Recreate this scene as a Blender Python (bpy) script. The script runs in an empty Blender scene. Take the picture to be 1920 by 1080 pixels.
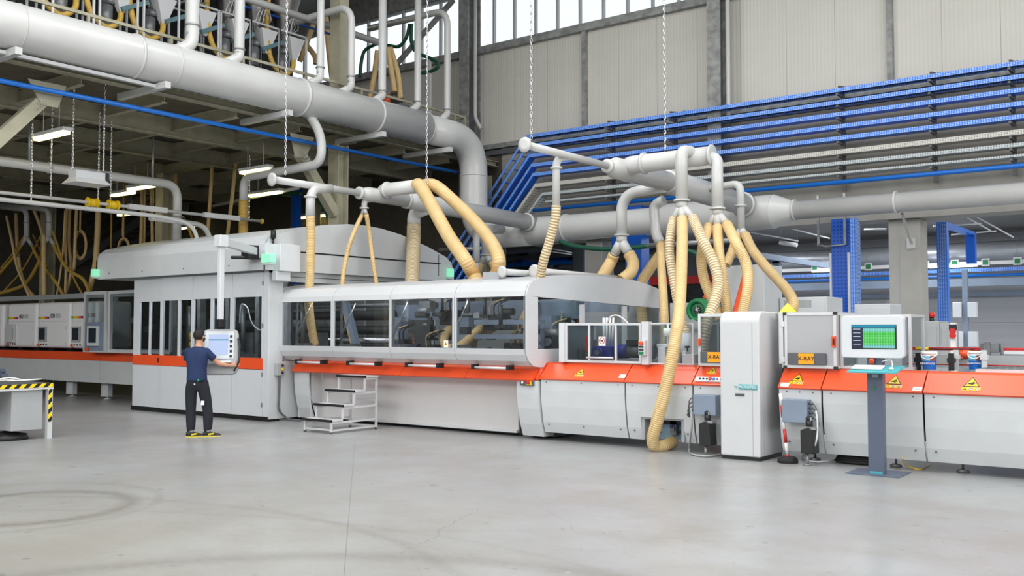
import bpy, bmesh, math, random
from mathutils import Vector, Matrix
SC = bpy.context.scene
C = SC.collection
PI = math.pi
random.seed(7)
# ---------------------------------------------------------------- camera
FPX, YAW, PITCH, CAMZ = 1816.0, math.radians(37.1), math.radians(2.5), 1.75
CAM = Vector((0, 0, CAMZ))
cd = bpy.data.cameras.new('camera'); cam = bpy.data.objects.new('camera', cd); C.objects.link(cam)
cd.sensor_width = 36; cd.lens = FPX / 1920 * 36; cd.clip_end = 300
cam.location = CAM; cam.rotation_euler = (PI / 2 + PITCH, 0, YAW)
SC.camera = cam
# ---------------------------------------------------------------- world, exposure
SC.view_settings.view_transform = 'Standard'; SC.view_settings.look = 'None'
SC.view_settings.gamma = 1; SC.view_settings.use_curve_mapping = False
SC.view_settings.exposure = 0.36
w = bpy.data.worlds.new('overcast_sky'); SC.world = w; w.use_nodes = True
w.node_tree.nodes['Background'].inputs[0].default_value = (0.97, 0.985, 1, 1)
w.node_tree.nodes['Background'].inputs[1].default_value = 1.0
# ---------------------------------------------------------------- roof lights (skylights and lamp rows under the roof)
def area(name, loc, sx, sy, watts, rot=(0, 0, 0), col=(1, 1, 1)):
    l = bpy.data.lights.new(name, 'AREA'); l.shape = 'RECTANGLE'; l.size = sx; l.size_y = sy; l.energy = watts; l.color = col
    o = bpy.data.objects.new(name, l); C.objects.link(o); o.location = loc; o.rotation_euler = rot
    return o
for x, e in ((-11.5, 1000), (-5, 850), (1, 600), (7, 400)):
    area('skylight_strip', (x, 4, 12.3), 2.5, 22, e)
area('skylight_strip', (-26, 12, 12.3), 3, 14, 350)
area('front_fill_light', (-14, -11.8, 8.2), 34, 5, 2150, rot=(PI / 2 - .12, 0, 0))  # unseen fill light added behind the camera to brighten surfaces facing it
area('side_fill_light', (11.8, 6, 8.0), 5, 22, 1500, rot=(0, PI / 2 - .1, 0))  # unseen fill light added at the right to lift the dark side faces
for x in (-14, -8, -2, 4):
    area('hall_lamp_row', (x, 28, 4.98), .5, 9, 330, col=(0.93, 0.96, 1))
# ---------------------------------------------------------------- measuring
_r = Vector((math.cos(YAW), math.sin(YAW), 0)); _f0 = Vector((-math.sin(YAW), math.cos(YAW), 0)); _u0 = Vector((0, 0, 1))
_f = _f0 * math.cos(PITCH) + _u0 * math.sin(PITCH); _u = _u0 * math.cos(PITCH) - _f0 * math.sin(PITCH)
def P(x, y, X=None, Y=None, Z=None, D=None):
    """point of the place seen at that spot of the photograph, on a plane of known X, Y, Z or depth"""
    d = _f + _r * ((x - 960) / FPX) + _u * ((540 - y) / FPX)
    if X is not None: t = X / d.x
    elif Y is not None: t = Y / d.y
    elif Z is not None: t = (Z - CAMZ) / d.z
    else: t = D
    return CAM + d * t
# ---------------------------------------------------------------- mesh builder
class MB:
    def __init__(s): s.v = []; s.f = []; s.sm = []; s.mi = []; s.uv = []; s.st = []
    def parts(s):
        out = []; st = s.st + [(len(s.v), len(s.f))]
        for (v0, f0), (v1, f1) in zip(st[:-1], st[1:]):
            g = MB(); g.v = s.v[v0:v1]; g.f = [[i - v0 for i in f] for f in s.f[f0:f1]]; g.sm = s.sm[f0:f1]; g.mi = s.mi[f0:f1]; g.uv = s.uv[f0:f1]
            out.append(g)
        return out
    def add(s, vs, fs, smooth=False, mi=0, uvs=None, cont=False):
        b = len(s.v)
        if not cont: s.st.append((b, len(s.f)))
        s.v += [Vector(p) for p in vs]
        for k, f in enumerate(fs):
            s.f.append([b + i for i in f]); s.sm.append(smooth); s.mi.append(mi)
            s.uv.append(uvs[k] if uvs else [(0, 0)] * len(f))
        return s
    def box(s, x0, x1, y0, y1, z0, z1, mi=0):
        x0, x1 = min(x0, x1), max(x0, x1); y0, y1 = min(y0, y1), max(y0, y1); z0, z1 = min(z0, z1), max(z0, z1)
        vs = [(x0, y0, z0), (x1, y0, z0), (x1, y1, z0), (x0, y1, z0), (x0, y0, z1), (x1, y0, z1), (x1, y1, z1), (x0, y1, z1)]
        return s.add(vs, [(3, 2, 1, 0), (4, 5, 6, 7), (0, 1, 5, 4), (1, 2, 6, 5), (2, 3, 7, 6), (3, 0, 4, 7)], mi=mi)
    def cbox(s, c, sx, sy, sz, rot=None, mi=0):
        m = MB().box(-sx / 2, sx / 2, -sy / 2, sy / 2, -sz / 2, sz / 2)
        R = rot if rot is not None else Matrix.Identity(3)
        return s.add([R @ v + Vector(c) for v in m.v], [tuple(f) for f in m.f], mi=mi)
    def bar(s, p, q, w, h=None, up=(0, 0, 1), mi=0):
        p, q = Vector(p), Vector(q); h = h or w; d = (q - p); L = d.length; d.normalize()
        u = Vector(up)
        if abs(d.dot(u)) > .98: u = Vector((1, 0, 0))
        a = d.cross(u).normalized(); b = a.cross(d).normalized()
        R = Matrix((a, d, b)).transposed()
        return s.cbox((p + q) / 2, w, L, h, R, mi)
    def prism(s, pts, axis, a0, a1, mi=0, smooth=False):
        """closed outline pts in the two other axes, pushed along axis"""
        def m(p, a):
            if axis == 'x': return (a, p[0], p[1])
            if axis == 'y': return (p[0], a, p[1])
            return (p[0], p[1], a)
        n = len(pts); vs = [m(p, a0) for p in pts] + [m(p, a1) for p in pts]
        s.add(vs, [(i, (i + 1) % n, n + (i + 1) % n, n + i) for i in range(n)], smooth=smooth, mi=mi)
        b = len(s.v) - 2 * n
        for c in (list(range(n))[::-1], list(range(n, 2 * n))): s.f.append([b + i for i in c]); s.sm.append(False); s.mi.append(mi); s.uv.append([(0, 0)] * n)
        return s
    def ribbon(s, pts, t, axis, a0, a1, mi=0):
        """open outline given a thickness t (to its left) and pushed along axis"""
        n = len(pts); off = []
        for i in range(n):
            p0 = Vector(pts[max(i - 1, 0)]); p1 = Vector(pts[min(i + 1, n - 1)]); d = (p1 - p0).normalized()
            off.append((pts[i][0] - d.y * t, pts[i][1] + d.x * t))
        return s.prism(list(pts) + off[::-1], axis, a0, a1, mi)
    def tube(s, path, r, seg=14, cap=True, mi=0):
        path = [Vector(p) for p in path]; n = len(path)
        rr = r if isinstance(r, (list, tuple)) else [r] * n
        T = []
        for i in range(n):
            d = path[min(i + 1, n - 1)] - path[max(i - 1, 0)]
            T.append(d.normalized() if d.length > 1e-9 else Vector((0, 0, 1)))
        a = T[0].orthogonal().normalized(); vs = []; L = 0; ls = []
        for i in range(n):
            a = (a - T[i] * a.dot(T[i])).normalized(); b = T[i].cross(a)
            for k in range(seg):
                t = 2 * PI * k / seg; vs.append(path[i] + (a * math.cos(t) + b * math.sin(t)) * rr[i])
            if i: L += (path[i] - path[i - 1]).length
            ls.append(L)
        fs = []; uv = []
        for i in range(n - 1):
            for k in range(seg):
                k2 = (k + 1) % seg
                fs.append((i * seg + k, i * seg + k2, (i + 1) * seg + k2, (i + 1) * seg + k))
                v0, v1 = k / seg, (k + 1) / seg
                uv.append([(ls[i], v0), (ls[i], v1), (ls[i + 1], v1), (ls[i + 1], v0)])
        s.add(vs, fs, True, mi, uv)
        if cap:
            b = len(s.v) - n * seg; s.f.append([b + k for k in range(seg)][::-1]); s.f.append([b + (n - 1) * seg + k for k in range(seg)])
            for _ in range(2): s.sm.append(False); s.mi.append(mi); s.uv.append([(0, 0)] * seg)
        return s
    def cyl(s, p, q, r, seg=18, mi=0, r2=None):
        return s.tube([p, q], [r, r if r2 is None else r2], seg, True, mi)
    def ring(s, c, d, r, wdt, thick=.02, seg=24, mi=0):
        c = Vector(c); d = Vector(d).normalized()
        return s.tube([c - d * wdt / 2, c - d * wdt / 2 + d * .001, c + d * wdt / 2 - d * .001, c + d * wdt / 2], [r - .005, r + thick, r + thick, r - .005], seg, True, mi)
    def sphere(s, c, r, sx=1, sy=1, sz=1, u=16, v=10, mi=0):
        c = Vector(c); vs = [c + Vector((0, 0, r * sz))]
        for j in range(1, v):
            t = PI * j / v
            for i in range(u):
                p = 2 * PI * i / u; vs.append(c + Vector((r * sx * math.sin(t) * math.cos(p), r * sy * math.sin(t) * math.sin(p), r * sz * math.cos(t))))
        vs.append(c - Vector((0, 0, r * sz))); n = len(vs); fs = []
        for i in range(u): fs.append((0, 1 + i, 1 + (i + 1) % u))
        for j in range(v - 2):
            for i in range(u):
                a = 1 + j * u + i; b = 1 + j * u + (i + 1) % u; fs.append((a, a + u, b + u, b))
        for i in range(u): fs.append((n - 1, n - 1 - u + (i + 1) % u, n - 1 - u + i))
        return s.add(vs, fs, True, mi)
    def build(s, name, mats, parent=None, bevel=0, origin=None, seg=2):
        org = Vector(origin) if origin is not None else wloc(parent)
        if parent is None and origin is None and s.v:
            xs = [v.x for v in s.v]; ys = [v.y for v in s.v]; zs = [v.z for v in s.v]
            org = Vector(((min(xs) + max(xs)) / 2, (min(ys) + max(ys)) / 2, min(zs)))
        me = bpy.data.meshes.new(name); me.from_pydata([v - org for v in s.v], [], s.f)
        me.polygons.foreach_set('use_smooth', s.sm); me.polygons.foreach_set('material_index', s.mi)
        if any(s.sm):
            l = me.uv_layers.new(name='along'); flat = [c for f in s.uv for uv in f for c in uv]; l.data.foreach_set('uv', flat)
        me.update()
        for m in (mats if isinstance(mats, (list, tuple)) else [mats]): me.materials.append(m)
        o = bpy.data.objects.new(name, me); C.objects.link(o)
        if parent is None: o.location = org
        else:
            o.parent = parent; o.location = org - wloc(parent)
        if bevel:
            b = o.modifiers.new('bevel', 'BEVEL'); b.width = bevel; b.segments = seg; b.limit_method = 'ANGLE'; b.angle_limit = math.radians(40)
        return o
def each(mb, name, mats, parent, bevel=0):
    """one object for every shape of the builder"""
    for g in mb.parts():
        g.build(name, mats, parent, bevel)
def wloc(o):
    v = Vector((0, 0, 0))
    while o is not None: v = v + o.location; o = o.parent
    return v
def tag(o, label=None, cat=None, group=None, kind=None):
    if label: o['label'] = label
    if cat: o['category'] = cat
    if group: o['group'] = group
    if kind: o['kind'] = kind
    return o
def thing(name, label, cat, loc=(0, 0, 0), group=None):
    o = bpy.data.objects.new(name, None); C.objects.link(o); o.location = Vector(loc); o.empty_display_size = .1
    return tag(o, label, cat, group)
def struct(name, mb, m, **k): return tag(mb.build(name, m, **k), kind='structure')
def smooth_path(pts, n=8):
    pts = [Vector(p) for p in pts]; out = []
    for i in range(len(pts) - 1):
        p0 = pts[max(i - 1, 0)]; p1 = pts[i]; p2 = pts[i + 1]; p3 = pts[min(i + 2, len(pts) - 1)]
        for k in range(n):
            t = k / n; out.append(.5 * ((2 * p1) + (p2 - p0) * t + (2 * p0 - 5 * p1 + 4 * p2 - p3) * t * t + (3 * p1 - p0 - 3 * p2 + p3) * t ** 3))
    return out + [pts[-1]]
def fillet(pts, rad, n=7):
    pts = [Vector(p) for p in pts]; out = [pts[0]]
    for i in range(1, len(pts) - 1):
        a, b, c = pts[i - 1], pts[i], pts[i + 1]
        u = (a - b); v = (c - b); r = min(rad, u.length * .49, v.length * .49); u.normalize(); v.normalize()
        p, q = b + u * r, b + v * r
        for k in range(n + 1):
            t = k / n; out.append(p * (1 - t) ** 2 + b * 2 * t * (1 - t) + q * t * t)
    return out + [pts[-1]]
def text_mesh(txt, size, origin, xdir, updir, m, parent, name='lettering', depth=.002):
    cu = bpy.data.curves.new('t', 'FONT'); cu.body = txt; cu.size = size; cu.align_x = 'CENTER'; cu.align_y = 'CENTER'; cu.extrude = depth
    t = bpy.data.objects.new('t', cu); C.objects.link(t); bpy.context.view_layer.update()
    me = bpy.data.meshes.new_from_object(t.evaluated_get(bpy.context.evaluated_depsgraph_get()))
    bpy.data.objects.remove(t)
    xd = Vector(xdir).normalized(); ud = Vector(updir).normalized(); nd = xd.cross(ud)
    R = Matrix((xd, ud, nd)).transposed().to_4x4(); R.translation = Vector(origin) - wloc(parent); me.transform(R)
    me.name = name; me.materials.clear(); me.materials.append(m)
    o = bpy.data.objects.new(name, me); C.objects.link(o); o.parent = parent
    return o
# ---------------------------------------------------------------- materials
def srgb(r, g, b):
    f = lambda c: (c / 255 / 12.92) if c / 255 <= .04045 else ((c / 255 + .055) / 1.055) ** 2.4
    return (f(r), f(g), f(b), 1)
class NT:
    def __init__(s, name):
        s.m = bpy.data.materials.new(name); s.m.use_nodes = True; s.t = s.m.node_tree; s.N = s.t.nodes; s.L = s.t.links
        s.b = s.N['Principled BSDF']; s.out = s.N['Material Output']
    def n(s, typ, **k):
        x = s.N.new(typ)
        for a, v in k.items(): setattr(x, a, v)
        return x
    def link(s, a, b): s.L.new(a, b)
    def math(s, op, a, b=None, c=None):
        x = s.n('ShaderNodeMath', operation=op)
        for i, v in enumerate((a, b, c)):
            if v is None: continue
            if isinstance(v, (int, float)): x.inputs[i].default_value = v
            else: s.link(v, x.inputs[i])
        return x.outputs[0]
    def mix(s, fac, a, b):
        x = s.n('ShaderNodeMix', data_type='RGBA')
        for i, v in ((0, fac), (6, a), (7, b)):
            if isinstance(v, (int, float, tuple)): x.inputs[i].default_value = v
            else: s.link(v, x.inputs[i])
        return x.outputs[2]
    def noise(s, scale, detail=3, coord='Object', vec=None, rough=.5):
        t = s.n('ShaderNodeTexNoise'); t.inputs['Scale'].default_value = scale; t.inputs['Detail'].default_value = detail; t.inputs['Roughness'].default_value = rough
        if vec is None: tc = s.n('ShaderNodeTexCoord'); vec = tc.outputs[coord]
        s.link(vec, t.inputs['Vector']); return t.outputs['Fac']
    def ramp(s, fac, p0, p1, c0=(0, 0, 0, 1), c1=(1, 1, 1, 1)):
        r = s.n('ShaderNodeValToRGB'); r.color_ramp.elements[0].position = p0; r.color_ramp.elements[1].position = p1
        r.color_ramp.elements[0].color = c0; r.color_ramp.elements[1].color = c1; s.link(fac, r.inputs[0]); return r.outputs[0]
    def bump(s, h, strength=.3, dist=.01):
        b = s.n('ShaderNodeBump'); b.inputs['Strength'].default_value = strength; b.inputs['Distance'].default_value = dist
        s.link(h, b.inputs['Height']); s.link(b.outputs[0], s.b.inputs['Normal'])
def mat(name, col, rough=.5, metal=0, dirt=.05, emit=None, spec=.5, dscale=3):
    t = NT(name); c = srgb(*col); t.b.inputs['Roughness'].default_value = rough; t.b.inputs['Metallic'].default_value = metal
    t.b.inputs['Specular IOR Level'].default_value = spec
    if dirt:
        f = t.noise(dscale, 4); d = tuple(x * (1 - dirt * 2.2) for x in c[:3]) + (1,)
        t.link(t.mix(t.ramp(f, .35, .65), d, c), t.b.inputs['Base Color'])
    else: t.b.inputs['Base Color'].default_value = c
    if emit:
        t.b.inputs['Emission Color'].default_value = srgb(*emit[0]); t.b.inputs['Emission Strength'].default_value = emit[1]
    return t.m
M = {}
M['white'] = mat('painted_white', (206, 208, 210), .3, dirt=.012)
M['bright'] = mat('gloss_white_housing', (240, 240, 242), .3, dirt=0)
M['lwhite'] = mat('pale_panel_white', (212, 216, 220), .35, dirt=.015)
M['lgrey'] = mat('light_grey_panel', (206, 210, 212), .4, dirt=.02)
M['mgrey'] = mat('mid_grey_paint', (170, 173, 175), .45, dirt=.03)
M['dgrey'] = mat('dark_grey_paint', (92, 95, 99), .5, dirt=.05)
M['curtain'] = mat('roller_curtain_grey', (205, 205, 205), .6, dirt=.01)
M['orange'] = mat('orange_enamel', (240, 88, 44), .28, dirt=.01)
M['red'] = mat('red_plastic', (205, 40, 38), .35, dirt=0)
M['blue'] = mat('blue_enamel', (24, 98, 205), .35, dirt=.04)
M['bpipe'] = mat('bright_blue_pipe', (20, 110, 205), .3, dirt=.03)
M['duct'] = mat('painted_duct_grey', (200, 201, 199), .28, dirt=.03, dscale=1.5)
M['black'] = mat('black_plastic', (28, 28, 30), .45, dirt=0)
M['rubber'] = mat('black_rubber', (38, 38, 38), .8, dirt=.1)
M['steel'] = mat('galvanised_steel', (168, 170, 170), .42, .6, dirt=.12, dscale=9)
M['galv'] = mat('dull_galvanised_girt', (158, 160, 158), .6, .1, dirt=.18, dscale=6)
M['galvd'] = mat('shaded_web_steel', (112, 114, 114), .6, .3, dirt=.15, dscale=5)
M['alu'] = mat('brushed_aluminium', (214, 216, 218), .4, .15, dirt=.03)
M['chrome'] = mat('polished_steel', (215, 215, 218), .18, .9, dirt=0)
M['silver'] = mat('silver_spiral_duct', (200, 205, 212), .35, .35, dirt=.06)
M['concrete'] = mat('column_concrete', (176, 174, 168), .8, dirt=.05, dscale=2)
M['beamc'] = mat('beam_concrete', (160, 158, 152), .8, dirt=.06, dscale=2)
M['mezz'] = mat('cream_grey_steel_paint', (168, 164, 142), .6, dirt=.08)
M['mezzd'] = mat('mezzanine_decking', (96, 90, 74), .8, dirt=.12)
M['bgrey'] = mat('blue_grey_paint', (132, 146, 165), .4, dirt=.04)
M['kiosk'] = mat('slate_blue_post', (88, 98, 118), .4, dirt=.01)
M['green'] = mat('green_machine_paint', (25, 130, 75), .35, dirt=.05)
M['ghose'] = mat('dark_green_hose', (22, 84, 62), .45, dirt=.05)
M['yellow'] = mat('yellow_paint', (240, 200, 20), .4, dirt=.02)
M['teal'] = mat('teal_paint', (75, 170, 178), .4, dirt=0)
M['motor'] = mat('motor_blue', (30, 45, 150), .4, dirt=.08)
M['castg'] = mat('cast_grey_metal', (128, 132, 134), .45, .4, dirt=.15, dscale=8)
M['dark'] = mat('dark_machinery', (55, 58, 60), .55, .2, dirt=.2, dscale=6)
M['paper'] = mat('white_label', (240, 240, 238), .6, dirt=0)
M['lblue'] = mat('pale_blue_cabinet', (170, 200, 220), .4, dirt=.02)
M['darkwall'] = mat('shade_darkened_wall', (84, 80, 70), .85, dirt=.1)  # shade under the mezzanine put into the wall colour
M['greyl'] = mat('lamp_green_lens', (150, 235, 190), .4, dirt=0, emit=((140, 235, 190), .35))
M['tube'] = mat('lit_lamp_tube', (255, 250, 225), .4, dirt=0, emit=((255, 238, 150), 4))
M['tubeb'] = mat('lit_cool_tube', (250, 252, 255), .4, dirt=0, emit=((240, 246, 255), 3))
M['ylens'] = mat('yellow_beacon_lens', (240, 230, 60), .4, dirt=0, emit=((245, 240, 40), .25))
def hose_mat(name, c1, c2, freq, strength):
    t = NT(name); tc = t.n('ShaderNodeTexCoord'); sx = t.n('ShaderNodeSeparateXYZ'); t.link(tc.outputs['UV'], sx.inputs[0])
    s = t.math('SINE', t.math('MULTIPLY', sx.outputs[0], freq)); h = t.math('MULTIPLY_ADD', s, .5, .5)
    f = t.noise(4, 3)
    col = t.mix(h, srgb(*c2), srgb(*c1)); d = t.mix(t.ramp(f, .3, .7), (.9, .86, .8, 1), (1, 1, 1, 1))
    x = t.n('ShaderNodeMix', data_type='RGBA', blend_type='MULTIPLY'); x.inputs[0].default_value = 1; t.link(col, x.inputs[6]); t.link(d, x.inputs[7])
    t.link(x.outputs[2], t.b.inputs['Base Color']); t.b.inputs['Roughness'].default_value = .38; t.bump(h, strength, .008)
    return t.m
M['hose'] = hose_mat('cream_spiral_hose', (232, 208, 160), (214, 180, 118), 2 * PI / .03, .5)
M['hosey'] = hose_mat('yellowed_spiral_hose', (212, 180, 92), (182, 146, 58), 2 * PI / .03, .4)
M['hoser'] = hose_mat('white_ribbed_hose', (240, 228, 196), (176, 150, 108), 2 * PI / .045, .9)
def make_glass(name, col, fac=.09, rough=.02):
    t = NT(name); t.N.remove(t.b)
    tr = t.n('ShaderNodeBsdfTransparent'); tr.inputs[0].default_value = col
    g = t.n('ShaderNodeBsdfGlossy'); g.inputs['Roughness'].default_value = rough; g.inputs[0].default_value = (.9, .95, 1, 1)
    x = t.n('ShaderNodeMixShader'); x.inputs[0].default_value = fac; t.link(tr.outputs[0], x.inputs[1]); t.link(g.outputs[0], x.inputs[2]); t.link(x.outputs[0], t.out.inputs[0])
    return t.m
M['glass'] = make_glass('smoked_polycarbonate', (.84, .87, .88, 1))
M['glassd'] = make_glass('dark_tinted_glass', (.72, .76, .78, 1), .07)
M['clear'] = make_glass('clear_pane', (.93, .96, .97, 1), .05)
def hazy():
    t = NT('hazy_grey_pane'); tr = t.n('ShaderNodeBsdfTransparent'); tr.inputs[0].default_value = (.9, .9, .92, 1)
    t.b.inputs['Base Color'].default_value = srgb(188, 189, 192); t.b.inputs['Roughness'].default_value = .25
    x = t.n('ShaderNodeMixShader'); x.inputs[0].default_value = .82; t.link(tr.outputs[0], x.inputs[1]); t.link(t.b.outputs[0], x.inputs[2]); t.link(x.outputs[0], t.out.inputs[0]); return t.m
M['matte_pane'] = hazy()
V3 = lambda x, y: Vector((x, y, 0))
def floor_mat():
    t = NT('polished_concrete_floor'); tc = t.n('ShaderNodeTexCoord'); ob = tc.outputs['Object']
    n1 = t.noise(.35, 5, vec=ob); n2 = t.noise(1.1, 8, vec=ob, rough=.62); n3 = t.noise(14, 5, vec=ob, rough=.7)
    sp = t.n('ShaderNodeVectorMath', operation='DISTANCE'); t.link(ob, sp.inputs[0]); sp.inputs[1].default_value = tuple(P(60, 1040, Z=0))
    c = t.mix(t.ramp(n1, .3, .7), srgb(146, 148, 149), srgb(166, 168, 169)); c = t.mix(t.math('MULTIPLY', t.ramp(t.math('DIVIDE', sp.outputs['Value'], 8), .1, .6, (1, 1, 1, 1), (0, 0, 0, 1)), t.math('MULTIPLY', n2, .9)), c, srgb(150, 145, 128))
    c = t.mix(t.ramp(n2, .42, .68, (0, 0, 0, 1), (.75, .75, .75, 1)), c, srgb(146, 143, 138))
    c = t.mix(t.ramp(n3, .58, .74, (0, 0, 0, 1), (.6, .6, .6, 1)), c, srgb(128, 125, 120))
    sx = t.n('ShaderNodeSeparateXYZ'); t.link(ob, sx.inputs[0])
    def circ(cx, cy, R, wd, amt, c):
        dx = t.math('SUBTRACT', sx.outputs[0], cx); dy = t.math('SUBTRACT', sx.outputs[1], cy)
        d = t.math('SQRT', t.math('ADD', t.math('MULTIPLY', dx, dx), t.math('MULTIPLY', dy, dy)))
        a = t.math('ABSOLUTE', t.math('SUBTRACT', t.math('ADD', d, t.math('MULTIPLY', n2, .12)), R))
        k = t.math('MULTIPLY', t.ramp(a, 0, wd, (1, 1, 1, 1), (0, 0, 0, 1)), t.math('MULTIPLY', n3, amt))
        return t.mix(k, c, srgb(112, 107, 100))
    a = P(58, 951, Z=0)
    c = circ(a.x, a.y, .98, .16, 1.1, c); c = circ(a.x - .3, a.y - .1, 1.5, .08, .5, c)
    b = P(300, 1052, Z=0); c = circ(b.x + 3.3, b.y - 2.2, (V3(3.3, -2.2)).length, .22, .75, c); b = P(850, 1060, Z=0); c = circ(b.x - 2.5, b.y - 4.5, V3(2.5, 4.5).length, .1, .5, c)
    b = P(700, 985, Z=0); c = circ(b.x + 1, b.y - 6.5, V3(1, 6.5).length, .07, .35, c)
    def line(p, q, wd, amt, c, wob=.0):
        a_, b_ = P(*p, Z=0), P(*q, Z=0); d = (b_ - a_).normalized(); nx, ny = -d.y, d.x
        v = t.math('ADD', t.math('ADD', t.math('MULTIPLY', sx.outputs[0], nx), t.math('MULTIPLY', sx.outputs[1], ny)), -(a_.x * nx + a_.y * ny))
        if wob: v = t.math('ADD', v, t.math('MULTIPLY_ADD', n2, wob, -wob / 2))
        u = t.math('ADD', t.math('ADD', t.math('MULTIPLY', sx.outputs[0], d.x), t.math('MULTIPLY', sx.outputs[1], d.y)), -(a_.x * d.x + a_.y * d.y))
        k = t.math('MULTIPLY', t.math('LESS_THAN', t.math('ABSOLUTE', v), wd), t.math('MULTIPLY', t.math('GREATER_THAN', u, 0), t.math('LESS_THAN', u, (b_ - a_).length)))
        return t.mix(t.math('MULTIPLY', k, amt), c, srgb(92, 90, 86))
    c = line((645, 1079), (665, 832), .004, .42, c); c = line((-200, 955), (275, 897), .005, .6, c); c = line((560, 995), (1000, 996), .004, .5, c); c = line((1210, 965), (1750, 905), .004, .35, c); c = line((900, 955), (760, 1040), .004, .6, c, .5); c = line((1005, 945), (1080, 1000), .004, .35, c, .4); c = line((700, 1005), (950, 1055), .004, .4, c, .2)
    n4 = t.noise(5.5, 2, vec=ob); c = t.mix(t.ramp(n4, .70, .73, (0, 0, 0, 1), (.55, .55, .55, 1)), c, srgb(112, 110, 106)); c = t.mix(t.ramp(n4, .22, .26, (.5, .5, .5, 1), (0, 0, 0, 1)), c, srgb(205, 206, 206))
    t.link(c, t.b.inputs['Base Color'])
    t.link(t.math('MULTIPLY_ADD', n2, .25, .22), t.b.inputs['Roughness']); t.b.inputs['Specular IOR Level'].default_value = .55
    return t.m
M['floor'] = floor_mat()
def panel_wall(name, c, c2, per, rib, axis=0):
    t = NT(name); tc = t.n('ShaderNodeTexCoord'); sx = t.n('ShaderNodeSeparateXYZ'); t.link(tc.outputs['Object'], sx.inputs[0])
    X = sx.outputs[axis]
    seam = t.math('LESS_THAN', t.math('FRACT', t.math('DIVIDE', t.math('ADD', X, 100), per)), .012)
    rb = t.math('SINE', t.math('MULTIPLY', X, 2 * PI / rib)); f = t.noise(1.2, 4)
    col = t.mix(t.math('MULTIPLY_ADD', rb, .12, .12), srgb(*c), srgb(*c2)); col = t.mix(t.math('MULTIPLY', seam, .55), col, srgb(110, 110, 106))
    col = t.mix(t.ramp(f, .4, .7, (0, 0, 0, 1), (.25, .25, .25, 1)), col, srgb(*c2))
    t.link(col, t.b.inputs['Base Color']); t.b.inputs['Roughness'].default_value = .5; t.bump(rb, .25, .004)
    return t.m
M['wallp'] = panel_wall('sandwich_panel_wall', (206, 204, 196), (190, 187, 178), 1.15, .09)
M['walll'] = panel_wall('lower_wall_sheeting', (168, 163, 152), (150, 146, 136), .95, .12, 2)
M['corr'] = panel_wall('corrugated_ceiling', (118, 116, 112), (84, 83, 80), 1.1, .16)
M['hall2w'] = panel_wall('far_hall_wall', (178, 180, 184), (160, 162, 168), 2.0, .3, 2)
def perf(name, col, hole, px=.05, pz=.03):
    t = NT(name); tc = t.n('ShaderNodeTexCoord'); sx = t.n('ShaderNodeSeparateXYZ'); t.link(tc.outputs['Object'], sx.inputs[0])
    a = t.math('LESS_THAN', t.math('ABSOLUTE', t.math('SUBTRACT', t.math('FRACT', t.math('DIVIDE', t.math('ADD', sx.outputs[0], 90), px)), .5)), .27)
    b = t.math('LESS_THAN', t.math('ABSOLUTE', t.math('SUBTRACT', t.math('FRACT', t.math('DIVIDE', t.math('ADD', sx.outputs[2], 90), pz)), .5)), .22)
    t.link(t.mix(t.math('MULTIPLY', a, b), srgb(*col), srgb(*hole)), t.b.inputs['Base Color']); t.b.inputs['Roughness'].default_value = .35
    return t.m
M['tray'] = perf('blue_perforated_tray', (52, 126, 232), (195, 218, 246))
M['trayw'] = perf('pale_perforated_tray', (205, 203, 196), (120, 118, 112))
M['trayg'] = perf('galvanised_perforated_tray', (190, 198, 200), (80, 86, 90))
M['bcol'] = perf('blue_column_tray', (24, 92, 200), (14, 62, 150), .08, .08)
def hazard():
    t = NT('hazard_tape'); tc = t.n('ShaderNodeTexCoord'); sx = t.n('ShaderNodeSeparateXYZ'); t.link(tc.outputs['Object'], sx.inputs[0])
    v = t.math('ADD', sx.outputs[1], t.math('MULTIPLY', sx.outputs[2], -1.0)); f = t.math('GREATER_THAN', t.math('FRACT', t.math('DIVIDE', t.math('ADD', v, 50), .155)), .5)
    t.link(t.mix(f, srgb(25, 25, 25), srgb(245, 215, 10)), t.b.inputs['Base Color']); t.b.inputs['Roughness'].default_value = .4
    return t.m
M['hazard'] = hazard()
def rainbow():
    t = NT('rainbow_strip'); tc = t.n('ShaderNodeTexCoord'); sx = t.n('ShaderNodeSeparateXYZ'); t.link(tc.outputs['Generated'], sx.inputs[0])
    r = t.n('ShaderNodeValToRGB'); t.link(sx.outputs[0], r.inputs[0]); e = r.color_ramp.elements
    e[0].color = srgb(60, 160, 70); e[1].color = srgb(70, 50, 130)
    for p, c in ((.25, (190, 200, 40)), (.45, (245, 200, 30)), (.65, (235, 110, 40)), (.85, (205, 40, 60))):
        x = e.new(p); x.color = srgb(*c)
    t.link(r.outputs[0], t.b.inputs['Base Color']); return t.m
M['rainbow'] = rainbow()
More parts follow.
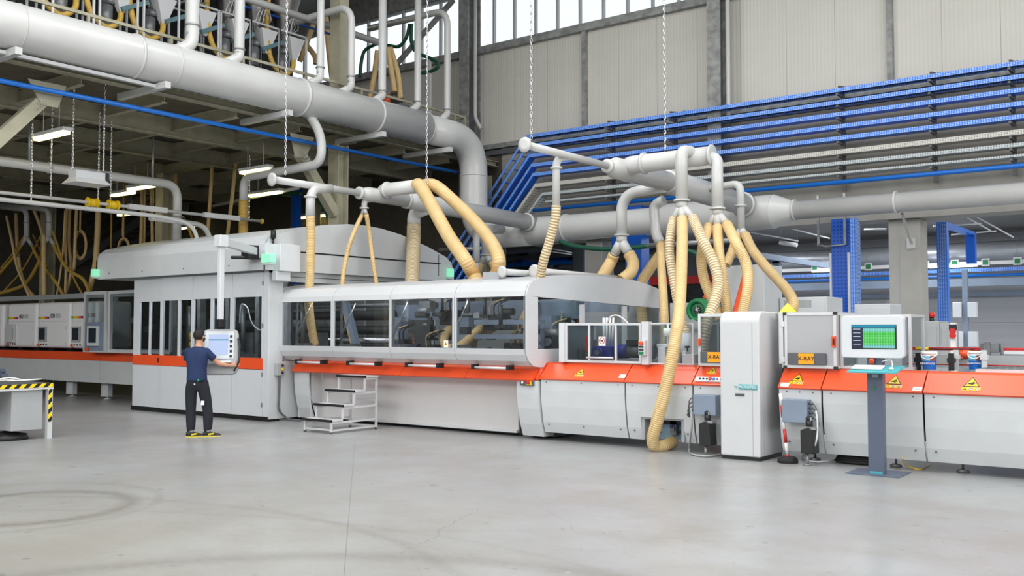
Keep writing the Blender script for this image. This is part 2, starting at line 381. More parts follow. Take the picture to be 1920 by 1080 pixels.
def screen_green():
    t = NT('lit_data_grid'); tc = t.n('ShaderNodeTexCoord'); sx = t.n('ShaderNodeSeparateXYZ'); t.link(tc.outputs['Generated'], sx.inputs[0])
    u, v = sx.outputs[0], sx.outputs[2]
    fu = t.math('FRACT', t.math('MULTIPLY', u, 12)); fv = t.math('FRACT', t.math('MULTIPLY', v, 13))
    line = t.math('MAXIMUM', t.math('LESS_THAN', fu, .1), t.math('LESS_THAN', fv, .12))
    mark = t.math('MULTIPLY', t.math('LESS_THAN', t.math('ABSOLUTE', t.math('SUBTRACT', fu, .55)), .2), t.math('LESS_THAN', t.math('ABSOLUTE', t.math('SUBTRACT', fv, .55)), .2))
    band = t.math('MAXIMUM', t.math('GREATER_THAN', v, .82), t.math('LESS_THAN', v, .17))
    c = t.mix(band, srgb(40, 225, 50), srgb(110, 220, 225)); c = t.mix(t.math('MULTIPLY', mark, .45), c, srgb(10, 90, 40)); c = t.mix(line, c, srgb(190, 245, 200))
    t.b.inputs['Base Color'].default_value = (0, 0, 0, 1); t.link(c, t.b.inputs['Emission Color']); t.b.inputs['Emission Strength'].default_value = .62
    return t.m
M['grid'] = screen_green()
M['scr_dark'] = mat('lit_dark_sidebar', (20, 26, 40), .2, dirt=0, emit=((40, 48, 70), .5))
M['scr_teal'] = mat('lit_teal_header', (20, 90, 110), .2, dirt=0, emit=((30, 130, 160), .6))
M['scr_blue'] = mat('lit_pale_blue_display', (60, 70, 90), .2, dirt=0, emit=((188, 204, 238), .72))
M['scr_line'] = mat('lit_pale_lines', (150, 160, 170), .2, dirt=0, emit=((205, 215, 228), .55))
M['scr_off'] = mat('dark_glass_display', (45, 52, 62), .15, dirt=0)
# ---------------------------------------------------------------- the building
struct('floor', MB().box(-37, 12.2, -12.2, 37, -.2, 0), M['floor'], origin=(0, 0, 0))
YW = 22.0
WX0, WX1 = -36.0, 12.0
struct('wall_back', MB().box(WX0, WX1, YW, YW + .2, 7.05, 9.95), M['wallp'])
b = MB().box(-17.0, WX1, YW, YW + .2, 5.0, 7.05)
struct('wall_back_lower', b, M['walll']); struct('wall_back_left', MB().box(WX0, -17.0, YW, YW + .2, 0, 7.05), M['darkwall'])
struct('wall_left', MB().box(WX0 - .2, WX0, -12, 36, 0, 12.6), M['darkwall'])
struct('ceiling', MB().box(WX0, 12, -12, YW + .4, 12.5, 12.7), M['mgrey'])
struct('wall_front', MB().box(WX0, 12, -12.2, -12, 0, 12.6), M['wallp'])
struct('wall_right', MB().box(12, 12.2, -12, 36, 0, 12.6), M['wallp'])
struct('trim_1', MB().box(WX0, WX1, YW - .18, YW, 9.86, 10.06), M['galv'])
struct('trim_2', MB().box(WX0, WX1, YW - .14, YW, 7.0, 7.14), M['galv'])
struct('trim_3', MB().box(WX0, WX1, YW - .1, YW, 6.82, 6.96), M['dgrey'])
struct('trim_4', MB().box(WX0, WX1, YW - .05, YW + .25, 11.85, 12.5), M['galv'])
b = MB().box(-17.0, WX1, YW - .45, YW + .3, 4.15, 4.72); b.box(-17, WX1, YW - .3, YW + .3, 4.72, 5.02)
struct('trim_5', b, M['beamc'])
# window band with mullions
def window(n, x0, x1, step):
    p = MB(); x = x0 + step / 2; fr = MB()
    fr.box(x0, x1, YW + .02, YW + .1, 10.06, 10.14); fr.box(x0, x1, YW + .02, YW + .1, 11.78, 11.86)
    while x < x1: fr.box(x - .03, x + .03, YW + .0, YW + .1, 10.06, 11.86); x += step
    o = struct('window_%d' % n, fr, M['mgrey'])
    MB().box(x0, x1, YW + .05, YW + .06, 10.1, 11.84).build('pane', M['clear'], o)
window(1, -31.5, -18.4, .78); window(2, -17.7, -10.55, .75); window(3, -9.9, -2.6, .75)
# far hall behind the opening
struct('wall_far', MB().box(-36, WX1, 36, 36.2, 0, 5.2), M['hall2w'])
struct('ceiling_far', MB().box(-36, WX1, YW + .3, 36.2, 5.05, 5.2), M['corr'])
struct('trim_6', MB().box(-36, WX1, 35.85, 36, 2.9, 3.05), M['bgrey'])
for i, (px, label) in enumerate(((876, 'galvanised steel wall column behind the elbow of the big duct'), (1341, 'galvanised steel wall column above the blue cable trays'))):
    a = P(px - 15, 150, Y=21.4).x; wd = .34; t = thing('steel_column', label, 'column', (a + .17, 21.7, 4.6), 'galvanised wall columns')
    MB().box(a, a + wd, 21.4, 21.44, 5.05, 12.5).box(a, a + wd, 21.94, 21.99, 5.05, 12.5).build('flange', M['galv'], t)
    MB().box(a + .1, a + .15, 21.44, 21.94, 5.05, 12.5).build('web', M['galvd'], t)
    x = a + wd + .14; path = fillet([(x, 21.55, 12.4), (x, 21.55, 7.9 if i == 0 else 7.2), (x + (.22 if i == 0 else 0), 21.55, 7.55 if i == 0 else 6.9)], .15)
    tag(MB().tube(path, .055, 12).build('rain_downpipe', M['duct'], None), 'pale rain pipe running down beside the ' + ('column at the duct elbow' if i == 0 else 'column above the blue trays'), 'pipe', 'rain pipes on the wall columns')
for px, x, lb in ((1097, None, 'thin dark post on the wall panels between the two wall columns'), (1671, None, 'thin dark post on the wall panels right of the second wall column')):
    a = P(px, 150, Y=21.95).x
    tag(MB().box(a - .06, a + .06, 21.86, 21.99, 7.14, 9.86).build('wall_post', M['galv'], None), lb, 'post')
# ================================================================ the production line
def px_x(px, py, Y): return P(px, py, Y=Y).x
PANEL = [(12.60, .985), (12.60, .8), (12.62, .55), (12.66, .3), (12.72, .13)]
COVER = [(12.56, .985), (12.57, .998), (12.80, 1.215), (12.83, 1.235), (12.86, 1.24), (12.95, 1.24)]
CU = Vector((0, .23, .217)).normalized(); CN = Vector((1, 0, 0)).cross(CU)   # up along the cover, out of the cover
def on_cover(X, t):                    # a point on the sloping orange cover, t from its lower edge (0) to its upper edge (1)
    return Vector((X, 12.57 + .23 * t, .998 + .217 * t)) + CN * .002
def hazard_sticker(parent, X, t, s):
    """yellow warning triangle with a hand above a row of three small symbols"""
    o = on_cover(X, t)
    def q(u, v, h=.002): return o + Vector((u, 0, 0)) + CU * v + CN * h
    m = MB()
    m.add([q(-s * .5, 0), q(s * .5, 0), q(0, s * .86)], [(0, 1, 2)], mi=1)
    m.add([q(-s * .41, s * .05, .003), q(s * .41, s * .05, .003), q(0, s * .76, .003)], [(0, 1, 2)])
    hand = [(-.2, .3), (-.02, .34), (.12, .44), (.17, .38), (.1, .3), (.2, .27), (.2, .22), (.06, .22), (.12, .15), (.04, .13), (-.06, .2), (-.2, .2)]
    m.add([q(u * s, v * s, .004) for u, v in hand], [tuple(range(12))], mi=1)
    h = .3 * s; y0 = -.34 * s
    m.add([q(-.56 * s, y0), q(.56 * s, y0), q(.56 * s, y0 + h), q(-.56 * s, y0 + h)], [(0, 1, 2, 3)])
    for k, cx in enumerate((-.37, 0, .37)):
        cx *= s; cy = y0 + h / 2; r = .13 * s
        if k == 0: m.add([q(cx - r, cy - r * .8, .003), q(cx + r, cy - r * .8, .003), q(cx, cy + r, .003)], [(0, 1, 2)], mi=1); m.add([q(cx - r * .6, cy - r * .55, .004), q(cx + r * .6, cy - r * .55, .004), q(cx, cy + r * .55, .004)], [(0, 1, 2)])
        else:
            c = [q(cx + r * math.cos(a * PI / 8), cy + r * math.sin(a * PI / 8), .003) for a in range(16)]; m.add(c, [tuple(range(16))], mi=2)
            c = [q(cx + r * .74 * math.cos(a * PI / 8), cy + r * .74 * math.sin(a * PI / 8), .004) for a in range(16)]; m.add(c, [tuple(range(16))], mi=3)
            m.add([q(cx - r * .5, cy - .1 * r, .005), q(cx + r * .4, cy - .3 * r, .005), q(cx + .4 * r, cy + .3 * r, .005), q(cx - r * .3, cy + .4 * r, .005)], [(0, 1, 2, 3)], mi=1)
    m.build('warning_sticker', [M['yellow'], M['black'], M['red'], M['paper']], parent)
def conveyor_module(x0, x1, label, recess=None, stickers=(), plates=(), zb=.14, feet=True):
    t = thing('conveyor_module', label, 'machine', ((x0 + x1) / 2, 13.2, 0), 'low conveyor modules along the right half of the line')
    g = .012
    if recess:
        r0, r1 = recess; a = MB()
        a.ribbon(PANEL, .03, 'x', x0 + g, r0 - .05); a.ribbon(PANEL, .03, 'x', r1 + .05, x1 - g)
        a.ribbon([(12.60, .985), (12.60, .8), (12.63, .47)], .03, 'x', r0 - .05, r1 + .05)
        a.build('side_panel', M['lgrey'], t)
        r = MB(); r.box(r0 - .05, r0, 12.66, 13.1, .14, .47); r.box(r1, r1 + .05, 12.66, 13.1, .14, .47); r.box(r0, r1, 12.66, 13.1, .44, .47)
        r.build('recess_lining', M['mgrey'], t); MB().box(r0, r1, 13.08, 13.1, .12, .47).build('recess_back', M['lblue'], t)
        v = MB()
        cx = r0 + .42 * (r1 - r0)
        v.box(cx, cx + .1, 12.98, 13.07, .2, .42); v.box(cx + .02, cx + .08, 12.95, 12.99, .26, .34); v.cyl((cx + .05, 13, .2), (cx + .05, 13, .15), .025)
        v.build('air_regulator', M['castg'], t); MB().box(cx + .02, cx + .06, 12.93, 12.95, .3, .35).build('regulator_gauge', M['motor'], t)
        v = MB(); v.box(r1 - .16, r1 - .06, 12.96, 13.07, .17, .4); v.box(r1 - .18, r1 - .04, 12.94, 12.98, .22, .27); v.build('valve_block', M['black'], t)
        v = MB()
        for k in range(4):
            v.tube(smooth_path([(cx + .1, 13.02, .3 + .02 * k), (cx + .2 + .02 * k, 12.95, .42), (r1 - .15, 12.97, .42 - .01 * k), (r1 - .1 - .01 * k, 13, .38)], 5), .006, 6)
        v.build('air_lines', M['bpipe'], t)
    else: MB().ribbon(PANEL, .03, 'x', x0 + g, x1 - g).build('side_panel', M['lgrey'], t)
    MB().ribbon(COVER[::-1], -.0 + .03, 'x', x0 + .008, x1 - .008).build('orange_cover', M['orange'], t)
    MB().box(x0 + g, x1 - g, 12.6, 12.64, .975, .998).build('shadow_gap_strip', M['dgrey'], t)
    MB().box(x0, x1, 12.98, 13.9, .35, 1.2).build('machine_bed', M['dark'], t)
    s = MB()
    for xx in (x0 + .12, (x0 + x1) / 2, x1 - .12):
        s.cyl((xx, 12.602, .93), (xx, 12.594, .93), .010, 8); s.cyl((xx, 12.672, .26), (xx, 12.66, .26), .012, 8)
    s.build('panel_screws', M['dgrey'], t)
    for (X, tt, sz) in stickers: hazard_sticker(t, X, tt, sz)
    for (X, tt, wd, h) in plates:
        o = on_cover(X, tt); a = [o + Vector((sx * wd / 2, 0, 0)) + CU * (sy * h / 2) + CN * .003 for sx, sy in ((-1, -1), (1, -1), (1, 1), (-1, 1))]
        m = MB().add(a, [(0, 1, 2, 3)])
        for k in range(3): m.add([o + Vector((sx * wd * .35, 0, 0)) + CU * (h * (.2 * k - .2) + sy * h * .03) + CN * .004 for sx, sy in ((-1, -1), (1, -1), (1, 1), (-1, 1))], [(0, 1, 2, 3)], mi=1)
        m.build('type_plate', [M['paper'], M['mgrey']], t)
    if feet:
        xs = [x0 + .35] if x1 - x0 < 1.2 else [x0 + .35, x1 - .45]
        for xx in xs:
            f = MB(); f.cyl((xx, 13.0, 0), (xx, 13.0, .02), .075); f.cyl((xx, 13.0, .02), (xx, 13.0, .035), .075, r2=.03); f.cyl((xx, 13, .02), (xx, 13, .3), .014); f.cyl((xx, 13, .16), (xx, 13, .18), .035, 6); f.box(xx - .07, xx + .07, 12.93, 13.07, .2, .35)
            f.build('levelling_foot', M['steel'], t)
    return t
sx = lambda p: px_x(p, 730, 12.6)
X_A0, X_B0, X_C0, X_C1 = px_x(1013, 711, 12.6), px_x(1172, 715, 12.6), px_x(1299, 717, 12.6), px_x(1362, 719, 12.6)
X_D0, X_E0, X_F0 = px_x(1459, 722, 12.6), px_x(1541, 724, 12.6), px_x(1731, 729, 12.6)
conveyor_module(X_A0, X_B0, 'conveyor module with orange lid and one warning triangle, under the small glazed guard', stickers=((px_x(1091, 695, 12.7), .32, .15),), plates=((px_x(1165, 705, 12.6), .28, .11, .075),), feet=False)
conveyor_module(X_B0, X_C0, 'conveyor module with open service recess low in its side, behind the long cream hose', recess=(px_x(1206, 790, 12.62), px_x(1275, 790, 12.62)), feet=False)
tC = conveyor_module(X_C0, X_D0 - .3, 'narrow conveyor module with a strip of push buttons, left of the tall white cabinet', stickers=((px_x(1333, 695, 12.7), .72, .13),))
p0, p1 = px_x(1299, 706, 12.56), px_x(1349, 706, 12.56)
o = [on_cover(p0 + .02, .22), on_cover(p1 + .2, .22)]
MB().bar(o[0] + CN * .012, o[1] + CN * .012, .02, .085, up=CU).build('button_strip', M['lwhite'], tC)
bt = MB(); rb = MB(); bb = MB()
for k in range(8):
    c = on_cover(p0 + .09 + .053 * k, .22) + CN * .022; (rb if k == 3 else bb if k == 4 else bt).cyl(c, c + CN * (.02 if k == 3 else .008), .024 if k in (3, 4) else .014, 12)
each(bt, 'push_button', M['black'], tC); rb.build('stop_button', M['red'], tC); bb.build('blue_button', M['bpipe'], tC)
tD = conveyor_module(X_D0, X_E0, 'narrow conveyor module with grey junction box, right of the tall white cabinet', stickers=((px_x(1497, 706, 12.7), .33, .17),), plates=((px_x(1472, 719, 12.6), .1, .12, .07),))
conveyor_module(X_E0, X_F0, 'long conveyor module behind the monitor stand', stickers=((px_x(1678, 711, 12.7), .33, .19),), plates=((px_x(1720, 723, 12.6), .12, .11, .07),))
conveyor_module(X_F0, X_F0 + 3.6, 'conveyor module at the right edge with a warning triangle, right of the monitor stand', stickers=((px_x(1823, 713, 12.7), .33, .19),))
# recessed door panels with grey junction boxes and black feed motors
def junction(parent_x0, parent_x1, bx0, bx1, bz0, bz1, label, side):
    t = thing('junction_box', label, 'box', ((bx0 + bx1) / 2, 12.56, bz0), 'grey junction boxes on the conveyor side')
    MB().box(bx0, bx1, 12.42, 12.61, bz0, bz1).build('enclosure', M['bgrey'], t, bevel=.008)
    s = 1 if side > 0 else -1; e = bx1 if s > 0 else bx0
    c = MB()
    for k in range(4):
        z = bz1 - .05 - .06 * k; c.cyl((e, 12.52, z), (e + s * .05, 12.52, z), .018, 8)
        c.tube(smooth_path([(e + s * .05, 12.52, z), (e + s * (.1 + .01 * k), 12.5, z - .06), (e + s * .11, 12.53, bz0 - .05)], 5), .008, 6)
    c.build('cable_glands', M['dgrey'], t)
    return t
junction(0, 0, px_x(1304, 747, 12.5), px_x(1346, 747, 12.5), .57, .85, 'grey junction box left of the tall white cabinet', -1)
junction(0, 0, px_x(1470, 755, 12.5), px_x(1516, 755, 12.5), .54, .84, 'grey junction box right of the tall white cabinet', 1)
def feed_motor(cx, label, y=12.38):
    t = thing('feed_motor', label, 'motor', (cx, y, .15), 'black feed motors on the conveyor side')
    MB().prism([(cx - .07, .16), (cx + .1, .16), (cx + .085, .46), (cx + .03, .5), (cx - .075, .46)], 'y', y - .08, y + .14).build('motor_body', M['black'], t, bevel=.01)
    MB().cyl((cx, y + .05, .48), (cx, y + .05, .58), .045).sphere((cx - .005, y + .05, .6), .04).build('motor_head', M['black'], t)
    MB().box(cx - .03, cx + .12, y - .06, y + .05, .47, .5).cyl((cx + .02, y + .03, .5), (cx + .03, y + .03, .62), .012).build('lever_bracket', M['steel'], t)
    MB().cyl((cx - .02, y + .02, .0), (cx - .02, y + .02, .16), .02).cyl((cx - .02, y + .02, 0), (cx - .02, y + .02, .02), .05).build('foot', M['steel'], t)
feed_motor(px_x(1324, 808, 12.38), 'black feed motor left of the tall white cabinet')
feed_motor(px_x(1515, 815, 12.38), 'black feed motor right of the tall white cabinet')
def cable(name, pts, r, m, label, cat='cable', group=None, n=8, seg=8):
    return tag(MB().tube(smooth_path(pts, n), r, seg).build(name, M[m], None), label, cat, group)
cable('floor_cable', [P(1296, 765, Y=12.5), P(1297, 800, Y=12.45), P(1292, 843, Z=.03), P(1300, 852, Z=.02), P(1325, 855, Z=.02), P(1352, 852, Z=.02)], .014, 'mgrey', 'grey cables dropping to the floor left of the tall white cabinet')
cable('floor_cable', [P(1530, 770, Y=12.45), P(1533, 800, Y=12.4), P(1527, 838, Y=12.4), P(1505, 856, Z=.02), P(1530, 866, Z=.02), P(1585, 860, Z=.02)], .012, 'lwhite', 'white cable curving to the floor right of the red and white barrier post')
cable('floor_cable', [P(1692, 858, Z=.2), P(1700, 872, Z=.05), P(1725, 880, Z=.01), P(1745, 868, Z=.02)], .007, 'yellow', 'thin yellow wire looping on the floor under the conveyor')
def coil(c, label):
    m = MB()
    for k in range(4): m.tube([Vector(c) + Vector(((.3 - .02 * k) * math.cos(a * PI / 12), (.14 - .01 * k) * math.sin(a * PI / 12), .03 + .03 * k)) for a in range(25)], .018, 8)
    tag(m.build('cable_coil', M['rubber'], None), label, 'cable')
coil((px_x(1610, 862, 12.95), 12.95, 0), 'coil of black cable on the floor behind the monitor stand')
# ---------------------------------------------------------------- tall white x ray cabinet
cx0, cx1 = px_x(1350, 730, 12.35), px_x(1424, 730, 12.35)
t = thing('xray_cabinet', 'tall white cabinet with rounded top and small teal nameplate', 'cabinet', ((cx0 + cx1) / 2, 12.8, 0))
prof = [(12.35, .05)] + [(12.35 + .17 * (1 - math.cos(a * PI / 16)), 1.86 + .15 * math.sin(a * PI / 16)) for a in range(9)] + [(13.12, 2.0), (13.17, 1.96), (13.17, .05)]
MB().prism(prof, 'x', cx0, cx1).build('cabinet_shell', M['white'], t, bevel=.022, seg=3)
xs = cx0 + .42 * (cx1 - cx0)
MB().box(cx0 + .01, cx1 - .01, 12.38, 13.14, 0, .05).build('plinth', M['black'], t)
xd = px_x(1411, 730, 12.35)
MB().box(xd - .003, xd + .003, 12.347, 12.36, .06, 1.85).box(cx1 - .001, cx1 + .003, 12.48, 12.49, .06, 1.0).build('door_gap', M['mgrey'], t)
h0, h1 = px_x(1379, 740, 12.35), px_x(1396, 740, 12.35)
zz = P(1387, 740, Y=12.35).z
MB().box(h0, h1, 12.344, 12.36, zz - .02, zz + .02).build('recessed_grip', M['dgrey'], t)
MB().box(h0, h1 - .0, 12.335, 12.35, zz + .012, zz + .022).build('grip_rim', M['mgrey'], t)
n0, n1 = px_x(1385, 726, 12.35), px_x(1420, 726, 12.35); zn = P(1400, 725.5, Y=12.35).z
MB().box(n0, n1, 12.335, 12.351, zn - .035, zn + .035).build('nameplate', M['teal'], t, bevel=.008)
text_mesh('MiCROTEC', .052, ((n0 + n1) / 2, 12.333, zn), (1, 0, 0), (0, 0, 1), M['paper'], t)
text_mesh('by', .045, (n0 - .04, 12.347, zn), (1, 0, 0), (0, 0, 1), M['teal'], t)
# ---------------------------------------------------------------- glazed guards standing on the conveyors
def guard(x0, x1, y0, y1, z0, z1, label, mull=(), glass='glass', name='machine_guard', fr=.035, sides=True, back=True):
    t = thing(name, label, 'guard', ((x0 + x1) / 2, (y0 + y1) / 2, z0), 'framed guards on the conveyor')
    f = MB()
    for x in (x0, x1 - fr):
        for y in ((y0, y1 - fr) if sides else (y0,)): f.box(x, x + fr, y, y + fr, z0, z1)
    for z in (z0, z1 - fr):
        f.box(x0 + fr, x1 - fr, y0 + .002, y0 + fr - .002, z, z + fr)
        if sides: f.box(x0 + fr, x1 - fr, y1 - fr, y1 - .002, z, z + fr); f.box(x0 + .002, x0 + fr - .002, y0 + fr, y1 - fr, z, z + fr); f.box(x1 - fr + .002, x1 - .002, y0 + fr, y1 - fr, z, z + fr)
    for x in mull: f.box(x - fr / 2, x + fr / 2, y0 + .002, y0 + fr - .002, z0 + fr, z1 - fr)
    f.build('frame', M['alu'], t)
    MB().box(x0 + fr, x1 - fr, y0 + .012, y0 + .02, z0 + fr, z1 - fr).build('front_pane', M[glass], t)
    if sides:
        MB().box(x0 + .01, x0 + .016, y0 + fr, y1 - fr, z0 + fr, z1 - fr).build('side_pane', M[glass], t); MB().box(x1 - .016, x1 - .01, y0 + fr, y1 - fr, z0 + fr, z1 - fr).build('side_pane', M[glass], t)
    return t
g0, g1 = px_x(1050, 645, 12.75), px_x(1202, 645, 12.75)
t = guard(g0 + .1, g1, 12.75, 13.6, 1.25, 1.86, 'aluminium framed glazed guard with a round prohibition sign', mull=(px_x(1104, 645, 12.75), px_x(1154, 645, 12.75)), glass='glassd')
MB().box(g0, g0 + .1, 12.72, 13.6, 1.25, 1.87).build('end_post', M['lwhite'], t)
MB().cyl((px_x(1100, 675, 12.7), 12.69, 1.33), (px_x(1150, 675, 12.7), 12.69, 1.33), .014).build('grab_bar', M['alu'], t)
q = P(1129, 640, Y=12.74)
m = MB().box(q.x - .06, q.x + .06, 12.735, 12.745, q.z - .07, q.z + .07)
m.tube([(q.x + .048 * math.cos(a * PI / 12), 12.734, q.z + .01 + .048 * math.sin(a * PI / 12)) for a in range(25)], .005, 6, mi=1)
m.bar((q.x - .03, 12.733, q.z + .045), (q.x + .03, 12.733, q.z - .025), .008, .004, mi=1); m.box(q.x - .025, q.x + .02, 12.732, 12.735, q.z, q.z + .02, mi=2)
m.build('prohibition_sign', [M['paper'], M['red'], M['black']], t)
# control post beside it
t = thing('control_post', 'white post with a red emergency button and round control buttons', 'control post', (px_x(1208, 640, 12.7), 12.75, 1.24))
a0, a1 = px_x(1203, 645, 12.7), px_x(1216, 645, 12.7)
MB().box(a0, a1, 12.7, 12.8, 1.24, 1.88).build('post', M['lwhite'], t)
q = P(1204, 653, Y=12.65); MB().box(q.x - .05, q.x + .06, 12.63, 12.7, 1.38, 1.6).build('button_box', M['lwhite'], t)
MB().cyl((q.x, 12.63, 1.56), (q.x, 12.59, 1.56), .03).build('emergency_button', M['orange'], t)
m = MB()
for dx, dz in ((-.02, 0), (.02, 0), (-.02, .045), (.02, .045)): m.cyl((q.x + dx, 12.63, 1.46 + dz), (q.x + dx, 12.615, 1.46 + dz), .015, 10)
each(m, 'push_button', M['black'], t); MB().box(q.x - .035, q.x + .035, 12.62, 12.63, 1.39, 1.43).build('green_label', M['green'], t)
# second low guard with spindle behind the hose
g0, g1 = px_x(1217, 645, 12.75), px_x(1300, 645, 12.75)
guard(g0, g1, 12.75, 13.6, 1.25, 1.86, 'clear low guard between the control post and the left yellow sign', glass='clear', fr=.02)
t = thing('planing_spindle', 'grey spindle unit with a glass oil cup behind the low clear guard', 'machine part', (px_x(1250, 660, 13.1), 13.1, 1.2))
q = px_x(1243, 670, 12.95)
MB().box(q - .06, q + .06, 12.9, 13.1, 1.24, 1.5).box(q - .09, q + .1, 12.92, 13.05, 1.5, 1.55).box(q + .1, q + .22, 12.95, 13.1, 1.24, 1.62).build('spindle_block', M['alu'], t, bevel=.01)
MB().cyl((q + .06, 13, 1.55), (q + .06, 13, 1.85), .012).cyl((q + .05, 13, 1.66), (q + .05, 13, 1.78), .06).build('oil_cup', M['paper'], t)
MB().tube(fillet([(q + .12, 12.95, 1.6), (q + .12, 12.95, 1.7), (q + .24, 12.95, 1.7), (q + .24, 12.95, 1.55)], .04), .014, 8).build('handle', M['lwhite'], t)
q = px_x(1292, 672, 12.95)
t = thing('guide_clamp', 'small grey clamp with a black star knob beside the left yellow sign', 'machine part', (q, 13, 1.2))
MB().box(q - .08, q + .08, 12.9, 13.1, 1.24, 1.4).box(q - .1, q - .04, 12.92, 13.05, 1.24, 1.45).cyl((q + .06, 12.95, 1.4), (q + .06, 12.95, 1.46), .02).build('clamp_body', M['alu'], t, bevel=.01)
MB().cyl((q - .04, 12.98, 1.44), (q - .04, 12.98, 1.49), .014).cyl((q - .04, 12.98, 1.49), (q - .04, 12.98, 1.52), .045, 8).build('star_knob', M['black'], t)
# x ray signs in frames
def xray_guard(a, b, zt, label, door, lx, glass):
    x0, x1 = px_x(a, 640, 12.7), px_x(b, 640, 12.7)
    t = guard(x0, x1, 12.7, 13.5, 1.245, zt, label, glass=glass, fr=.038)
    s0, s1 = px_x(lx[0], 674, 12.69), px_x(lx[1], 674, 12.69); y0, y1 = px_x(lx[2], 674, 12.69), px_x(lx[3], 674, 12.69)
    z0, z1 = P(1500, 683, Y=12.69).z, P(1500, 662, Y=12.69).z
    MB().box(s0, s1, 12.675, 12.70, z0, z1).build('dark_sign_panel', M['dgrey'], t); MB().box(y0, y1, 12.665, 12.675, z0 + .004, z1 - .004).build('yellow_sign', M['sign'], t)
    text_mesh('X-RAY', .078, ((y0 + y1) / 2, 12.662, (z0 + z1) / 2), (1, 0, 0), (0, 0, 1), M['black'], t)
    return t
M['sign'] = mat('amber_sign_yellow', (255, 170, 15), .4, dirt=0)
t = xray_guard(1309, 1360, 1.985, 'white framed guard with X-RAY sign left of the tall white cabinet', 0, (1314, 1357, 1328, 1357), 'glass')
q = px_x(1310, 636, 12.68); MB().box(q - .02, q + .02, 12.67, 12.7, 1.53, 1.63).build('orange_latch', M['orange'], t)
t = xray_guard(1471, 1568, 1.99, 'hazy pane guard with X-RAY sign right of the tall white cabinet', 0, (1478, 1549, 1498, 1527), 'matte_pane')
q = px_x(1564, 636, 12.68); MB().box(q - .03, q + .02, 12.66, 12.7, 1.53, 1.67).build('orange_latch', M['orange'], t); MB().box(q - .012, q + .01, 12.65, 12.66, 1.56, 1.64).build('latch_button', M['black'], t)
q = px_x(1471, 636, 12.7); MB().box(q - .08, q - .02, 12.7, 12.76, 1.3, 1.99).box(q - .06, q, 12.69, 12.72, 1.8, 1.87).box(q - .06, q, 12.69, 12.72, 1.32, 1.39).build('hinge_post', M['alu'], t)
for zc in (1.255, 1.975):
    for px in (1472, 1566): q = px_x(px, 640, 12.7); MB().box(q - .024, q + .024, 12.69, 12.73, zc - .02, zc + .02).build('corner_cap', M['black'], t)
t = thing('warning_beacon', 'small yellow pyramid beacon above the right X-RAY guard', 'beacon', (px_x(1477, 580, 13.0), 13.0, 1.99))
q = px_x(1477, 580, 13.0)
m = MB(); m.add([(q - .1, 12.93, 2.0), (q + .1, 12.93, 2.0), (q + .1, 13.07, 2.0), (q - .1, 13.07, 2.0), (q, 13.0, 2.13)], [(0, 1, 4), (1, 2, 4), (2, 3, 4), (3, 0, 4), (3, 2, 1, 0)]); m.build('yellow_lens', M['ylens'], t)
MB().box(q - .1, q + .1, 12.93, 13.07, 1.96, 2.0).box(q - .03, q + .03, 12.97, 13.03, 1.7, 1.96).build('mount', M['mgrey'], t)
guard(px_x(1573, 640, 12.8), px_x(1573, 640, 12.8) + .9, 12.85, 13.5, 1.245, 1.955, 'glazed guard mostly hidden behind the monitor', glass='glass')
# ---------------------------------------------------------------- monitor stand
Yk = 12.1
k0, k1 = px_x(1627, 800, Yk), px_x(1656, 800, Yk); kc = (k0 + k1) / 2
t = thing('monitor_stand', 'slate blue post terminal with a lit green data screen and keyboard shelf', 'terminal', (kc, Yk, 0))
MB().box(k0, k1, Yk, Yk + .12, .01, 1.42).build('post', M['kiosk'], t, bevel=.006)
MB().box(kc - .33, kc + .3, Yk - .14, Yk + .4, 0, .012).build('base_plate', M['kiosk'], t)
MB().box(k0 + .015, k1 - .015, Yk - .004, Yk + .01, .012, .04).build('teal_plinth_strip', M['teal'], t)
s0, s1 = px_x(1580, 630, Yk), px_x(1697, 630, Yk); z0, z1 = P(1640, 671, Y=Yk).z, P(1640, 592, Y=Yk).z
def rrect(x0, x1, z0, z1, r, n=5):
    o = []
    for cx, cz, a0 in ((x1 - r, z1 - r, 0), (x0 + r, z1 - r, 90), (x0 + r, z0 + r, 180), (x1 - r, z0 + r, 270)):
        for k in range(n + 1): a = math.radians(a0 + 90 * k / n); o.append((cx + r * math.cos(a), cz + r * math.sin(a)))
    return o
MB().prism(rrect(s0, s1, z0, z1, .045), 'y', Yk - .06, Yk + .03).build('screen_housing', M['lwhite'], t, bevel=.008)
MB().prism(rrect(s0 + .03, s1 + .0, z0 + .01, z1 - .01, .05), 'y', Yk + .03, Yk + .1).build('housing_back', M['bgrey'], t)
d0, d1 = px_x(1597, 630, Yk - .07), px_x(1680, 630, Yk - .07); e0, e1 = P(1640, 654, Y=Yk - .07).z, P(1640, 609.5, Y=Yk - .07).z
W_ = d1 - d0; H_ = e1 - e0
MB().box(d0 - .005, d1 + .005, Yk - .064, Yk - .058, e0 - .005, e1 + .005).build('screen_bezel', M['black'], t)
MB().box(d0, d0 + W_ * .26, Yk - .067, Yk - .064, e0, e1 - .1 * H_).build('screen_sidebar', M['scr_dark'], t)
m = MB()
for k in range(5): m.box(d0 + W_ * .03, d0 + W_ * .2, Yk - .068, Yk - .066, e0 + H_ * (.18 + .16 * k), e0 + H_ * (.2 + .16 * k))
m.build('sidebar_lines', M['scr_line'], t)
MB().box(d0, d1, Yk - .067, Yk - .064, e1 - .1 * H_, e1).build('screen_header', M['scr_teal'], t)
MB().box(d0 + W_ * .26, d0 + W_ * .97, Yk - .067, Yk - .064, e0 + H_ * .03, e1 - .12 * H_).build('screen_grid', M['grid'], t)
MB().cyl((kc - .02, Yk - .02, z0 - .02), (kc - .02, Yk - .06, z0 - .05), .032).build('stop_button', M['orange'], t)
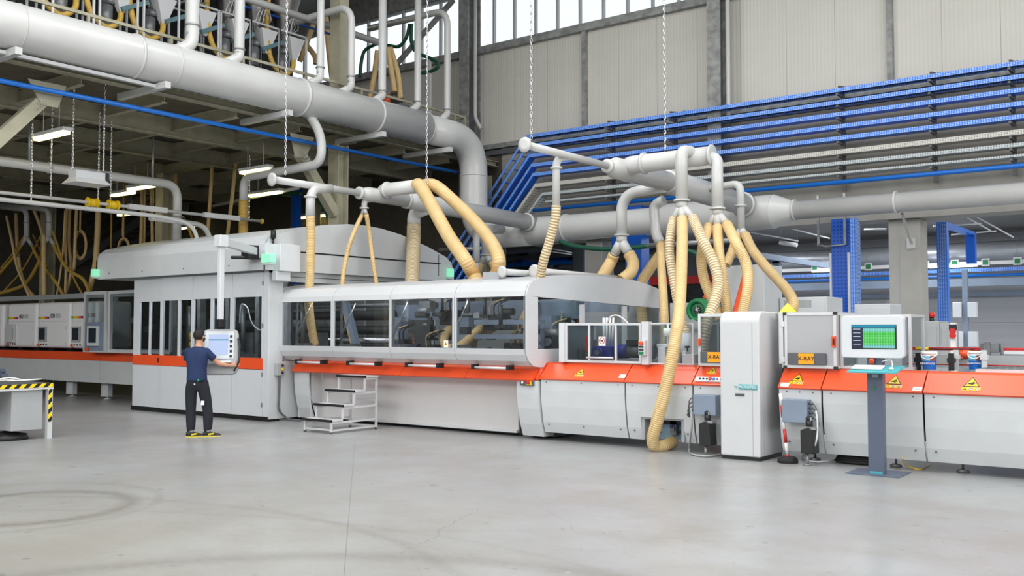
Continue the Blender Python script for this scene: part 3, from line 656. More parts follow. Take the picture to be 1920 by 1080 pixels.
# keyboard shelf: a tilted board
zk = P(1635, 697, Y=Yk - .3).z; ka, kb = px_x(1587, 697, Yk - .3), px_x(1680, 697, Yk - .3)
m = MB(); m.add([(ka, Yk - .3, zk), (kb, Yk - .3, zk), (kb + .03, Yk - .02, zk + .07), (ka + .05, Yk - .02, zk + .07), (ka, Yk - .3, zk - .02), (kb, Yk - .3, zk - .02), (kb + .03, Yk - .02, zk + .05), (ka + .05, Yk - .02, zk + .05)], [(0, 1, 2, 3), (7, 6, 5, 4), (0, 4, 5, 1), (1, 5, 6, 2), (2, 6, 7, 3), (3, 7, 4, 0)])
m.build('keyboard_shelf', M['teal'], t, bevel=.004)
q = Vector((kc - .02, Yk + .0, 0)); z = P(1640, 728, Y=Yk).z
MB().box(kc - .015, kc + .012, Yk - .012, Yk, z - .022, z + .022).build('key_switch', M['green'], t)
z = P(1640, 705, Y=Yk).z; MB().box(kc - .03, kc + .04, Yk - .006, Yk, z - .02, z + .02).build('type_plate', M['mgrey'], t)
kb_ = MB(); kb_.cbox((ka + .22, Yk - .17, zk + .048), .36, .14, .018, Matrix.Rotation(.245, 3, 'X')); kb_ = kb_.build('keyboard_body', M['paper'], None, bevel=.004); kb_.name = 'keyboard'
tag(kb_, 'white keyboard on the teal shelf of the monitor stand', 'keyboard')
ms = MB(); ms.sphere((kb - .08, Yk - .2, zk + .038), .035, .8, 1.2, .5); ms.tube(smooth_path([(kb - .08, Yk - .16, zk + .055), (kb - .12, Yk - .06, zk + .13), (kb - .22, Yk - .05, zk + .12), (kb - .25, Yk + .0, zk + .1)], 6), .004, 6)
tag(ms.build('computer_mouse', M['paper'], None), 'white corded mouse beside the keyboard on the teal shelf', 'mouse')
# barrier post
cy = 12.5; cx = px_x(1477, 860, cy)
t = thing('barrier_post', 'leaning red and white striped post in a round black rubber base', 'barrier', (cx, cy, 0))
MB().tube([(cx, cy, 0), (cx, cy, .001), (cx, cy, .05), (cx, cy, .08)], [.13, .135, .13, .1], 28).build('rubber_base', M['rubber'], t)
pa = Vector((cx, cy, .06)); pb = P(1463, 738, Y=12.45); st = [0, .06, .24, .45, .63, .82, 1.0]
for i in range(len(st) - 1):
    MB().cyl(pa.lerp(pb, st[i]), pa.lerp(pb, st[i + 1]), .022, 14).build('post_band', M['red' if i % 2 == 0 else 'paper'], t)
# ---------------------------------------------------------------- white rounded enclosure in the middle
HX0, HX1 = -14.93, -9.0
HP = [(12.62, 1.16), (12.45, 1.18), (12.33, 1.26), (12.27, 1.36), (12.25, 1.45)]
HT = [(12.25, 2.29), (12.275, 2.38), (12.33, 2.47), (12.43, 2.54), (12.6, 2.58), (12.9, 2.62), (13.37, 2.67), (13.95, 2.695), (14.55, 2.70), (15.1, 2.69), (15.67, 2.67), (16.1, 2.62), (16.48, 2.56), (16.7, 2.48), (16.8, 2.38), (16.84, 2.21)]
t = thing('machine_enclosure', 'long white rounded machine enclosure with four large front windows', 'machine enclosure', (-12, 14.5, 1.16))
wp = [(527, 620), (626, 729), (733, 848), (855, 982)]
wx = [(px_x(a, 600, 12.25), px_x(b, 600, 12.25)) for a, b in wp]
wx[0] = (HX0 + .1, wx[0][1])
seams = [px_x(p, 600, 12.25) for p in (622.5, 730.5, 851.5)]
edges = [HX0] + seams + [HX1 - .0]
for i in range(4):
    a, b = edges[i] + .004, edges[i + 1] - .004
    m = MB(); m.ribbon(HP[::-1], .035, 'x', a, b); m.ribbon(HT[:7], -.035, 'x', a, b)
    m.box(a, wx[i][0], 12.25, 12.285, 1.45, 2.29); m.box(wx[i][1], b, 12.25, 12.285, 1.45, 2.29)
    o = m.build('hood_section', M['white'], t)
    MB().box(wx[i][0], wx[i][1], 12.256, 12.264, 1.45, 2.29).build('window_pane', M['glass'], o)
    c = (wx[i][0] + wx[i][1]) / 2 + (.0 if i else .05); hw = .36
    z = 1.165; y = 12.36
    hm = MB().cyl((c - hw, y - .06, z - .02), (c + hw, y - .06, z - .02), .02)
    h = hm.build('grab_handle', M['alu'], o)
    each(MB().box(c - hw - .03, c - hw + .03, y - .09, y + .05, z - .05, z + .03).box(c + hw - .03, c + hw + .03, y - .09, y + .05, z - .05, z + .03), 'handle_bracket', M['black'], h)
# end face towards the right, with three windows and an arched top
m = MB(); yl = 12.25; yr = 16.84; z0, z1 = 1.45, 2.29
ew = [(P(1007, 600, X=HX1).y, P(1088, 600, X=HX1).y), (P(1095, 600, X=HX1).y, P(1167, 600, X=HX1).y), (P(1174, 600, X=HX1).y, P(1237, 600, X=HX1).y)]
m.prism([(yl, z0)] + [(a, b) for a, b in HP[::-1][1:]] + [(yr, 1.16), (yr, z0)], 'x', HX1 - .02, HX1 + .02)
m.prism([(p[0], p[1]) for p in HT] + [(yr, z1 - .12), (yl, z1 - .0)], 'x', HX1 - .02, HX1 + .02)
yy = [yl] + [v for e in ew for v in e] + [yr]
for i in range(0, len(yy), 2): m.box(HX1 - .02, HX1 + .02, yy[i], yy[i + 1], z0, z1 - .1)
for (a, b) in ew: pass
m.box(HX1 - .02, HX1 + .02, yy[0], yy[1], z1 - .1, z1)
m.build('end_panel', M['lwhite'], t)
for a, b in ew: MB().box(HX1 - .003, HX1 + .003, a, b, z0, z1 - .05).build('end_window_pane', M['clear'], t)
full = HP + HT[:-1] + [(16.84, 2.21), (16.84, 1.16)]
MB().ribbon(full + [full[0]], -.06, 'x', HX0 - .02, HX0).build('left_end_frame', M['lwhite'], t)
MB().ribbon([(a, b) for a, b in [(12.62, 1.13), (12.43, 1.14), (12.29, 1.24), (12.22, 1.37), (12.22, 2.38), (12.28, 2.52), (12.4, 2.59), (12.9, 2.66), (14.5, 2.74)]], -.06, 'x', HX0 - .06, HX0 - .02).build('left_gasket_rim', M['mgrey'], t)
MB().box(HX0, HX1 - .05, 16.78, 16.82, 1.2, 2.4).build('rear_panel', M['mgrey'], t)
MB().box(-14.4, -9.6, 12.75, 12.8, 2.46, 2.5).build('inner_lit_tube', M['tubeb'], t)
area('enclosure_lamp', (-12, 12.78, 2.44), 5.0, .08, 20)
MB().box(HX0, HX1 - .05, 12.9, 16.8, 1.17, 1.2).build('machine_table', M['dgrey'], t)
# things behind the glass
def inner_frame():
    t = thing('cutting_unit_frame', 'blue grey steel frame of the machine seen through the four large windows', 'machine part', (-12, 14, 1.2))
    MB().box(-13.6, -9.2, 14.0, 14.25, 1.95, 2.25).build('cross_beam', M['bgrey'], t)
    MB().box(-14.6, -9.2, 15.6, 15.8, 2.1, 2.35).build('cross_beam', M['bgrey'], t)
    for x in (-13.35, -11.6, -9.75): MB().box(x, x + .24, 13.7, 13.95, 1.2, 2.0).build('column', M['bgrey'], t)
    MB().box(-10.9, -9.5, 13.3, 13.5, 1.85, 1.93).build('top_rail', M['bgrey'], t)
    MB().box(-10.9, -9.6, 13.3, 13.5, 1.6, 1.68).build('top_rail', M['bgrey'], t)
    MB().bar((-14.3, 13.4, 2.3), (-13.9, 13.4, 1.25), .12).build('slanted_strut', M['bgrey'], t)
inner_frame()
t = thing('transport_drum', 'long dark horizontal shafts behind the left front window', 'machine part', (-14, 14.6, 1.3))
for z, r, mm in ((1.75, .09, 'dark'), (1.55, .07, 'chrome'), (2.05, .1, 'dark'), (1.38, .08, 'dark'), (2.25, .04, 'castg')): MB().cyl((-18.0, 13.9, z), (-13.45, 13.9, z), r).build('shaft', M[mm], t)
rnd = random.Random(3)
t = thing('tool_carriage', 'cluttered dark tool carriages and valves seen through the four large windows', 'machine part', (-11.5, 14.4, 1.2))
for k in range(46):
    x = -13.2 + rnd.random() * 4.0; y = 13.0 + rnd.random() * 1.8; z = 1.28 + rnd.random() * .95; s_ = .04 + rnd.random() * .11
    m = MB()
    if k % 3 == 0: m.cyl((x, y, z), (x + s_ * 2.5, y, z), s_ * .6, 12)
    elif k % 3 == 1: m.box(x, x + s_ * 1.8, y, y + s_, z, z + s_ * 1.3)
    else: m.cyl((x, y, z), (x, y, z + s_ * 3), s_ * .3, 10).box(x - s_, x + s_, y - .03, y + .03, z - .03, z + .02)
    m.build('valve' if k % 3 == 0 else 'tool_block' if k % 3 == 1 else 'clamp', M[('dark', 'castg', 'dgrey', 'dark', 'steel')[k % 5]], t)
for i, (x, lb) in enumerate(((-13.0, 'dark drive motor behind the second window'), (-12.3, 'dark gearbox low behind the third window'), (-11.9, 'dark servo block high behind the third window'), (-10.7, 'dark valve block behind the fourth window'), (-10.3, 'dark motor low behind the fourth window'), (-9.5, 'dark housing at the right end of the fourth window'))):
    z = (1.4, 1.3, 1.95, 1.85, 1.35, 1.5)[i]; y = 13.5 + .1 * (i % 3)
    t = thing('drive_unit', lb, 'machine part', (x, y, z), 'dark drive units inside the white enclosure')
    MB().box(x - .18, x + .2, y, y + .35, z - .1, z + .18).build('housing', M['dark'], t, bevel=.02)
    MB().cyl((x + .2, y + .17, z), (x + .45, y + .17, z), .1).cyl((x - .05, y, z + .05), (x - .05, y - .08, z + .05), .07).build('motor', M['castg' if i % 2 else 'dark'], t)
    for k in range(3): MB().tube(smooth_path([(x + .1 * k, y, z + .15), (x + .1 * k + .05, y - .05, z + .35), (x + .3 + .08 * k, y, z + .45)], 5), .012, 6).build('cable', M['black' if k else 'hose'], t)
for i, (x, lb) in enumerate(((-14.62, 'first'), (-13.38, 'second'), (-12.05, 'third'), (-10.65, 'fourth'))):
    t = thing('gas_strut', 'chrome gas spring inside the %s window from the left' % lb, 'gas spring', (x, 12.6, 1.6), 'gas springs inside the front windows')
    a, b = Vector((x, 12.42, 1.62)), Vector((x + .1, 12.7, 2.25)); MB().cyl(a, a.lerp(b, .55), .022).build('cylinder', M['dgrey'], t); MB().cyl(a.lerp(b, .5), b, .01).build('rod', M['chrome'], t)
    MB().box(x - .02, x + .02, 12.4, 12.9, 1.45, 1.5).bar((x, 12.44, 1.45), (x, 12.44, 2.3), .035).build('hood_arm', M['castg'], t)
def hose(pts, r, label, m='hose', group=None, n=9, seg=14, name='extraction_hose'):
    t = tag(MB().tube(smooth_path(pts, n), r, seg).build(name, M[m], None), label, 'hose', group)
    return t
hose([(-11.8, 13.9, 1.95), (-11.95, 13.7, 1.62), (-11.75, 13.6, 1.42), (-11.4, 13.6, 1.5), (-11.0, 13.7, 1.85), (-10.95, 13.75, 2.0)], .085, 'grey cream hose bent in a hook behind the third window')
hose([(-11.55, 14.0, 1.35), (-11.3, 13.8, 1.6), (-10.95, 13.9, 1.8), (-10.8, 14.1, 2.1)], .08, 'cream hose rising to the right behind the third window')
hose([(-10.0, 13.9, 2.3), (-10.2, 13.8, 1.9), (-10.25, 13.7, 1.5), (-10.05, 13.7, 1.25)], .08, 'cream hose hanging behind the fourth window')
q = P(838, 645, Y=12.27)
m = MB().box(q.x - .045, q.x + .045, 12.24, 12.25, q.z - .06, q.z + .06); m.add([(q.x - .035, 12.239, q.z - .02), (q.x + .035, 12.239, q.z - .02), (q.x, 12.239, q.z + .045)], [(0, 1, 2)], mi=1); m.add([(q.x - .012, 12.238, q.z - .01), (q.x + .012, 12.238, q.z - .01), (q.x, 12.238, q.z + .025)], [(0, 1, 2)], mi=2)
tag(m.build('warning_label', [M['paper'], M['yellow'], M['black']], None), 'small yellow triangle label in the corner of the third window', 'label')
for px in (570, 690, 905):
    q = P(px, 588, Y=13.9)
# ---- base below the enclosure
BX0 = px_x(548, 700, 12.5); BX1 = X_A0
t = thing('pedestal_unit', 'wide machine pedestal with an orange strip and a pale roller curtain below the white enclosure', 'machine base', (-12, 13.3, 0))
segs = [BX0] + [px_x(p, 700, 12.5) for p in (643, 751, 873)] + [BX1 - .07]
for i in range(4):
    MB().prism([(12.86, 1.17), (12.8, 1.17), (12.6, 1.12), (12.47, .96), (12.5, .94), (12.63, 1.0), (12.86, 1.0)], 'x', segs[i] + .004, segs[i + 1] - .004).build('orange_cover', M['orange'], t)
MB().prism([(12.95, 1.235), (12.78, 1.225), (12.56, 1.0), (12.56, .96), (12.95, .96)], 'x', BX1 - .07, BX1 - .004).build('orange_end_cap', M['orange'], t)
c0, c1 = px_x(585, 760, 12.9), px_x(972, 760, 12.9)
MB().box(c0, c1, 12.9, 12.94, .1, 1.0).build('roller_curtain', M['curtain'], t)
MB().box(c0, c1, 12.85, 12.93, .06, .1).build('curtain_bottom_bar', M['white'], t)
MB().box(BX0, BX1, 13.0, 16.7, .02, 1.16).build('machine_bed', M['dgrey'], t)
a1 = px_x(584, 740, 12.55)
PR = [(12.55, .95), (12.55, .75), (12.58, .5), (12.64, .25), (12.72, .05)]
MB().ribbon(PR, .03, 'x', BX0, BX0 + .42).box(BX0, BX0 + .03, 12.66, 13.0, .05, .95).box(BX0 + .39, BX0 + .42, 12.62, 13.0, .05, .95).build('left_pillar_panel', M['lgrey'], t)
b0 = px_x(969, 740, 12.55)
MB().prism(PR + [(13.0, .05), (13.0, .95)], 'x', b0, BX1 - .01).build('right_pillar_panel', M['lgrey'], t)
q = P(989, 717, Y=12.54)
MB().box(q.x - .13, q.x + .13, 12.51, 12.55, q.z - .05, q.z + .05).build('switch_plate', M['dgrey'], t); MB().box(q.x + .02, q.x + .11, 12.49, 12.52, q.z - .04, q.z + .04).build('yellow_switch_plate', M['yellow'], t); MB().cyl((q.x + .06, 12.5, q.z), (q.x + .06, 12.46, q.z), .025).build('stop_button', M['red'], t)
MB().cyl((q.x - .07, 12.51, q.z), (q.x - .07, 12.49, q.z), .02).build('selector_knob', M['paper'], t)
# ================================================================ tall processing cabinet with curved roof
KX0, KX1, KY = -19.68, -14.92, 11.97
kx = lambda p: px_x(p, 620, KY)
ARCH = [(11.8, 2.9), (11.8, 3.34), (11.86, 3.48), (12.0, 3.58), (12.4, 3.69), (12.8, 3.78), (13.3, 3.88), (13.9, 3.95), (14.4, 3.965), (14.9, 3.94), (15.48, 3.86), (16.35, 3.66), (17.0, 3.46), (17.2, 3.33), (17.29, 3.15), (17.3, 2.9)]
t = thing('processing_cabinet', 'tall grey white machine cabinet with curved roof, tall windows and an orange band', 'machine cabinet', (-17.4, 14, 0))
doors = [246, 302, 361, 435, 493]
win = [[(258, 275), (278, 296)], [(304, 333), (337, 358)], [(363, 394), (399, 431)], [(438, 490)]]
for i in range(4):
    a, b = kx(doors[i]) + .006, kx(doors[i + 1]) - .006; y = KY + (.05 if i == 0 else 0); wz0, wz1 = 1.23, 2.37 + .01 * i
    m = MB(); m.box(a, b, y, y + .04, .1, .99); m.box(a, b, y, y + .04, wz1, 2.87)
    e = [a] + [kx(v) for w_ in win[i] for v in w_] + [b]
    for k in range(0, len(e), 2): m.box(e[k], e[k + 1], y, y + .04, 1.215, wz1)
    d = m.build('cabinet_door', M['lwhite'], t)
    MB().box(a - .005, b + .005, y - .006, y + .04, 1.0, 1.215).build('orange_band', M['orange'], d)
    for w_ in win[i]: MB().box(kx(w_[0]), kx(w_[1]), y + .012, y + .018, wz0, wz1).build('door_window', M['glassd'], d)
    if i == 3: each(MB().box(b - .02, b + .01, y - .01, y + .02, .28, .36).box(b - .02, b + .01, y - .01, y + .02, .86, .94).box(b - .02, b + .01, y - .01, y + .02, 1.8, 1.88).box(b - .02, b + .01, y - .01, y + .02, 2.62, 2.7), 'door_hinge', M['steel'], d)
    if i == 0: q = kx(294); MB().box(q - .02, q + .02, y - .012, y, 1.06, 1.16).build('finger_grip', M['black'], d)
b = MB(); b.box(kx(493), KX1, KY + .01, KY + .06, .1, 2.9); b.build('corner_post_panel', M['lwhite'], t)
m = MB(); m.box(KX1 - .04, KX1, KY + .06, 17.2, .05, 1.15).box(KX1 - .04, KX1, KY + .06, 17.2, 2.7, 2.9).box(KX1 - .04, KX1, KY + .06, 12.34, 1.15, 2.7).box(KX1 - .04, KX1, 16.7, 17.2, 1.15, 2.7); m.build('right_side_panel', M['lgrey'], t)
MB().box(KX0 + .02, KX1 - .03, KY + .08, 12.3, 0, .1).build('plinth', M['black'], t)
MB().box(KX0, KX1, KY + .03, KY + .1, 2.86, 2.92).build('door_track', M['mgrey'], t)
m = MB(); m.ribbon(ARCH[:9], -.04, 'x', -20.75, -14.8); m.build('curved_roof', M['lgrey'], t)
m = MB(); m.prism(ARCH, 'x', -14.84, -14.795); m.build('right_gable', M['lgrey'], t)
MB().prism(ARCH, 'x', -20.75, -20.7).build('left_gable', M['lgrey'], t)
MB().box(KX0, KX1 - .05, 16.9, 17.0, .1, 2.9).build('rear_panel', M['mgrey'], t)
m = MB(); m.box(-14.796, -14.79, 12.5, 16.82, 3.27, 3.3); m.box(-14.796, -14.79, 12.4, 16.4, 2.785, 2.797); m.box(-14.796, -14.79, 16.75, 16.765, 3.0, 3.5)
m.build('panel_gap', M['black'], t)
m = MB()
for x in (-20.2, -18.9, -17.4, -15.9): m.cyl((x, 11.79, 3.02), (x, 11.8, 3.02), .015, 8)
m.build('roof_screws', M['dgrey'], t)
MB().box(-19.3, -15.3, 12.3, 12.36, 2.62, 2.66).build('inner_lit_tube', M['tubeb'], t); area('cabinet_fill_light', (-17.3, 12.33, 2.6), 4, .08, 26)  # glowing tube and fill light added to brighten the black cabinet interior
MB().box(-19.6, -15, 14.6, 14.65, .6, 2.8).build('inner_back_panel', M['mgrey'], t)
m = MB().box(-19.5, -15.2, 12.9, 13.4, 1.0, 1.25); m.build('inner_table', M['dgrey'], t)
m = MB().box(-19.6, -15.0, 12.6, 16.8, .3, .6); m.build('machine_bed', M['dark'], t)
rr = random.Random(5)
m = MB()
for x in (-19.2, -18.3, -17.3, -16.3, -15.4):
    m.box(x - .06, x + .06, 12.8, 12.95, .6, 2.7); m.cyl((x + .3, 13.0, 1.3), (x + .3, 13.0, 2.3), .05)
    m.box(x + .15, x + .5, 13.1, 13.5, 1.25, 1.7)
m.build('inner_supports', M['castg'], t)
m = MB().cyl((-19.4, 14, 1.9), (-15.2, 14, 1.9), .18).cyl((-19.4, 13.6, 2.5), (-15.2, 13.6, 2.5), .06); m.build('inner_rollers', M['castg'], t)
m = MB(); m.sphere((-18.05, 12.55, 1.62), .13, 1.3, .8, 1.1).box(-18.2, -17.9, 12.5, 12.6, 1.4, 1.5); m.build('yellow_motor_cover', M['yellow'], t)
m = MB().tube(smooth_path([(-16.2, 12.3, 1.9), (-16.1, 12.25, 2.25), (-15.9, 12.25, 2.2), (-15.75, 12.25, 1.9), (-15.55, 12.3, 1.75), (-15.4, 12.4, 1.8)], 8), .012, 8); m.build('white_cable', M['paper'], t)
def lamp_block(p, label, sx_=.2, sz=.17, sy=.14):
    t = thing('status_light', label, 'status light', p, 'pale green status lights on the curved roof')
    MB().box(p[0] - sx_ / 2, p[0] + sx_ / 2, p[1] - sy, p[1], p[2], p[2] + sz).build('green_lens', M['greyl'], t, bevel=.01)
    MB().box(p[0] - sx_ / 2 + .02, p[0] + sx_ / 2 - .02, p[1] - sy + .02, p[1], p[2] - .04, p[2]).build('bracket', M['lwhite'], t)
q = P(179, 519, Y=11.75); lamp_block((q.x + .02, 11.8, q.z), 'pale green status light at the left end of the curved roof', .14)
q = P(497, 492, Y=11.65); lamp_block((q.x, 11.8, q.z), 'pale green status light below the black arm joint', .27, .16)
q = P(849, 520, X=-14.7); lamp_block((-14.72, q.y, q.z), 'pale green status light at the right end of the curved roof', .12, .2)
# ---- operator panel hanging on a swing arm
ph = lambda x, y, d: P(x, y, D=d / 1.0)
t = thing('swing_arm_panel', 'grey operator panel with lit pale screen hanging from a white swing arm', 'operator panel', P(415, 700, D=16.3))
A = P(415, 452, D=16.3); Bq = Vector((-14.95, 11.95, A.z - .02))
m = MB().bar(A, (-14.99, 11.72, A.z), .1, .14); m.cbox(A + Vector((0, 0, .0)), .17, .17, .2); m.build('swing_arm', M['lwhite'], t, bevel=.01)
MB().cbox((-15.05, 11.68, A.z - .02), .26, .3, .26).bar((-15.1, 11.6, A.z - .12), (-15.3, 11.4, A.z - .12), .14, .06).build('arm_joint', M['black'], t, bevel=.02)
m = MB(); m.box(-14.97, -14.72, 11.75, 12.12, 3.12, 3.4); m.box(-14.82, -14.6, 12.0, 12.5, 2.88, 3.4); m.box(-14.82, -14.68, 11.98, 12.32, 2.7, 2.88); m.build('wall_bracket', M['lwhite'], t, bevel=.01)
MB().cyl((-14.75, 11.95, 3.4), (-14.75, 11.95, 3.5), .02).cyl((-14.75, 11.95, 3.5), (-14.75, 11.95, 3.66), .05).build('grip_knob', M['black'], t)
dv = Vector((.603, -.798, 0)); rv = Vector((.798, .603, 0))   # towards the camera side, to its right
pc = P(413, 655, D=16.35)
m = MB().bar(A - Vector((0, 0, .08)), (A.x, A.y, pc.z + .42), .085, .085); m.build('hanging_tube', M['lwhite'], t, bevel=.01)
MB().cbox((A.x, A.y, pc.z + .44), .13, .13, .13).build('swivel', M['black'], t, bevel=.01)
tilt = math.radians(24)
f2 = Vector((math.cos(math.radians(-42)), math.sin(math.radians(-42)), 0)); r2 = Vector((-f2.y, f2.x, 0)) # panel facing
nrm = (f2 * math.cos(.2) + Vector((0, 0, 1)) * math.sin(.2)).normalized(); up2 = nrm.cross(r2).normalized()
if up2.z < 0: up2 = -up2
RM = Matrix((r2, nrm, up2)).transposed()
c0 = pc + Vector((0, 0, -.02))
def lp(u, v, h): return c0 + r2 * u + up2 * v + nrm * h
def plate(m, u0, u1, v0, v1, h0, h1, mi=0): return m.cbox(lp((u0 + u1) / 2, (v0 + v1) / 2, (h0 + h1) / 2), abs(u1 - u0), abs(h1 - h0), abs(v1 - v0), RM, mi)
def rr_plate(m, u0, u1, v0, v1, r, h0, h1):
    o = rrect(u0, u1, v0, v1, r); n = len(o); m.add([lp(a, b_, h0) for a, b_ in o] + [lp(a, b_, h1) for a, b_ in o], [(i, (i + 1) % n, n + (i + 1) % n, n + i) for i in range(n)] + [tuple(range(n))[::-1], tuple(range(n, 2 * n))])
    return m
rr_plate(MB(), -.29, .29, -.4, .37, .09, -.12, .0).build('housing', M['mgrey'], t, bevel=.02, seg=3)
rr_plate(MB(), -.25, .22, -.14, .33, .02, 0, .012).build('face_plate', M['lwhite'], t)
plate(MB(), -.19, .13, -.08, .27, .012, .018).build('lit_display', M['scr_blue'], t)
plate(MB(), -.19, .13, .17, .19, .018, .02).build('display_header', M['scr_teal'], t)
m = MB()
for k in range(5): plate(m, .155, .195, .24 - .085 * k - .02, .24 - .085 * k + .02, .012, .024)
each(m, 'function_key', M['black'], t)
m = MB(); m.cbox(lp(-.03, -.22, .07), .46, .2, .03, RM); m.build('keyboard_ledge', M['lwhite'], t, bevel=.01)
m = MB()
for a in range(9):
    for b_ in range(3): m.cbox(lp(-.22 + .036 * a, -.203, .03 + .045 * b_), .022, .03, .012, RM)
each(m, 'key', M['mgrey'], t)
m = MB(); m.tube(smooth_path([lp(.29, .2, .03), lp(.32, .05, .05), lp(.31, -.2, .07), lp(.24, -.36, .05)], 6), .018, 10); m.build('edge_grip', M['black'], t)
# ---- switch box on the side of the cabinet with its conduit
t = thing('switch_box', 'small grey switch box with a black conduit down to the floor beside the cabinet corner', 'switch box', P(524, 692, X=-14.85))
q = P(524, 692, X=-14.86)
MB().box(-14.92, -14.82, q.y - .08, q.y + .1, q.z - .12, q.z + .12).build('enclosure', M['mgrey'], t, bevel=.01)
m = MB()
for k in range(3): m.cyl((-14.82, q.y + .03, q.z - .07 + .07 * k), (-14.79, q.y + .03, q.z - .07 + .07 * k), .022, mi=1 if k == 1 else 0)
each(m, 'push_button', [M['black'], M['yellow']], t)
MB().tube(smooth_path([(-14.85, q.y, q.z - .12), (-14.86, q.y, .5), (-14.85, q.y, .22), (-14.8, q.y + .12, .07), (-14.7, 12.4, .03), (-14.5, 12.45, .025)], 7), .022, 10).build('conduit', M['dgrey'], t)
# ================================================================ printing line at the far left
LY = 13.3
def lx(p, y=620): return px_x(p, y, LY)
t = thing('printing_line_base', 'long low conveyor base with orange band and short legs at the far left', 'conveyor', (-25.5, 13.8, 0))
ex = [-31.5, lx(11, 690), lx(187, 690), KX0 - .02]
for i in range(3):
    MB().box(ex[i] + .006, ex[i + 1] - .006, LY, LY + .03, .42, .98).build('side_panel', M['lgrey'], t)
    MB().prism([(LY - .02, .98), (LY - .02, 1.0), (LY + .05, 1.19), (LY + .12, 1.19), (LY + .12, .98)], 'x', ex[i] + .004, ex[i + 1] - .004).build('orange_cover', M['orange'], t)
MB().box(-31.5, KX0 - .02, LY + .12, LY + .9, .5, 1.2).build('machine_bed', M['dark'], t)
for px in (131, 197):
    x = px_x(px, 741, 13.5); t2 = MB().box(x - .1, x + .14, 13.5, 13.62, .06, .45).box(x - .12, x - .1, 13.46, 13.62, .06, .45).cyl((x + .02, 13.56, 0), (x + .02, 13.56, .08), .02).cyl((x + .02, 13.56, 0), (x + .02, 13.56, .02), .09); t2.build('leg', M['lgrey'], t)
tag(MB().box(-31.5, -19.8, 14.6, 14.85, 2.66, 2.8).build('overhead_rail', M['mgrey'], None), 'long grey rail running behind the white printing units', 'rail')
def printer(p0, p1, label, win, name='printing_unit'):
    x0, x1 = lx(p0), lx(p1)
    t = thing(name, label, 'printing unit', ((x0 + x1) / 2, LY + .4, 1.25), 'white printing units in a row')
    MB().box(x0, x1, LY, LY + 1.0, 1.28, 2.5).build('housing', M['bright'], t, bevel=.09, seg=4)
    wd = x1 - x0
    MB().box(x0 + .03, x1 - .12, LY - .004, LY + .0, 1.985, 1.992).box(x1 - .2, x1 - .19, LY - .004, LY, 1.76, 1.86).box(x1 - .2, x1 - .19, LY - .004, LY, 1.34, 1.44).build('panel_gap', M['mgrey'], t)
    MB().box(x0 + .02, x0 + .6, LY - .006, LY, 2.06, 2.12).build('rainbow_strip', M['rainbow'], t)
    text_mesh('000', .16, (x0 + .78, LY - .005, 2.13), (1, 0, 0), (0, 0, 1), M['black'], t); text_mesh('000', .16, (x0 + 1.07, LY - .005, 2.13), (1, 0, 0), (0, 0, 1), M['mgrey'], t)
    if win:
        MB().box(x0 + .07, x0 + .5, LY - .03, LY, 1.44, 1.85).build('display_frame', M['mgrey'], t, bevel=.01); MB().box(x0 + .13, x0 + .43, LY - .036, LY - .03, 1.5, 1.8).build('dark_display', M['scr_off'], t)
    else: MB().box(x0 + .02, x0 + .48, LY - .06, LY, 1.4, 1.92).build('side_door', M['white'], t, bevel=.03); MB().box(x0 + .43, x0 + .46, LY - .075, LY - .06, 1.5, 1.8).build('door_handle', M['mgrey'], t)
    m = MB().cyl((x0 + .08, LY - .04, 1.36), (x0 + .08, LY, 1.36), .035, mi=1)
    for k in range(3): m.cyl((x0 + .2 + .14 * k, LY - .02, 1.37), (x0 + .2 + .14 * k, LY, 1.37), .022)
    each(m, 'push_button', [M['black'], M['orange']], t)
    each(MB().box(x0 + .2, x0 + .5, LY + .2, LY + .6, 1.19, 1.28).box(x1 - .5, x1 - .2, LY + .2, LY + .6, 1.19, 1.28), 'mounting_foot', M['black'], t)
printer(14, 68, 'white printing unit with a side door, nearest the left edge', False); printer(71, 131, 'white printing unit with dark display, between its two neighbours', True); printer(133, 181, 'white printing unit with dark display, half behind the framed control booth', True)
printer(-46, 5, 'white printing unit cut by the left edge of the picture', True)
# framed booth
x0, x1 = lx(177), lx(219)
t = guard(x0, x1, 13.0, 13.9, 1.2, 2.72, 'aluminium framed control booth with a small dark touchscreen', glass='clear', name='control_booth', fr=.08)
MB().box(x0 + .08, x1 - .08, 13.0, 13.03, 1.24, 1.95).build('grey_panel', M['bgrey'], t)
zc = 1.62; xc = (x0 + x1) / 2
MB().box(xc - .26, xc + .26, 12.95, 13.0, 1.36, 1.86).build('screen_frame', M['lwhite'], t, bevel=.01); MB().box(xc - .17, xc + .17, 12.945, 12.95, 1.44, 1.8).build('touchscreen', M['scr_off'], t)
MB().cyl((xc - .24, 12.92, 1.27), (xc - .24, 13.0, 1.27), .04).build('stop_button', M['orange'], t)
x2 = KX0 - .02
t = guard(x1 + .02, x2, 13.05, 13.9, 1.2, 2.72, 'open aluminium frame with dark machinery left of the tall cabinet', glass='clear', name='processing_booth', fr=.08)
rr = random.Random(11)
m = MB(); m2 = MB()
for k in range(26):
    x = x1 + .2 + rr.random() * (x2 - x1 - .5); z = 1.3 + rr.random() * 1.2; y = 13.4 + rr.random() * .4; s_ = .05 + rr.random() * .12
    (m if k % 3 else m2).box(x, x + s_ * 1.6, y, y + s_, z, z + s_) if k % 2 else (m if k % 3 else m2).cyl((x, y, z), (x, y + .15, z), s_ * .7, 12)
m.box(x1 + .15, x2 - .15, 13.85, 13.9, 1.25, 2.6)
m.build('machinery', M['dark'], t); m2.build('fittings', M['castg'], t)
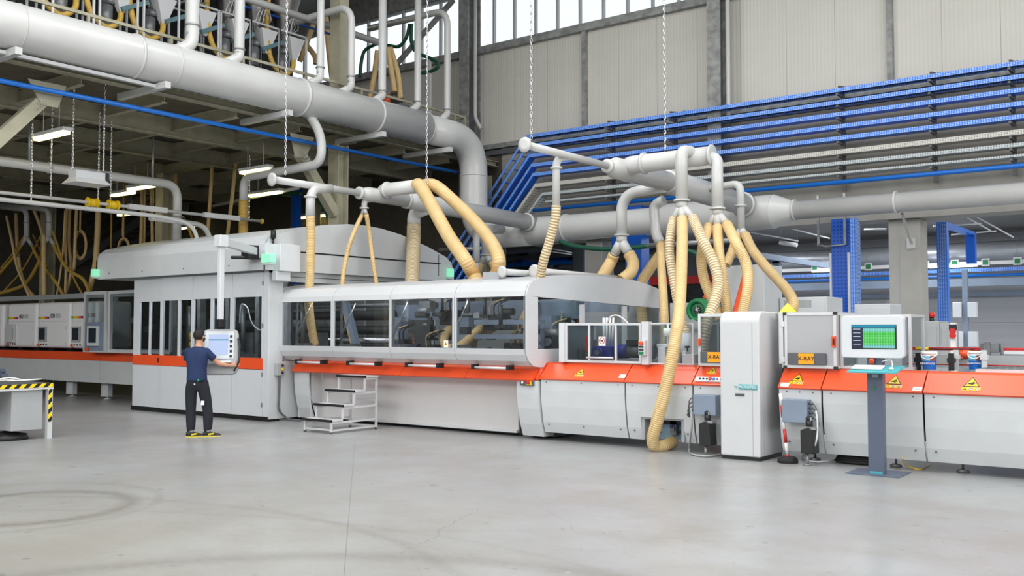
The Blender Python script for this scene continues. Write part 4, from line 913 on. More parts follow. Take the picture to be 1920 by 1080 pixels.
# ================================================================ aluminium steps
SX0, SX1 = -13.03, -12.3
t = thing('step_ladder', 'four step aluminium platform ladder with black tread edges in front of the roller curtain', 'step ladder', (-12.65, 11.8, 0))
steps = [(.235, 11.22), (.475, 11.48), (.71, 11.74), (.95, 12.0)]
for k, (z, y) in enumerate(steps):
    y1 = y + (.27 if k < 3 else .33)
    o = MB().box(SX0, SX1, y, y1, z - .03, z).build('tread', M['alu'], t); MB().box(SX0, SX1, y - .012, y + .03, z - .034, z + .004).build('tread_edge', M['black'], o)
m = MB()
for x in (SX0 + .02, SX1 - .055):
    ys = [11.24, 11.5, 11.76, 12.02]
    for k, (z, y) in enumerate(steps):
        zb = 0 if k == 0 else steps[k - 1][0]
        m.box(x, x + .035, ys[k], ys[k] + .035, zb, z - .03)
        m.box(x + .002, x + .033, ys[k] + .035, 12.3, z - .07, z - .035)
    m.box(x, x + .035, 12.3, 12.335, 0, .95); m.box(x + .002, x + .033, 11.27, 12.3, .04, .07)
m.box(SX0 + .05, SX1 - .05, 11.25, 11.28, .05, .08); m.box(SX0 + .05, SX1 - .05, 12.3, 12.33, .04, .07); m.box(SX0 + .05, SX1 - .05, 12.3, 12.33, .5, .53)
m.build('frame', M['alu'], t)
m = MB()
for x in (SX0 + .037, SX1 - .037):
    for y in (11.257, 12.317): m.cyl((x, y, 0), (x, y, .03), .024, 10)
each(m, 'rubber_foot', M['black'], t)
# ================================================================ work desk at the left edge
DX = -15.5; dy1 = 8.12; dy0 = 6.3; dx0 = -17.4
t = thing('work_desk', 'grey steel work desk with yellow and black hazard tape at the left edge', 'desk', ((DX + dx0) / 2, 7.2, 0))
zt = P(97, 718, X=DX).z
MB().box(dx0, DX, dy0, dy1, zt - .04, zt).build('desk_top', M['dgrey'], t)
MB().box(DX - .03, DX, dy0, dy1, zt - .1, zt - .04).build('top_rail', M['alu'], t)
MB().box(DX, DX + .004, dy0, dy1 - .01, zt - .065, zt - .003).build('hazard_tape', M['hazard'], t)
for y in (dy1 - .09, dy0):
    o = MB().box(DX - .08, DX, y, y + .08, 0, zt - .1).build('leg', M['alu'], t)
    if y > 7: MB().box(DX, DX + .004, y + .01, y + .07, .27, zt - .1).build('leg_hazard_tape', M['hazard'], o)
each(MB().box(dx0, dx0 + .08, dy1 - .09, dy1 - .01, 0, zt - .04).box(dx0, dx0 + .08, dy0, dy0 + .08, 0, zt - .04), 'leg', M['alu'], t)
ya = P(21, 780, X=DX - .05).y; zb = P(60, 806, X=DX - .05).z
MB().box(DX - .75, DX - .05, ya, dy1 - .15, zb, zt - .04).build('drawer_cabinet', M['mgrey'], t, bevel=.006)
q = P(12, 812, Z=.1)
t = thing('stool_base', 'black round stool base on the floor under the desk', 'stool', (q.x, q.y, 0))
MB().tube([(q.x, q.y, 0), (q.x, q.y, .001), (q.x, q.y, .08), (q.x, q.y, .13)], [.3, .33, .3, .08], 28).cyl((q.x, q.y, .1), (q.x, q.y, .36), .03).build('base_disc', M['black'], t)
a = P(40, 713, Z=zt)
m = MB(); m.cbox((a.x + .1, a.y - .02, zt + .006), .3, .42, .006, Matrix.Rotation(.4, 3, 'Z')); m.cbox((a.x - .1, a.y - .3, zt + .012), .3, .42, .006, Matrix.Rotation(-.3, 3, 'Z')); m.tube(smooth_path([(a.x - .1, a.y - .4, zt + .02), (a.x, a.y - .2, zt + .05), (a.x + .1, a.y, zt + .015), (a.x + .1, a.y + .3, zt + .012)], 6), .01, 6)
tag(m.build('loose_papers', M['paper'], None), 'white papers lying on the hazard taped desk', 'paper')
a = P(4, 706, Z=zt)
t = thing('bench_vice', 'small blue grey vice standing on the desk at the left edge', 'tool', (a.x, a.y, zt))
MB().box(a.x - .08, a.x + .1, a.y - .06, a.y + .06, zt, zt + .06).box(a.x - .05, a.x + .04, a.y - .04, a.y + .04, zt + .06, zt + .14).cyl((a.x - .1, a.y, zt + .1), (a.x + .12, a.y, zt + .1), .02).build('vice_body', M['kiosk'], t, bevel=.008)
# ================================================================ ducts
def duct(name, label, loc, cat='duct', group=None): return thing(name, label, cat, loc, group)
V = Vector
MX = -16.5
A0 = P(0, 41, X=MX); A1 = P(480, 162, X=MX); A2 = P(862, 259, X=MX)
MZ = (A0.z + A1.z + A2.z) / 3
DY = 20.1
def wpx(w, p): return w * (p - CAM).dot(_f) / FPX          # a width in the photograph as metres at that point
MR = wpx(74, A1) / 2 * .97
t = duct('extraction_duct', 'huge pale grey extraction duct sloping across the upper left and turning down at its elbow', (MX, 12, MZ))
ZL = 4.3
MB().tube([(MX, 3.0, MZ), (MX, 8, MZ), (MX, A1.y, MZ), (MX, DY - 2.0, MZ)], MR, 36).build('duct_run', M['duct'], t)
path = fillet([(MX, DY - 2.0, MZ), (MX, DY, MZ), (MX, DY, ZL - .0), (MX + 1.9, DY, ZL)], .95, 9)
MR2 = MR * .93
MB().tube(path, MR2, 36).build('elbow', M['duct'], t)
for px in (30, 250, 320, 560, 700, 872):
    y = P(px, 60 + .25 * px, X=MX).y
    if px == 872: y = DY - 2.0
    MB().ring((MX, y, MZ), (0, 1, 0), MR, .05 if px in (250, 560, 700) else .025, .025 if px in (250, 560, 700) else .01, 36).build('flange_ring', M['duct'], t)
for z in (5.9, 4.95): MB().ring((MX, DY, z), (0, 0, 1), MR2, .03, .01, 36).build('flange_ring', M['duct'], t)
MB().box(MX - .04, MX + .04, 3, 10.6, MZ - MR - .1, MZ - MR - .04).build('white_underside_rail', M['white'], t)
# risers
ris = [((318, 84), (361, 48), 24, 0), ((410, 118), (448.5, 93), 19, 0), ((558, 152), (600.5, 127), 14, 0), ((622, 170), (658.5, 144), 14, 1), ((690, 190), (716.5, 171), 15, 0), ((762, 207), (783, 191), 13, 0), ((822, 224), (838.5, 206), 12.5, 2)]
for i, (b, f, wd, el) in enumerate(ris):
    pb = P(*b, X=MX); pf = P(*f, X=MX); r = wpx(wd, pf) / 2
    pb = V((MX, pb.y, MZ + MR * .55)); base = [pb, V((MX, pf.y, MZ + MR + .12)), V((MX, pf.y, pf.z))]
    if el == 0: top = [V((MX, pf.y, 12.4))]
    elif el == 1: zt_ = P(658, 10, X=MX).z; top = [V((MX, pf.y, zt_)), V((MX - 4.5, pf.y - .2, zt_ - .1))]
    else: zt_ = P(838, 18, X=MX).z; top = [V((MX, pf.y, zt_)), V((MX - 2.9, pf.y, zt_ + .05))]
    o = MB().tube(fillet(base + top, .45, 6), r, 18).build('riser_pipe', M['duct'], t)
    MB().ring((MX, pf.y, pf.z), (0, 0, 1), r, .03, .02).build('pipe_clamp', M['steel'], o)
# branch down under the mezzanine
pa = P(578, 224, X=MX); y0 = pa.y
q1 = P(606, 262, Y=y0 + .35); zb_ = P(598, 308, Y=y0 + .35).z
o = MB().tube(fillet([(MX, y0, MZ - MR * .7), (MX + .05, y0 + .35, MZ - MR - .35), (MX + .05, y0 + .35, zb_), (px_x(457, 340, y0 + .35), y0 + .35, zb_ - .05), (px_x(457, 340, y0 + .35), y0 + .35, P(457, 378, Y=y0 + .35).z)], .4), wpx(17, q1) / 2, 18).build('branch_pipe', M['duct'], t)
xh = px_x(457, 340, y0 + .35)
for i, (px, py) in enumerate(((315, 161), (35, 107), (545, 214), (721, 256), (846, 284))):
    p = P(px, py, X=MX + .35); m = MB().box(MX - 1.3, MX + .35, p.y - .06, p.y + .06, MZ - MR - .14, MZ - MR - .02)
    m.build('support_channel', M['duct'], t)
hose([(xh, y0 + .35, P(457, 376, Y=y0 + .35).z), (xh, y0 + .35, 4.0), (xh - .03, y0 + .3, 3.3)], wpx(19, q1) / 2, 'yellowed hose hanging under the bent branch pipe behind the tall cabinet', 'hosey', 'vertical hoses behind the tall cabinet')
# wall duct
t = duct('wall_duct', 'long pale duct running along the wall below the cable trays to the right edge', (-10, DY, 4.3))
r1 = .315
xa, xb, xc, xd2, xe = px_x(1000, 430, DY), px_x(1062, 425, DY), px_x(1236, 424, DY), px_x(1452, 400, DY), px_x(1490, 397, DY)
MB().tube([(MX + 1.5, DY, ZL), (xa, DY, ZL), (xb, DY, 4.32)], [MR2, MR2 * .95, r1], 30, False).build('taper', M['duct'], t)
MB().tube([(xb, DY, 4.32), (xc, DY, 4.32)], r1, 30, False).build('duct_run', M['duct'], t)
MB().tube([(xc, DY, 4.32), (xc + .12, DY, 4.32), (xd2, DY, 4.32)], [r1, r1 + .06, r1 + .06], 30, False).build('duct_run', M['duct'], t)
MB().tube([(xd2, DY, 4.32), (xe, DY, 4.31)], [r1 + .06, .2], 30, False).build('taper', M['duct'], t)
MB().tube([(xe, DY, 4.31), (9.5, DY, 4.31)], .2, 26).build('duct_run', M['duct'], t)
for x, r in ((xb, r1), (xc, r1 + .03), (xe, .2), (px_x(1680, 385, DY), .2)): MB().ring((x, DY, 4.32), (1, 0, 0), r, .05, .03, 30).build('flange_ring', M['duct'], t)
# ---------------------------------------------------------------- the two header pipes
H1X, H2X = -14.4, -8.6
def hpt(px, py, X): return P(px, py, X=X)
def header(X, near, red, fl, far, rs, label, g):
    pn, pr, pf, pe = hpt(*near, X), hpt(*red, X), hpt(*fl, X), hpt(*far, X)
    z = (pn.z + pr.z + pf.z) / 3; t = duct('header_pipe', label, (X, (pn.y + pe.y) / 2, z), 'pipe', g)
    MB().tube([(X, pn.y, z), (X, pr.y, z)], rs[0], 16).build('thin_run', M['duct'], t)
    MB().ring((X, pn.y, z), (0, 1, 0), rs[0], .03, .055).build('end_flange', M['duct'], t)
    MB().tube([(X, pr.y - .02, z), (X, pr.y + .25, z), (X, pf.y, z)], [rs[0] + .02, rs[1], rs[1]], 24).build('middle_run', M['duct'], t)
    MB().ring((X, pr.y, z), (0, 1, 0), rs[0] + .02, .05, .04).build('flange_ring', M['duct'], t)
    MB().tube([(X, pf.y, z), (X, pf.y + .2, z), (X, DY - .2, 4.38 if g == 0 else z - .08)], [rs[1], rs[2], rs[2]], 26).build('thick_run', M['duct'], t)
    MB().ring((X, pf.y, z), (0, 1, 0), rs[1], .05, .035).build('flange_ring', M['duct'], t)
    MB().ring((X, DY - .45, z - .08), (0, 1, 0), rs[2], .05, .04).build('flange_ring', M['duct'], t)
    return t, z
H1, z1_ = header(H1X, (510, 332), (674, 362), (762, 379), (1010, 418), (.07, .15, .195), 'pale header pipe above the white enclosure, its end flange left of centre', 'header pipes')
H2, z2_ = header(H2X, (984, 267), (1139, 312), (1252, 343), (1445, 393), (.06, .185, .235), 'pale header pipe reaching out from the wall above the right end of the enclosure', 'header pipes')
def split(parent, top, ends, r0, r1):
    m = MB()
    for e in ends: m.tube([top, top.lerp(e, .45), e], [r0, r1 * 1.15, r1], 14)
    o = m.build('branch_fitting', M['duct'], parent)
    c = MB()
    for e in ends: d = (e - top).normalized(); c.ring(e - d * .02, d, r1, .02, .008, 16)
    c.build('hose_clamps', M['steel'], o); return o
def drop(parent, pts, r, fl=None, name='drop_pipe', rad=.25):
    o = MB().tube(fillet(pts, rad), r, 18).build(name, M['duct'], parent)
    if fl is not None: MB().ring(fl, (0, 0, 1), r, .03, .035, 20).build('flange_ring', M['duct'], o)
    return o
# header one: drops and the branch with the two big hoses
y = P(583, 350, X=H1X).y; yb = 12.5
d = P(582, 372, Y=yb); drop(H1, [(H1X, P(620, 350, X=H1X).y, z1_), (d.x, yb, z1_ - .08), (d.x, yb, P(582, 405, Y=yb).z)], .09, (d.x, yb, P(582, 369, Y=yb).z))
e = P(582, 405, Y=yb)
hose([e, P(583, 450, Y=12.55), P(581, 520, Y=12.6), P(579, 560, Y=12.7), P(582, 600, Y=12.8), P(590, 648, Y=12.9)], .085, 'cream hose dropping straight into the left end of the white enclosure')
y = P(697, 372, X=H1X).y
d = P(683, 388, Y=y - .15); drop(H1, [(H1X, y + .3, z1_ - .05), (d.x, y - .15, z1_ - .12), V((d.x, y - .15, P(683, 392, Y=y - .15).z))], .06, V((d.x, y - .15, P(683, 390, Y=y - .15).z)), rad=.15)
tp = V((d.x, y - .15, P(683, 391, Y=y - .15).z)); ea, eb = P(679, 402, Y=y - .15), P(687, 402, Y=y - .15); split(H1, tp, [ea, eb], .055, .035)
hose([ea, P(662, 440, Y=13.6), P(650, 480, Y=13.5), P(642, 535, Y=13.4), P(648, 590, Y=13.4), P(662, 648, Y=13.4)], .045, 'thin cream hose curving left from the small fork over the enclosure', group='forked thin hoses')
hose([eb, P(693, 440, Y=14.2), P(698, 480, Y=14.2), P(706, 533, Y=14.2), P(709, 560, Y=14.2)], .045, 'thin cream hose hanging right from the small fork over the enclosure', group='forked thin hoses')
y = P(800, 385, X=H1X).y; d = P(776, 412, Y=y)
drop(H1, [(H1X, y, z1_ - .1), (d.x, y, z1_ - .2), V((d.x, y, P(776, 426, Y=y).z))], .15, rad=.3)
hose([V((d.x, y, P(776, 424, Y=y).z)), P(775, 470, Y=y - .3), P(773, 520, Y=y - .8), P(773, 545, Y=y - 1)], .155, 'thick ribbed cream hose dropping in front of the curved cabinet gable', 'hoser')
yB = P(712, 364, X=H1X).y; zB = P(760, 352, Y=yB).z; xB = px_x(784, 350, yB)
o = MB().tube(fillet([(H1X, yB + .1, z1_), (H1X + .1, yB, zB), (xB, yB, zB)], .25), .14, 22).build('upper_branch', M['duct'], H1)
MB().ring((px_x(726, 355, yB), yB, zB), (1, 0, 0), .14, .05, .03).build('flange_ring', M['duct'], o)
E1 = V((xB, yB, zB))
hose([E1 + V((-.05, 0, 0)), E1 + V((.1, -.05, -.02)), P(812, 390, Y=yB - .1), P(842, 444, Y=yB - .3), P(874, 490, Y=yB - .6), P(890, 520, Z=2.75), P(893, 535, Z=2.55)], .135, 'thick smooth cream hose arching down to the enclosure top, nearer of the crossed pair', n=10, seg=18)
hose([E1 + V((-.05, .12, .02)), E1 + V((.25, .2, .02)), P(845, 372, Y=yB + .3), P(887, 412, Y=yB + .3), P(922, 455, Y=yB), P(936, 490, Y=yB - .3), P(930, 515, Z=2.8), P(918, 532, Z=2.6)], .125, 'thick smooth cream hose swinging wide to the right onto the enclosure top', n=10, seg=18)
# small white drop with forked hoses beside the big elbow
yS = 18.6
t = duct('drop_pipe', 'short white drop pipe with forked hoses beside the big duct elbow', P(910, 480, Y=yS), 'pipe')
drop(t, [P(940, 430, Y=yS + .9), P(912, 430, Y=yS), P(912, 478, Y=yS)], .12, P(912, 478, Y=yS))
ea, eb = P(903, 492, Y=yS), P(921, 492, Y=yS); split(t, P(912, 478, Y=yS), [ea, eb], .1, .08)
hose([ea, P(894, 515, Y=yS), P(892, 535, Y=yS)], .085, 'cream hose leaving the left fork beside the big duct elbow', group='hoses beside the elbow')
hose([eb, P(930, 510, Y=yS), P(936, 525, Y=yS)], .085, 'cream hose leaving the right fork beside the big duct elbow', group='hoses beside the elbow')
tag(MB().cyl(P(893, 430, Y=18), P(893, 492, Y=18), .085).tube([P(893, 492, Y=18), P(889, 530, Y=18)], .07, 12).build('vent_pipe', M['duct'], None), 'short straight white pipe left of the forked drop by the elbow', 'pipe')
# header two
d = P(1043, 320, Y=P(1052, 300, X=H2X).y); yq = d.y
drop(H2, [(H2X, P(1072, 297, X=H2X).y, z2_), (d.x, yq, z2_ - .05), (d.x, yq, P(1043, 388, Y=yq).z)], .062, (d.x, yq, P(1043, 315, Y=yq).z))
hose([P(1043, 386, Y=yq), P(1041, 410, Y=yq), P(1031, 450, Y=yq), P(1019, 490, Y=yq), P(1011, 530, Y=yq + .1)], .075, 'white ribbed hose slanting down left of the arched enclosure end', 'hoser', n=10)
yD4 = P(1236, 345, X=H2X).y + .2; x4 = px_x(1165, 380, yD4)
drop(H2, [(H2X, yD4, z2_ - .12), (x4, yD4, z2_ - .12 - .05), (x4, yD4, P(1165, 441, Y=yD4).z)], .105, (x4, yD4, P(1165, 441, Y=yD4).z), rad=.45)
tp = V((x4, yD4, P(1165, 441, Y=yD4).z)); ea, eb = P(1151, 478, Y=yD4), P(1179, 475, Y=yD4); split(H2, tp + V((0, 0, -.12)), [ea, eb], .1, .085)
MB().cyl(tp, tp + V((0, 0, -.14)), .105).build('fork_collar', M['duct'], H2)
hose([ea, P(1145, 492, Y=yD4), P(1132, 514, Y=yD4 - .3), P(1126, 524, Y=yD4 - .5)], .115, 'thick cream hose leaving the left fork over the arched enclosure end', group='pair of thick hoses')
hose([eb, P(1187, 492, Y=yD4), P(1183, 510, Y=yD4 - .2), P(1165, 525, Y=yD4 - .4)], .115, 'thick cream hose leaving the right fork over the arched enclosure end', group='pair of thick hoses')
yU = P(1165, 320, X=H2X).y; zU = P(1270, 299, Y=yU).z; xU = px_x(1335, 292, yU)
o = MB().tube(fillet([(H2X, yU + .2, z2_), (H2X + .15, yU, zU), (xU, yU, zU)], .35, 8), .155, 24).build('upper_branch', M['duct'], H2)
MB().ring((px_x(1208, 303, yU), yU, zU), (1, 0, 0), .155, .05, .03).build('flange_ring', M['duct'], o); MB().ring((xU, yU, zU), (1, 0, 0), .15, .03, .03).build('end_flange', M['duct'], o)
yE = yU - .38; x5 = px_x(1278, 340, yE)
drop(H2, [V((x5 + .1, yU, zU)), V((x5 + .02, yU - .1, zU + .08)), V((x5, yE, zU + .06)), V((x5, yE, P(1278, 376, Y=yE).z))], .1, V((x5, yE, P(1278, 376, Y=yE).z)), rad=.16)
tp = V((x5, yE, P(1278, 378, Y=yE).z)); MB().cyl(tp, tp + V((0, 0, -.1)), .095).build('fork_collar', M['duct'], H2)
e3 = [P(1262, 411, Y=yE - .05), P(1279, 411, Y=yE - .1), P(1299, 409, Y=yE - .05)]; split(H2, tp + V((0, 0, -.08)), e3, .085, .058)
Q = lambda pts: [P(a, b, Y=c) for a, b, c in pts]
hose([e3[0]] + Q([(1257, 440, 13.8), (1256, 480, 13.7), (1264, 530, 13.6), (1273, 580, 13.5), (1285, 628, 13.4)]), .072, 'white ribbed hose on the left of the three, ending behind the long smooth hose', 'hoser', 'hoses from the left triple fork', n=10)
q = P(1285, 628, Y=13.4); tag(MB().tube([q + V((0, 0, -.45)), q + V((0, 0, -.2)), q + V((0, 0, .03))], [.2, .09, .08], 18).build('suction_hood', M['lwhite'], None), 'pale cone shaped suction hood under the left ribbed hose', 'suction hood')
hose([e3[1]] + Q([(1279, 450, 13.6), (1277, 520, 13.1), (1273, 590, 12.62), (1264, 650, 12.42), (1250, 720, 12.38), (1232, 790, 12.36)]) + [P(1224, 822, Y=12.4), P(1228, 837, Y=12.5), P(1245, 836, Y=12.65), P(1262, 828, Y=12.9)], .088, 'long smooth cream hose hanging in front of the orange conveyor down to the floor', 'hose', n=10, seg=18)
hose([e3[2]] + Q([(1317, 450, 13.8), (1337, 490, 13.7), (1347, 530, 13.6), (1340, 565, 13.4), (1327, 600, 13.2), (1319, 635, 13.1), (1319, 660, 13.1)]), .085, 'white ribbed hose on the right of the three, ending inside the left X-RAY guard', 'hoser', n=10, seg=18)
yG = yU - .05; x6 = px_x(1345, 340, yG)
drop(H2, [V((xU - .1, yU, zU - .02)), V((x6 - .02, yU, zU - .06)), V((x6, yG, zU - .3)), V((x6, yG, P(1345, 392, Y=yG).z))], .095, V((x6, yG, P(1345, 391, Y=yG).z)), rad=.2)
tp = V((x6, yG, P(1345, 393, Y=yG).z)); MB().cyl(tp, tp + V((0, 0, -.08)), .09).build('fork_collar', M['duct'], H2)
e3 = [P(1329, 424, Y=yG), P(1345, 425, Y=yG - .05), P(1363, 421, Y=yG)]; split(H2, tp + V((0, 0, -.06)), e3, .08, .058)
hose([e3[0]] + Q([(1319, 455, 14.0), (1315, 490, 14), (1322, 530, 14), (1340, 572, 14), (1350, 600, 14)]), .08, 'smooth cream hose bending right behind the ribbed one, left of the second triple fork', group='hoses from the second triple fork', n=10)
hose([e3[1]] + Q([(1349, 480, 14.0), (1356, 530, 14), (1365, 590, 14)]), .08, 'smooth cream hose hanging nearly straight from the middle of the second triple fork', n=10)
hose([e3[2]] + Q([(1380, 455, 14.1), (1399, 495, 14.1), (1402, 540, 14), (1391, 590, 13.9)]), .085, 'smooth cream hose bulging right from the second triple fork behind the tall white cabinet', n=10)
yH = 17.4; x7 = px_x(1389, 400, yH)
drop(H2, [V((H2X + .1, yH + .2, z2_)), V((x7, yH, z2_ + .02)), V((x7, yH, P(1390, 432, Y=yH).z))], .075, V((x7, yH, P(1389, 386, Y=yH).z)), rad=.18)
tp = V((x7, yH, P(1390, 430, Y=yH).z)); ea, eb = P(1383, 440, Y=yH), P(1398, 441, Y=yH); split(H2, tp, [ea, eb], .075, .06)
hose([eb] + Q([(1412, 470, 17), (1440, 505, 16.5), (1470, 537, 16), (1487, 565, 15.6), (1484, 585, 15.5)]), .09, 'smooth cream hose reaching far right to the yellow beacon', n=10)
hose([ea] + Q([(1375, 465, 17.2), (1362, 497, 17)]), .085, 'short cream hose leaning left under the small right fork')
t = duct('drop_pipe', 'pale drop pipe half hidden behind the left triple fork', P(1232, 470, Y=16.8), 'pipe')
drop(t, [P(1245, 375, Y=16.8), P(1226, 385, Y=16.8), P(1230, 440, Y=16.8), P(1238, 455, Y=16.8)], .1)
hose(Q([(1250, 455, 17.0), (1240, 475, 17.0), (1218, 505, 16.8), (1203, 535, 16.6), (1204, 600, 16.6), (1205, 660, 16.6)]), .105, 'smooth cream hose slanting down to the right end of the arched enclosure')
hose(Q([(1238, 455, 16.8), (1240, 500, 16.5), (1244, 560, 16), (1247, 640, 15.6), (1247, 690, 15.6)]), .08, 'cream hose hanging behind the left triple fork')
# green hose with grey pipe end below the wall duct
tag(MB().tube(smooth_path(Q([(1050, 453, 19.2), (1080, 462, 19.2), (1130, 467, 19.2), (1180, 465, 19.2), (1214, 461, 19.2)]), 6), .055, 12).build('green_hose', M['ghose'], None), 'dark green hose sagging under the wall duct', 'hose')
tag(MB().tube(smooth_path(Q([(1285, 470, 19.2), (1300, 473, 19.2), (1320, 485, 19.2)]), 6), .055, 12).build('green_hose', M['ghose'], None), 'short dark green hose end right of the ribbed hose', 'hose')
tag(MB().cyl(P(1214, 461, Y=19.2), P(1372, 450, Y=19.2), .055).build('air_pipe', M['steel'], None), 'grey horizontal pipe at the end of the green hose', 'pipe')
tag(MB().cyl(P(825, 469, Y=19.3), P(905, 466, Y=19.3), .055).build('air_pipe', M['steel'], None), 'short grey horizontal pipe left of the small forked drop', 'pipe')
# ---------------------------------------------------------------- chains
def chain(top, bot, label, r=.021, group='hanging chains'):
    top, bot = V(top), V(bot); L = (top - bot).length; n = max(4, int(L / .062)); m = MB(); d = (bot - top) / n
    for k in range(n):
        c = top + d * (k + .5); a = V((1, 0, 0)) if k % 2 else V((0, 1, 0)); a = (a * .8 + V((.3, .3, 0)) * (1 if k % 2 else -1)).normalized()
        h = d.length * .62; pts = [c + V((0, 0, h)) + a * .0, c + V((0, 0, h * .5)) + a * r * .8, c - V((0, 0, h * .5)) + a * r * .8, c - V((0, 0, h)), c - V((0, 0, h * .5)) - a * r * .8, c + V((0, 0, h * .5)) - a * r * .8]
        m.tube(pts + [pts[0]], .007, 5, False)
    return tag(m.build('hanging_chain', M['chrome'], None, origin=bot), label, 'chain', group)
def chain_px(x, yb, label, ztop=12.4, **k): b = P(x, yb, **k); return chain((b.x, b.y, ztop), b, label)
chain_px(535, 328, 'chain holding the near end of the left header pipe', X=H1X)
chain((P(800, 345, Y=yB).x, yB, 12.4), P(800, 347, Y=yB), 'chain holding the branch where two thick hoses start')
chain_px(996, 262, 'chain holding the near end of the right header pipe', X=H2X)
chain((P(1247, 290, Y=yU).x, yU, 12.4), V((P(1247, 290, Y=yU).x, yU, zU + .15)), 'chain holding the upper branch of the right header pipe')
# ================================================================ cable trays on the wall
TY0, TY1 = 21.2, 21.5
tr = [(7.0, 'tray', 1000, 277, 1), (6.73, 'tray', 1003, 293, 1), (6.46, 'tray', 1006, 312, 0), (6.19, 'tray', 1010, 327, 0), (5.93, 'tray', 1013, 346, 0)]
names = ['topmost blue ladder cable tray on the wall', 'second blue ladder cable tray from the top', 'third blue cable tray from the top', 'fourth blue cable tray from the top', 'lowest of the five blue cable trays on the wall']
def tray(z, m, corner, label, ladder, w_=.09, group='cable trays on the wall', slope_to=None, th=.28):
    t = thing('cable_tray', label, 'cable tray', (0, 21.4, z), group)
    X0 = corner; X1 = 9.8
    each(MB().box(X0, X1, TY0, TY0 + .012, z, z + w_).box(X0, X1, TY0 + th - .012, TY0 + th, z, z + w_), 'side_rail', M[m], t)
    b = MB()
    if ladder:
        x = X0
        while x < X1: b.box(x, x + .03, TY0 + .012, TY0 + th - .012, z + .005, z + .025); x += .45
        each(b, 'rung', M['blue'], t)
        MB().box(X0, X1, TY0 + .1, TY0 + .24, z + .026, z + .06).build('cables', M['black'], t)
    else: b.box(X0, X1, TY0 + .012, TY0 + th - .012, z, z + .012); b.build('tray_floor', M[m], t)
    if slope_to is not None:
        e = V((slope_to[0], 0, slope_to[1])); d = (e - V((X0, 0, z))).normalized(); nn = V((d.z, 0, -d.x)) * w_
        s = MB()
        for yy in (TY0, TY0 + th - .012):
            a = V((X0, yy, z)); c = V((e.x, yy, e.z)); up_ = V((-d.z, 0, d.x)) * -w_ if False else V((d.z, 0, -d.x)) * -w_
            if up_.z < 0: up_ = -up_
            vs = [a, c, c + up_, a + V((0, 0, w_))]; vs2 = [v + V((0, .012, 0)) for v in vs]; s.add(vs + vs2, [(0, 1, 2, 3), (7, 6, 5, 4), (0, 4, 5, 1), (1, 5, 6, 2), (2, 6, 7, 3), (3, 7, 4, 0)])
        each(s, 'sloping_rail', M[m], t)
        if not ladder:
            a = V((X0, TY0 + .012, z)); c = V((e.x, TY0 + .012, e.z)); s = MB(); s.add([a, c, c + V((0, th - .03, 0)), a + V((0, th - .03, 0))], [(0, 1, 2, 3)]); s.build('sloping_floor', M['blue' if m == 'tray' else m], t)
        else:
            s = MB(); L = (e - V((X0, 0, z))).length; k = .3
            while k < L: c = V((X0, 0, z)) + d * k; s.box(c.x - .015, c.x + .015, TY0 + .012, TY0 + th - .012, c.z, c.z + .03); k += .45
            each(s, 'sloping_rung', M['blue'], t)
    return t
ends = []
for i, (z, m, cpx, cpy, lad) in enumerate(tr):
    cx = px_x(cpx - 14 + 0 * i, cpy, TY0)
    tray(z, m, cx, names[i], lad, slope_to=(cx - 3.9, z - 4.5))
tray(5.62, 'trayw', px_x(1003, 357, TY0), 'pale white perforated cable tray below the five blue ones', 0, .1, slope_to=(px_x(1003, 357, TY0) - 1.3, 4.2))
tray(5.38, 'trayg', px_x(1016, 372, TY0), 'upper galvanised cable tray below the pale white one', 0, .08, slope_to=(px_x(1016, 372, TY0) - 1.1, 4.2))
tray(5.18, 'trayg', px_x(1022, 388, TY0), 'lowest galvanised cable tray just above the bright blue pipe', 0, .05, th=.4)
tag(MB().cyl((px_x(1000, 395, 21.1), 21.1, 4.98), (9.5, 21.1, 4.98), .05).build('blue_pipe', M['bpipe'], None), 'bright blue pipe along the wall below the cable trays', 'pipe')
x = px_x(1240, 240, TY0) - 3.4; n = 0
bt = None
for px, wh in ((1138, 'above the thin drop pipe of the right header'), (1255, 'behind the upper branch of the right header'), (1572, 'above the wide blue vertical cable duct'), (1745, 'above the bright blue post'), (1895, 'nearest the right edge')):
    x = px_x(px, 230, TY0)
    t = thing('tray_bracket', 'grey steel bracket carrying the cable trays, ' + wh, 'bracket', (x, 21.6, 5), 'cable tray brackets on the wall')
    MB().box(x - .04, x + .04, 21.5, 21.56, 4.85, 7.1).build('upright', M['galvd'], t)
    m = MB()
    for z in (6.97, 6.7, 6.43, 6.16, 5.9, 5.59, 5.35, 5.15): m.box(x - .025, x + .025, 21.12, 21.5, z - .045, z - .005)
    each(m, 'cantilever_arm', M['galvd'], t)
    MB().bar((x + .1, 21.98, 7.2), (x, 21.25, 7.13), .04).box(x - .03, x + .03, 21.98, 22, 7.1, 7.3).build('upper_stay', M['galvd'], t)
# ================================================================ the far hall through the opening
def column(px0, px1, Y0, Y1, m, name, label, z1=4.15, cat='column', group=None, py=480):
    a, b = px_x(px0, py, Y0), px_x(px1, py, Y0); t = thing(name, label, cat, ((a + b) / 2, (Y0 + Y1) / 2, 0), group)
    return t, a, b
t, a, b = column(1666, 1726, 21.7, 22.3, 'concrete', 'concrete_column', 'pale concrete column right of the wide blue cable column', group='concrete columns in the opening')
MB().box(a, b, 21.7, 22.3, 0, 4.15).build('shaft', M['concrete'], t, bevel=.02)
xc_ = (a + b) / 2
MB().bar((px_x(1690, 402, 20.4), 20.45, 4.12), (px_x(1709, 450, 21.66), 21.66, 3.62), .05).box(px_x(1700, 450, 21.66), px_x(1716, 450, 21.66), 21.66, 21.7, 3.5, 3.72).build('duct_brace', M['duct'], t)
MB().box(xc_ - .1, xc_ - .085, 21.69, 21.7, 2.2, 4.0).build('crack_joint', M['mgrey'], t)
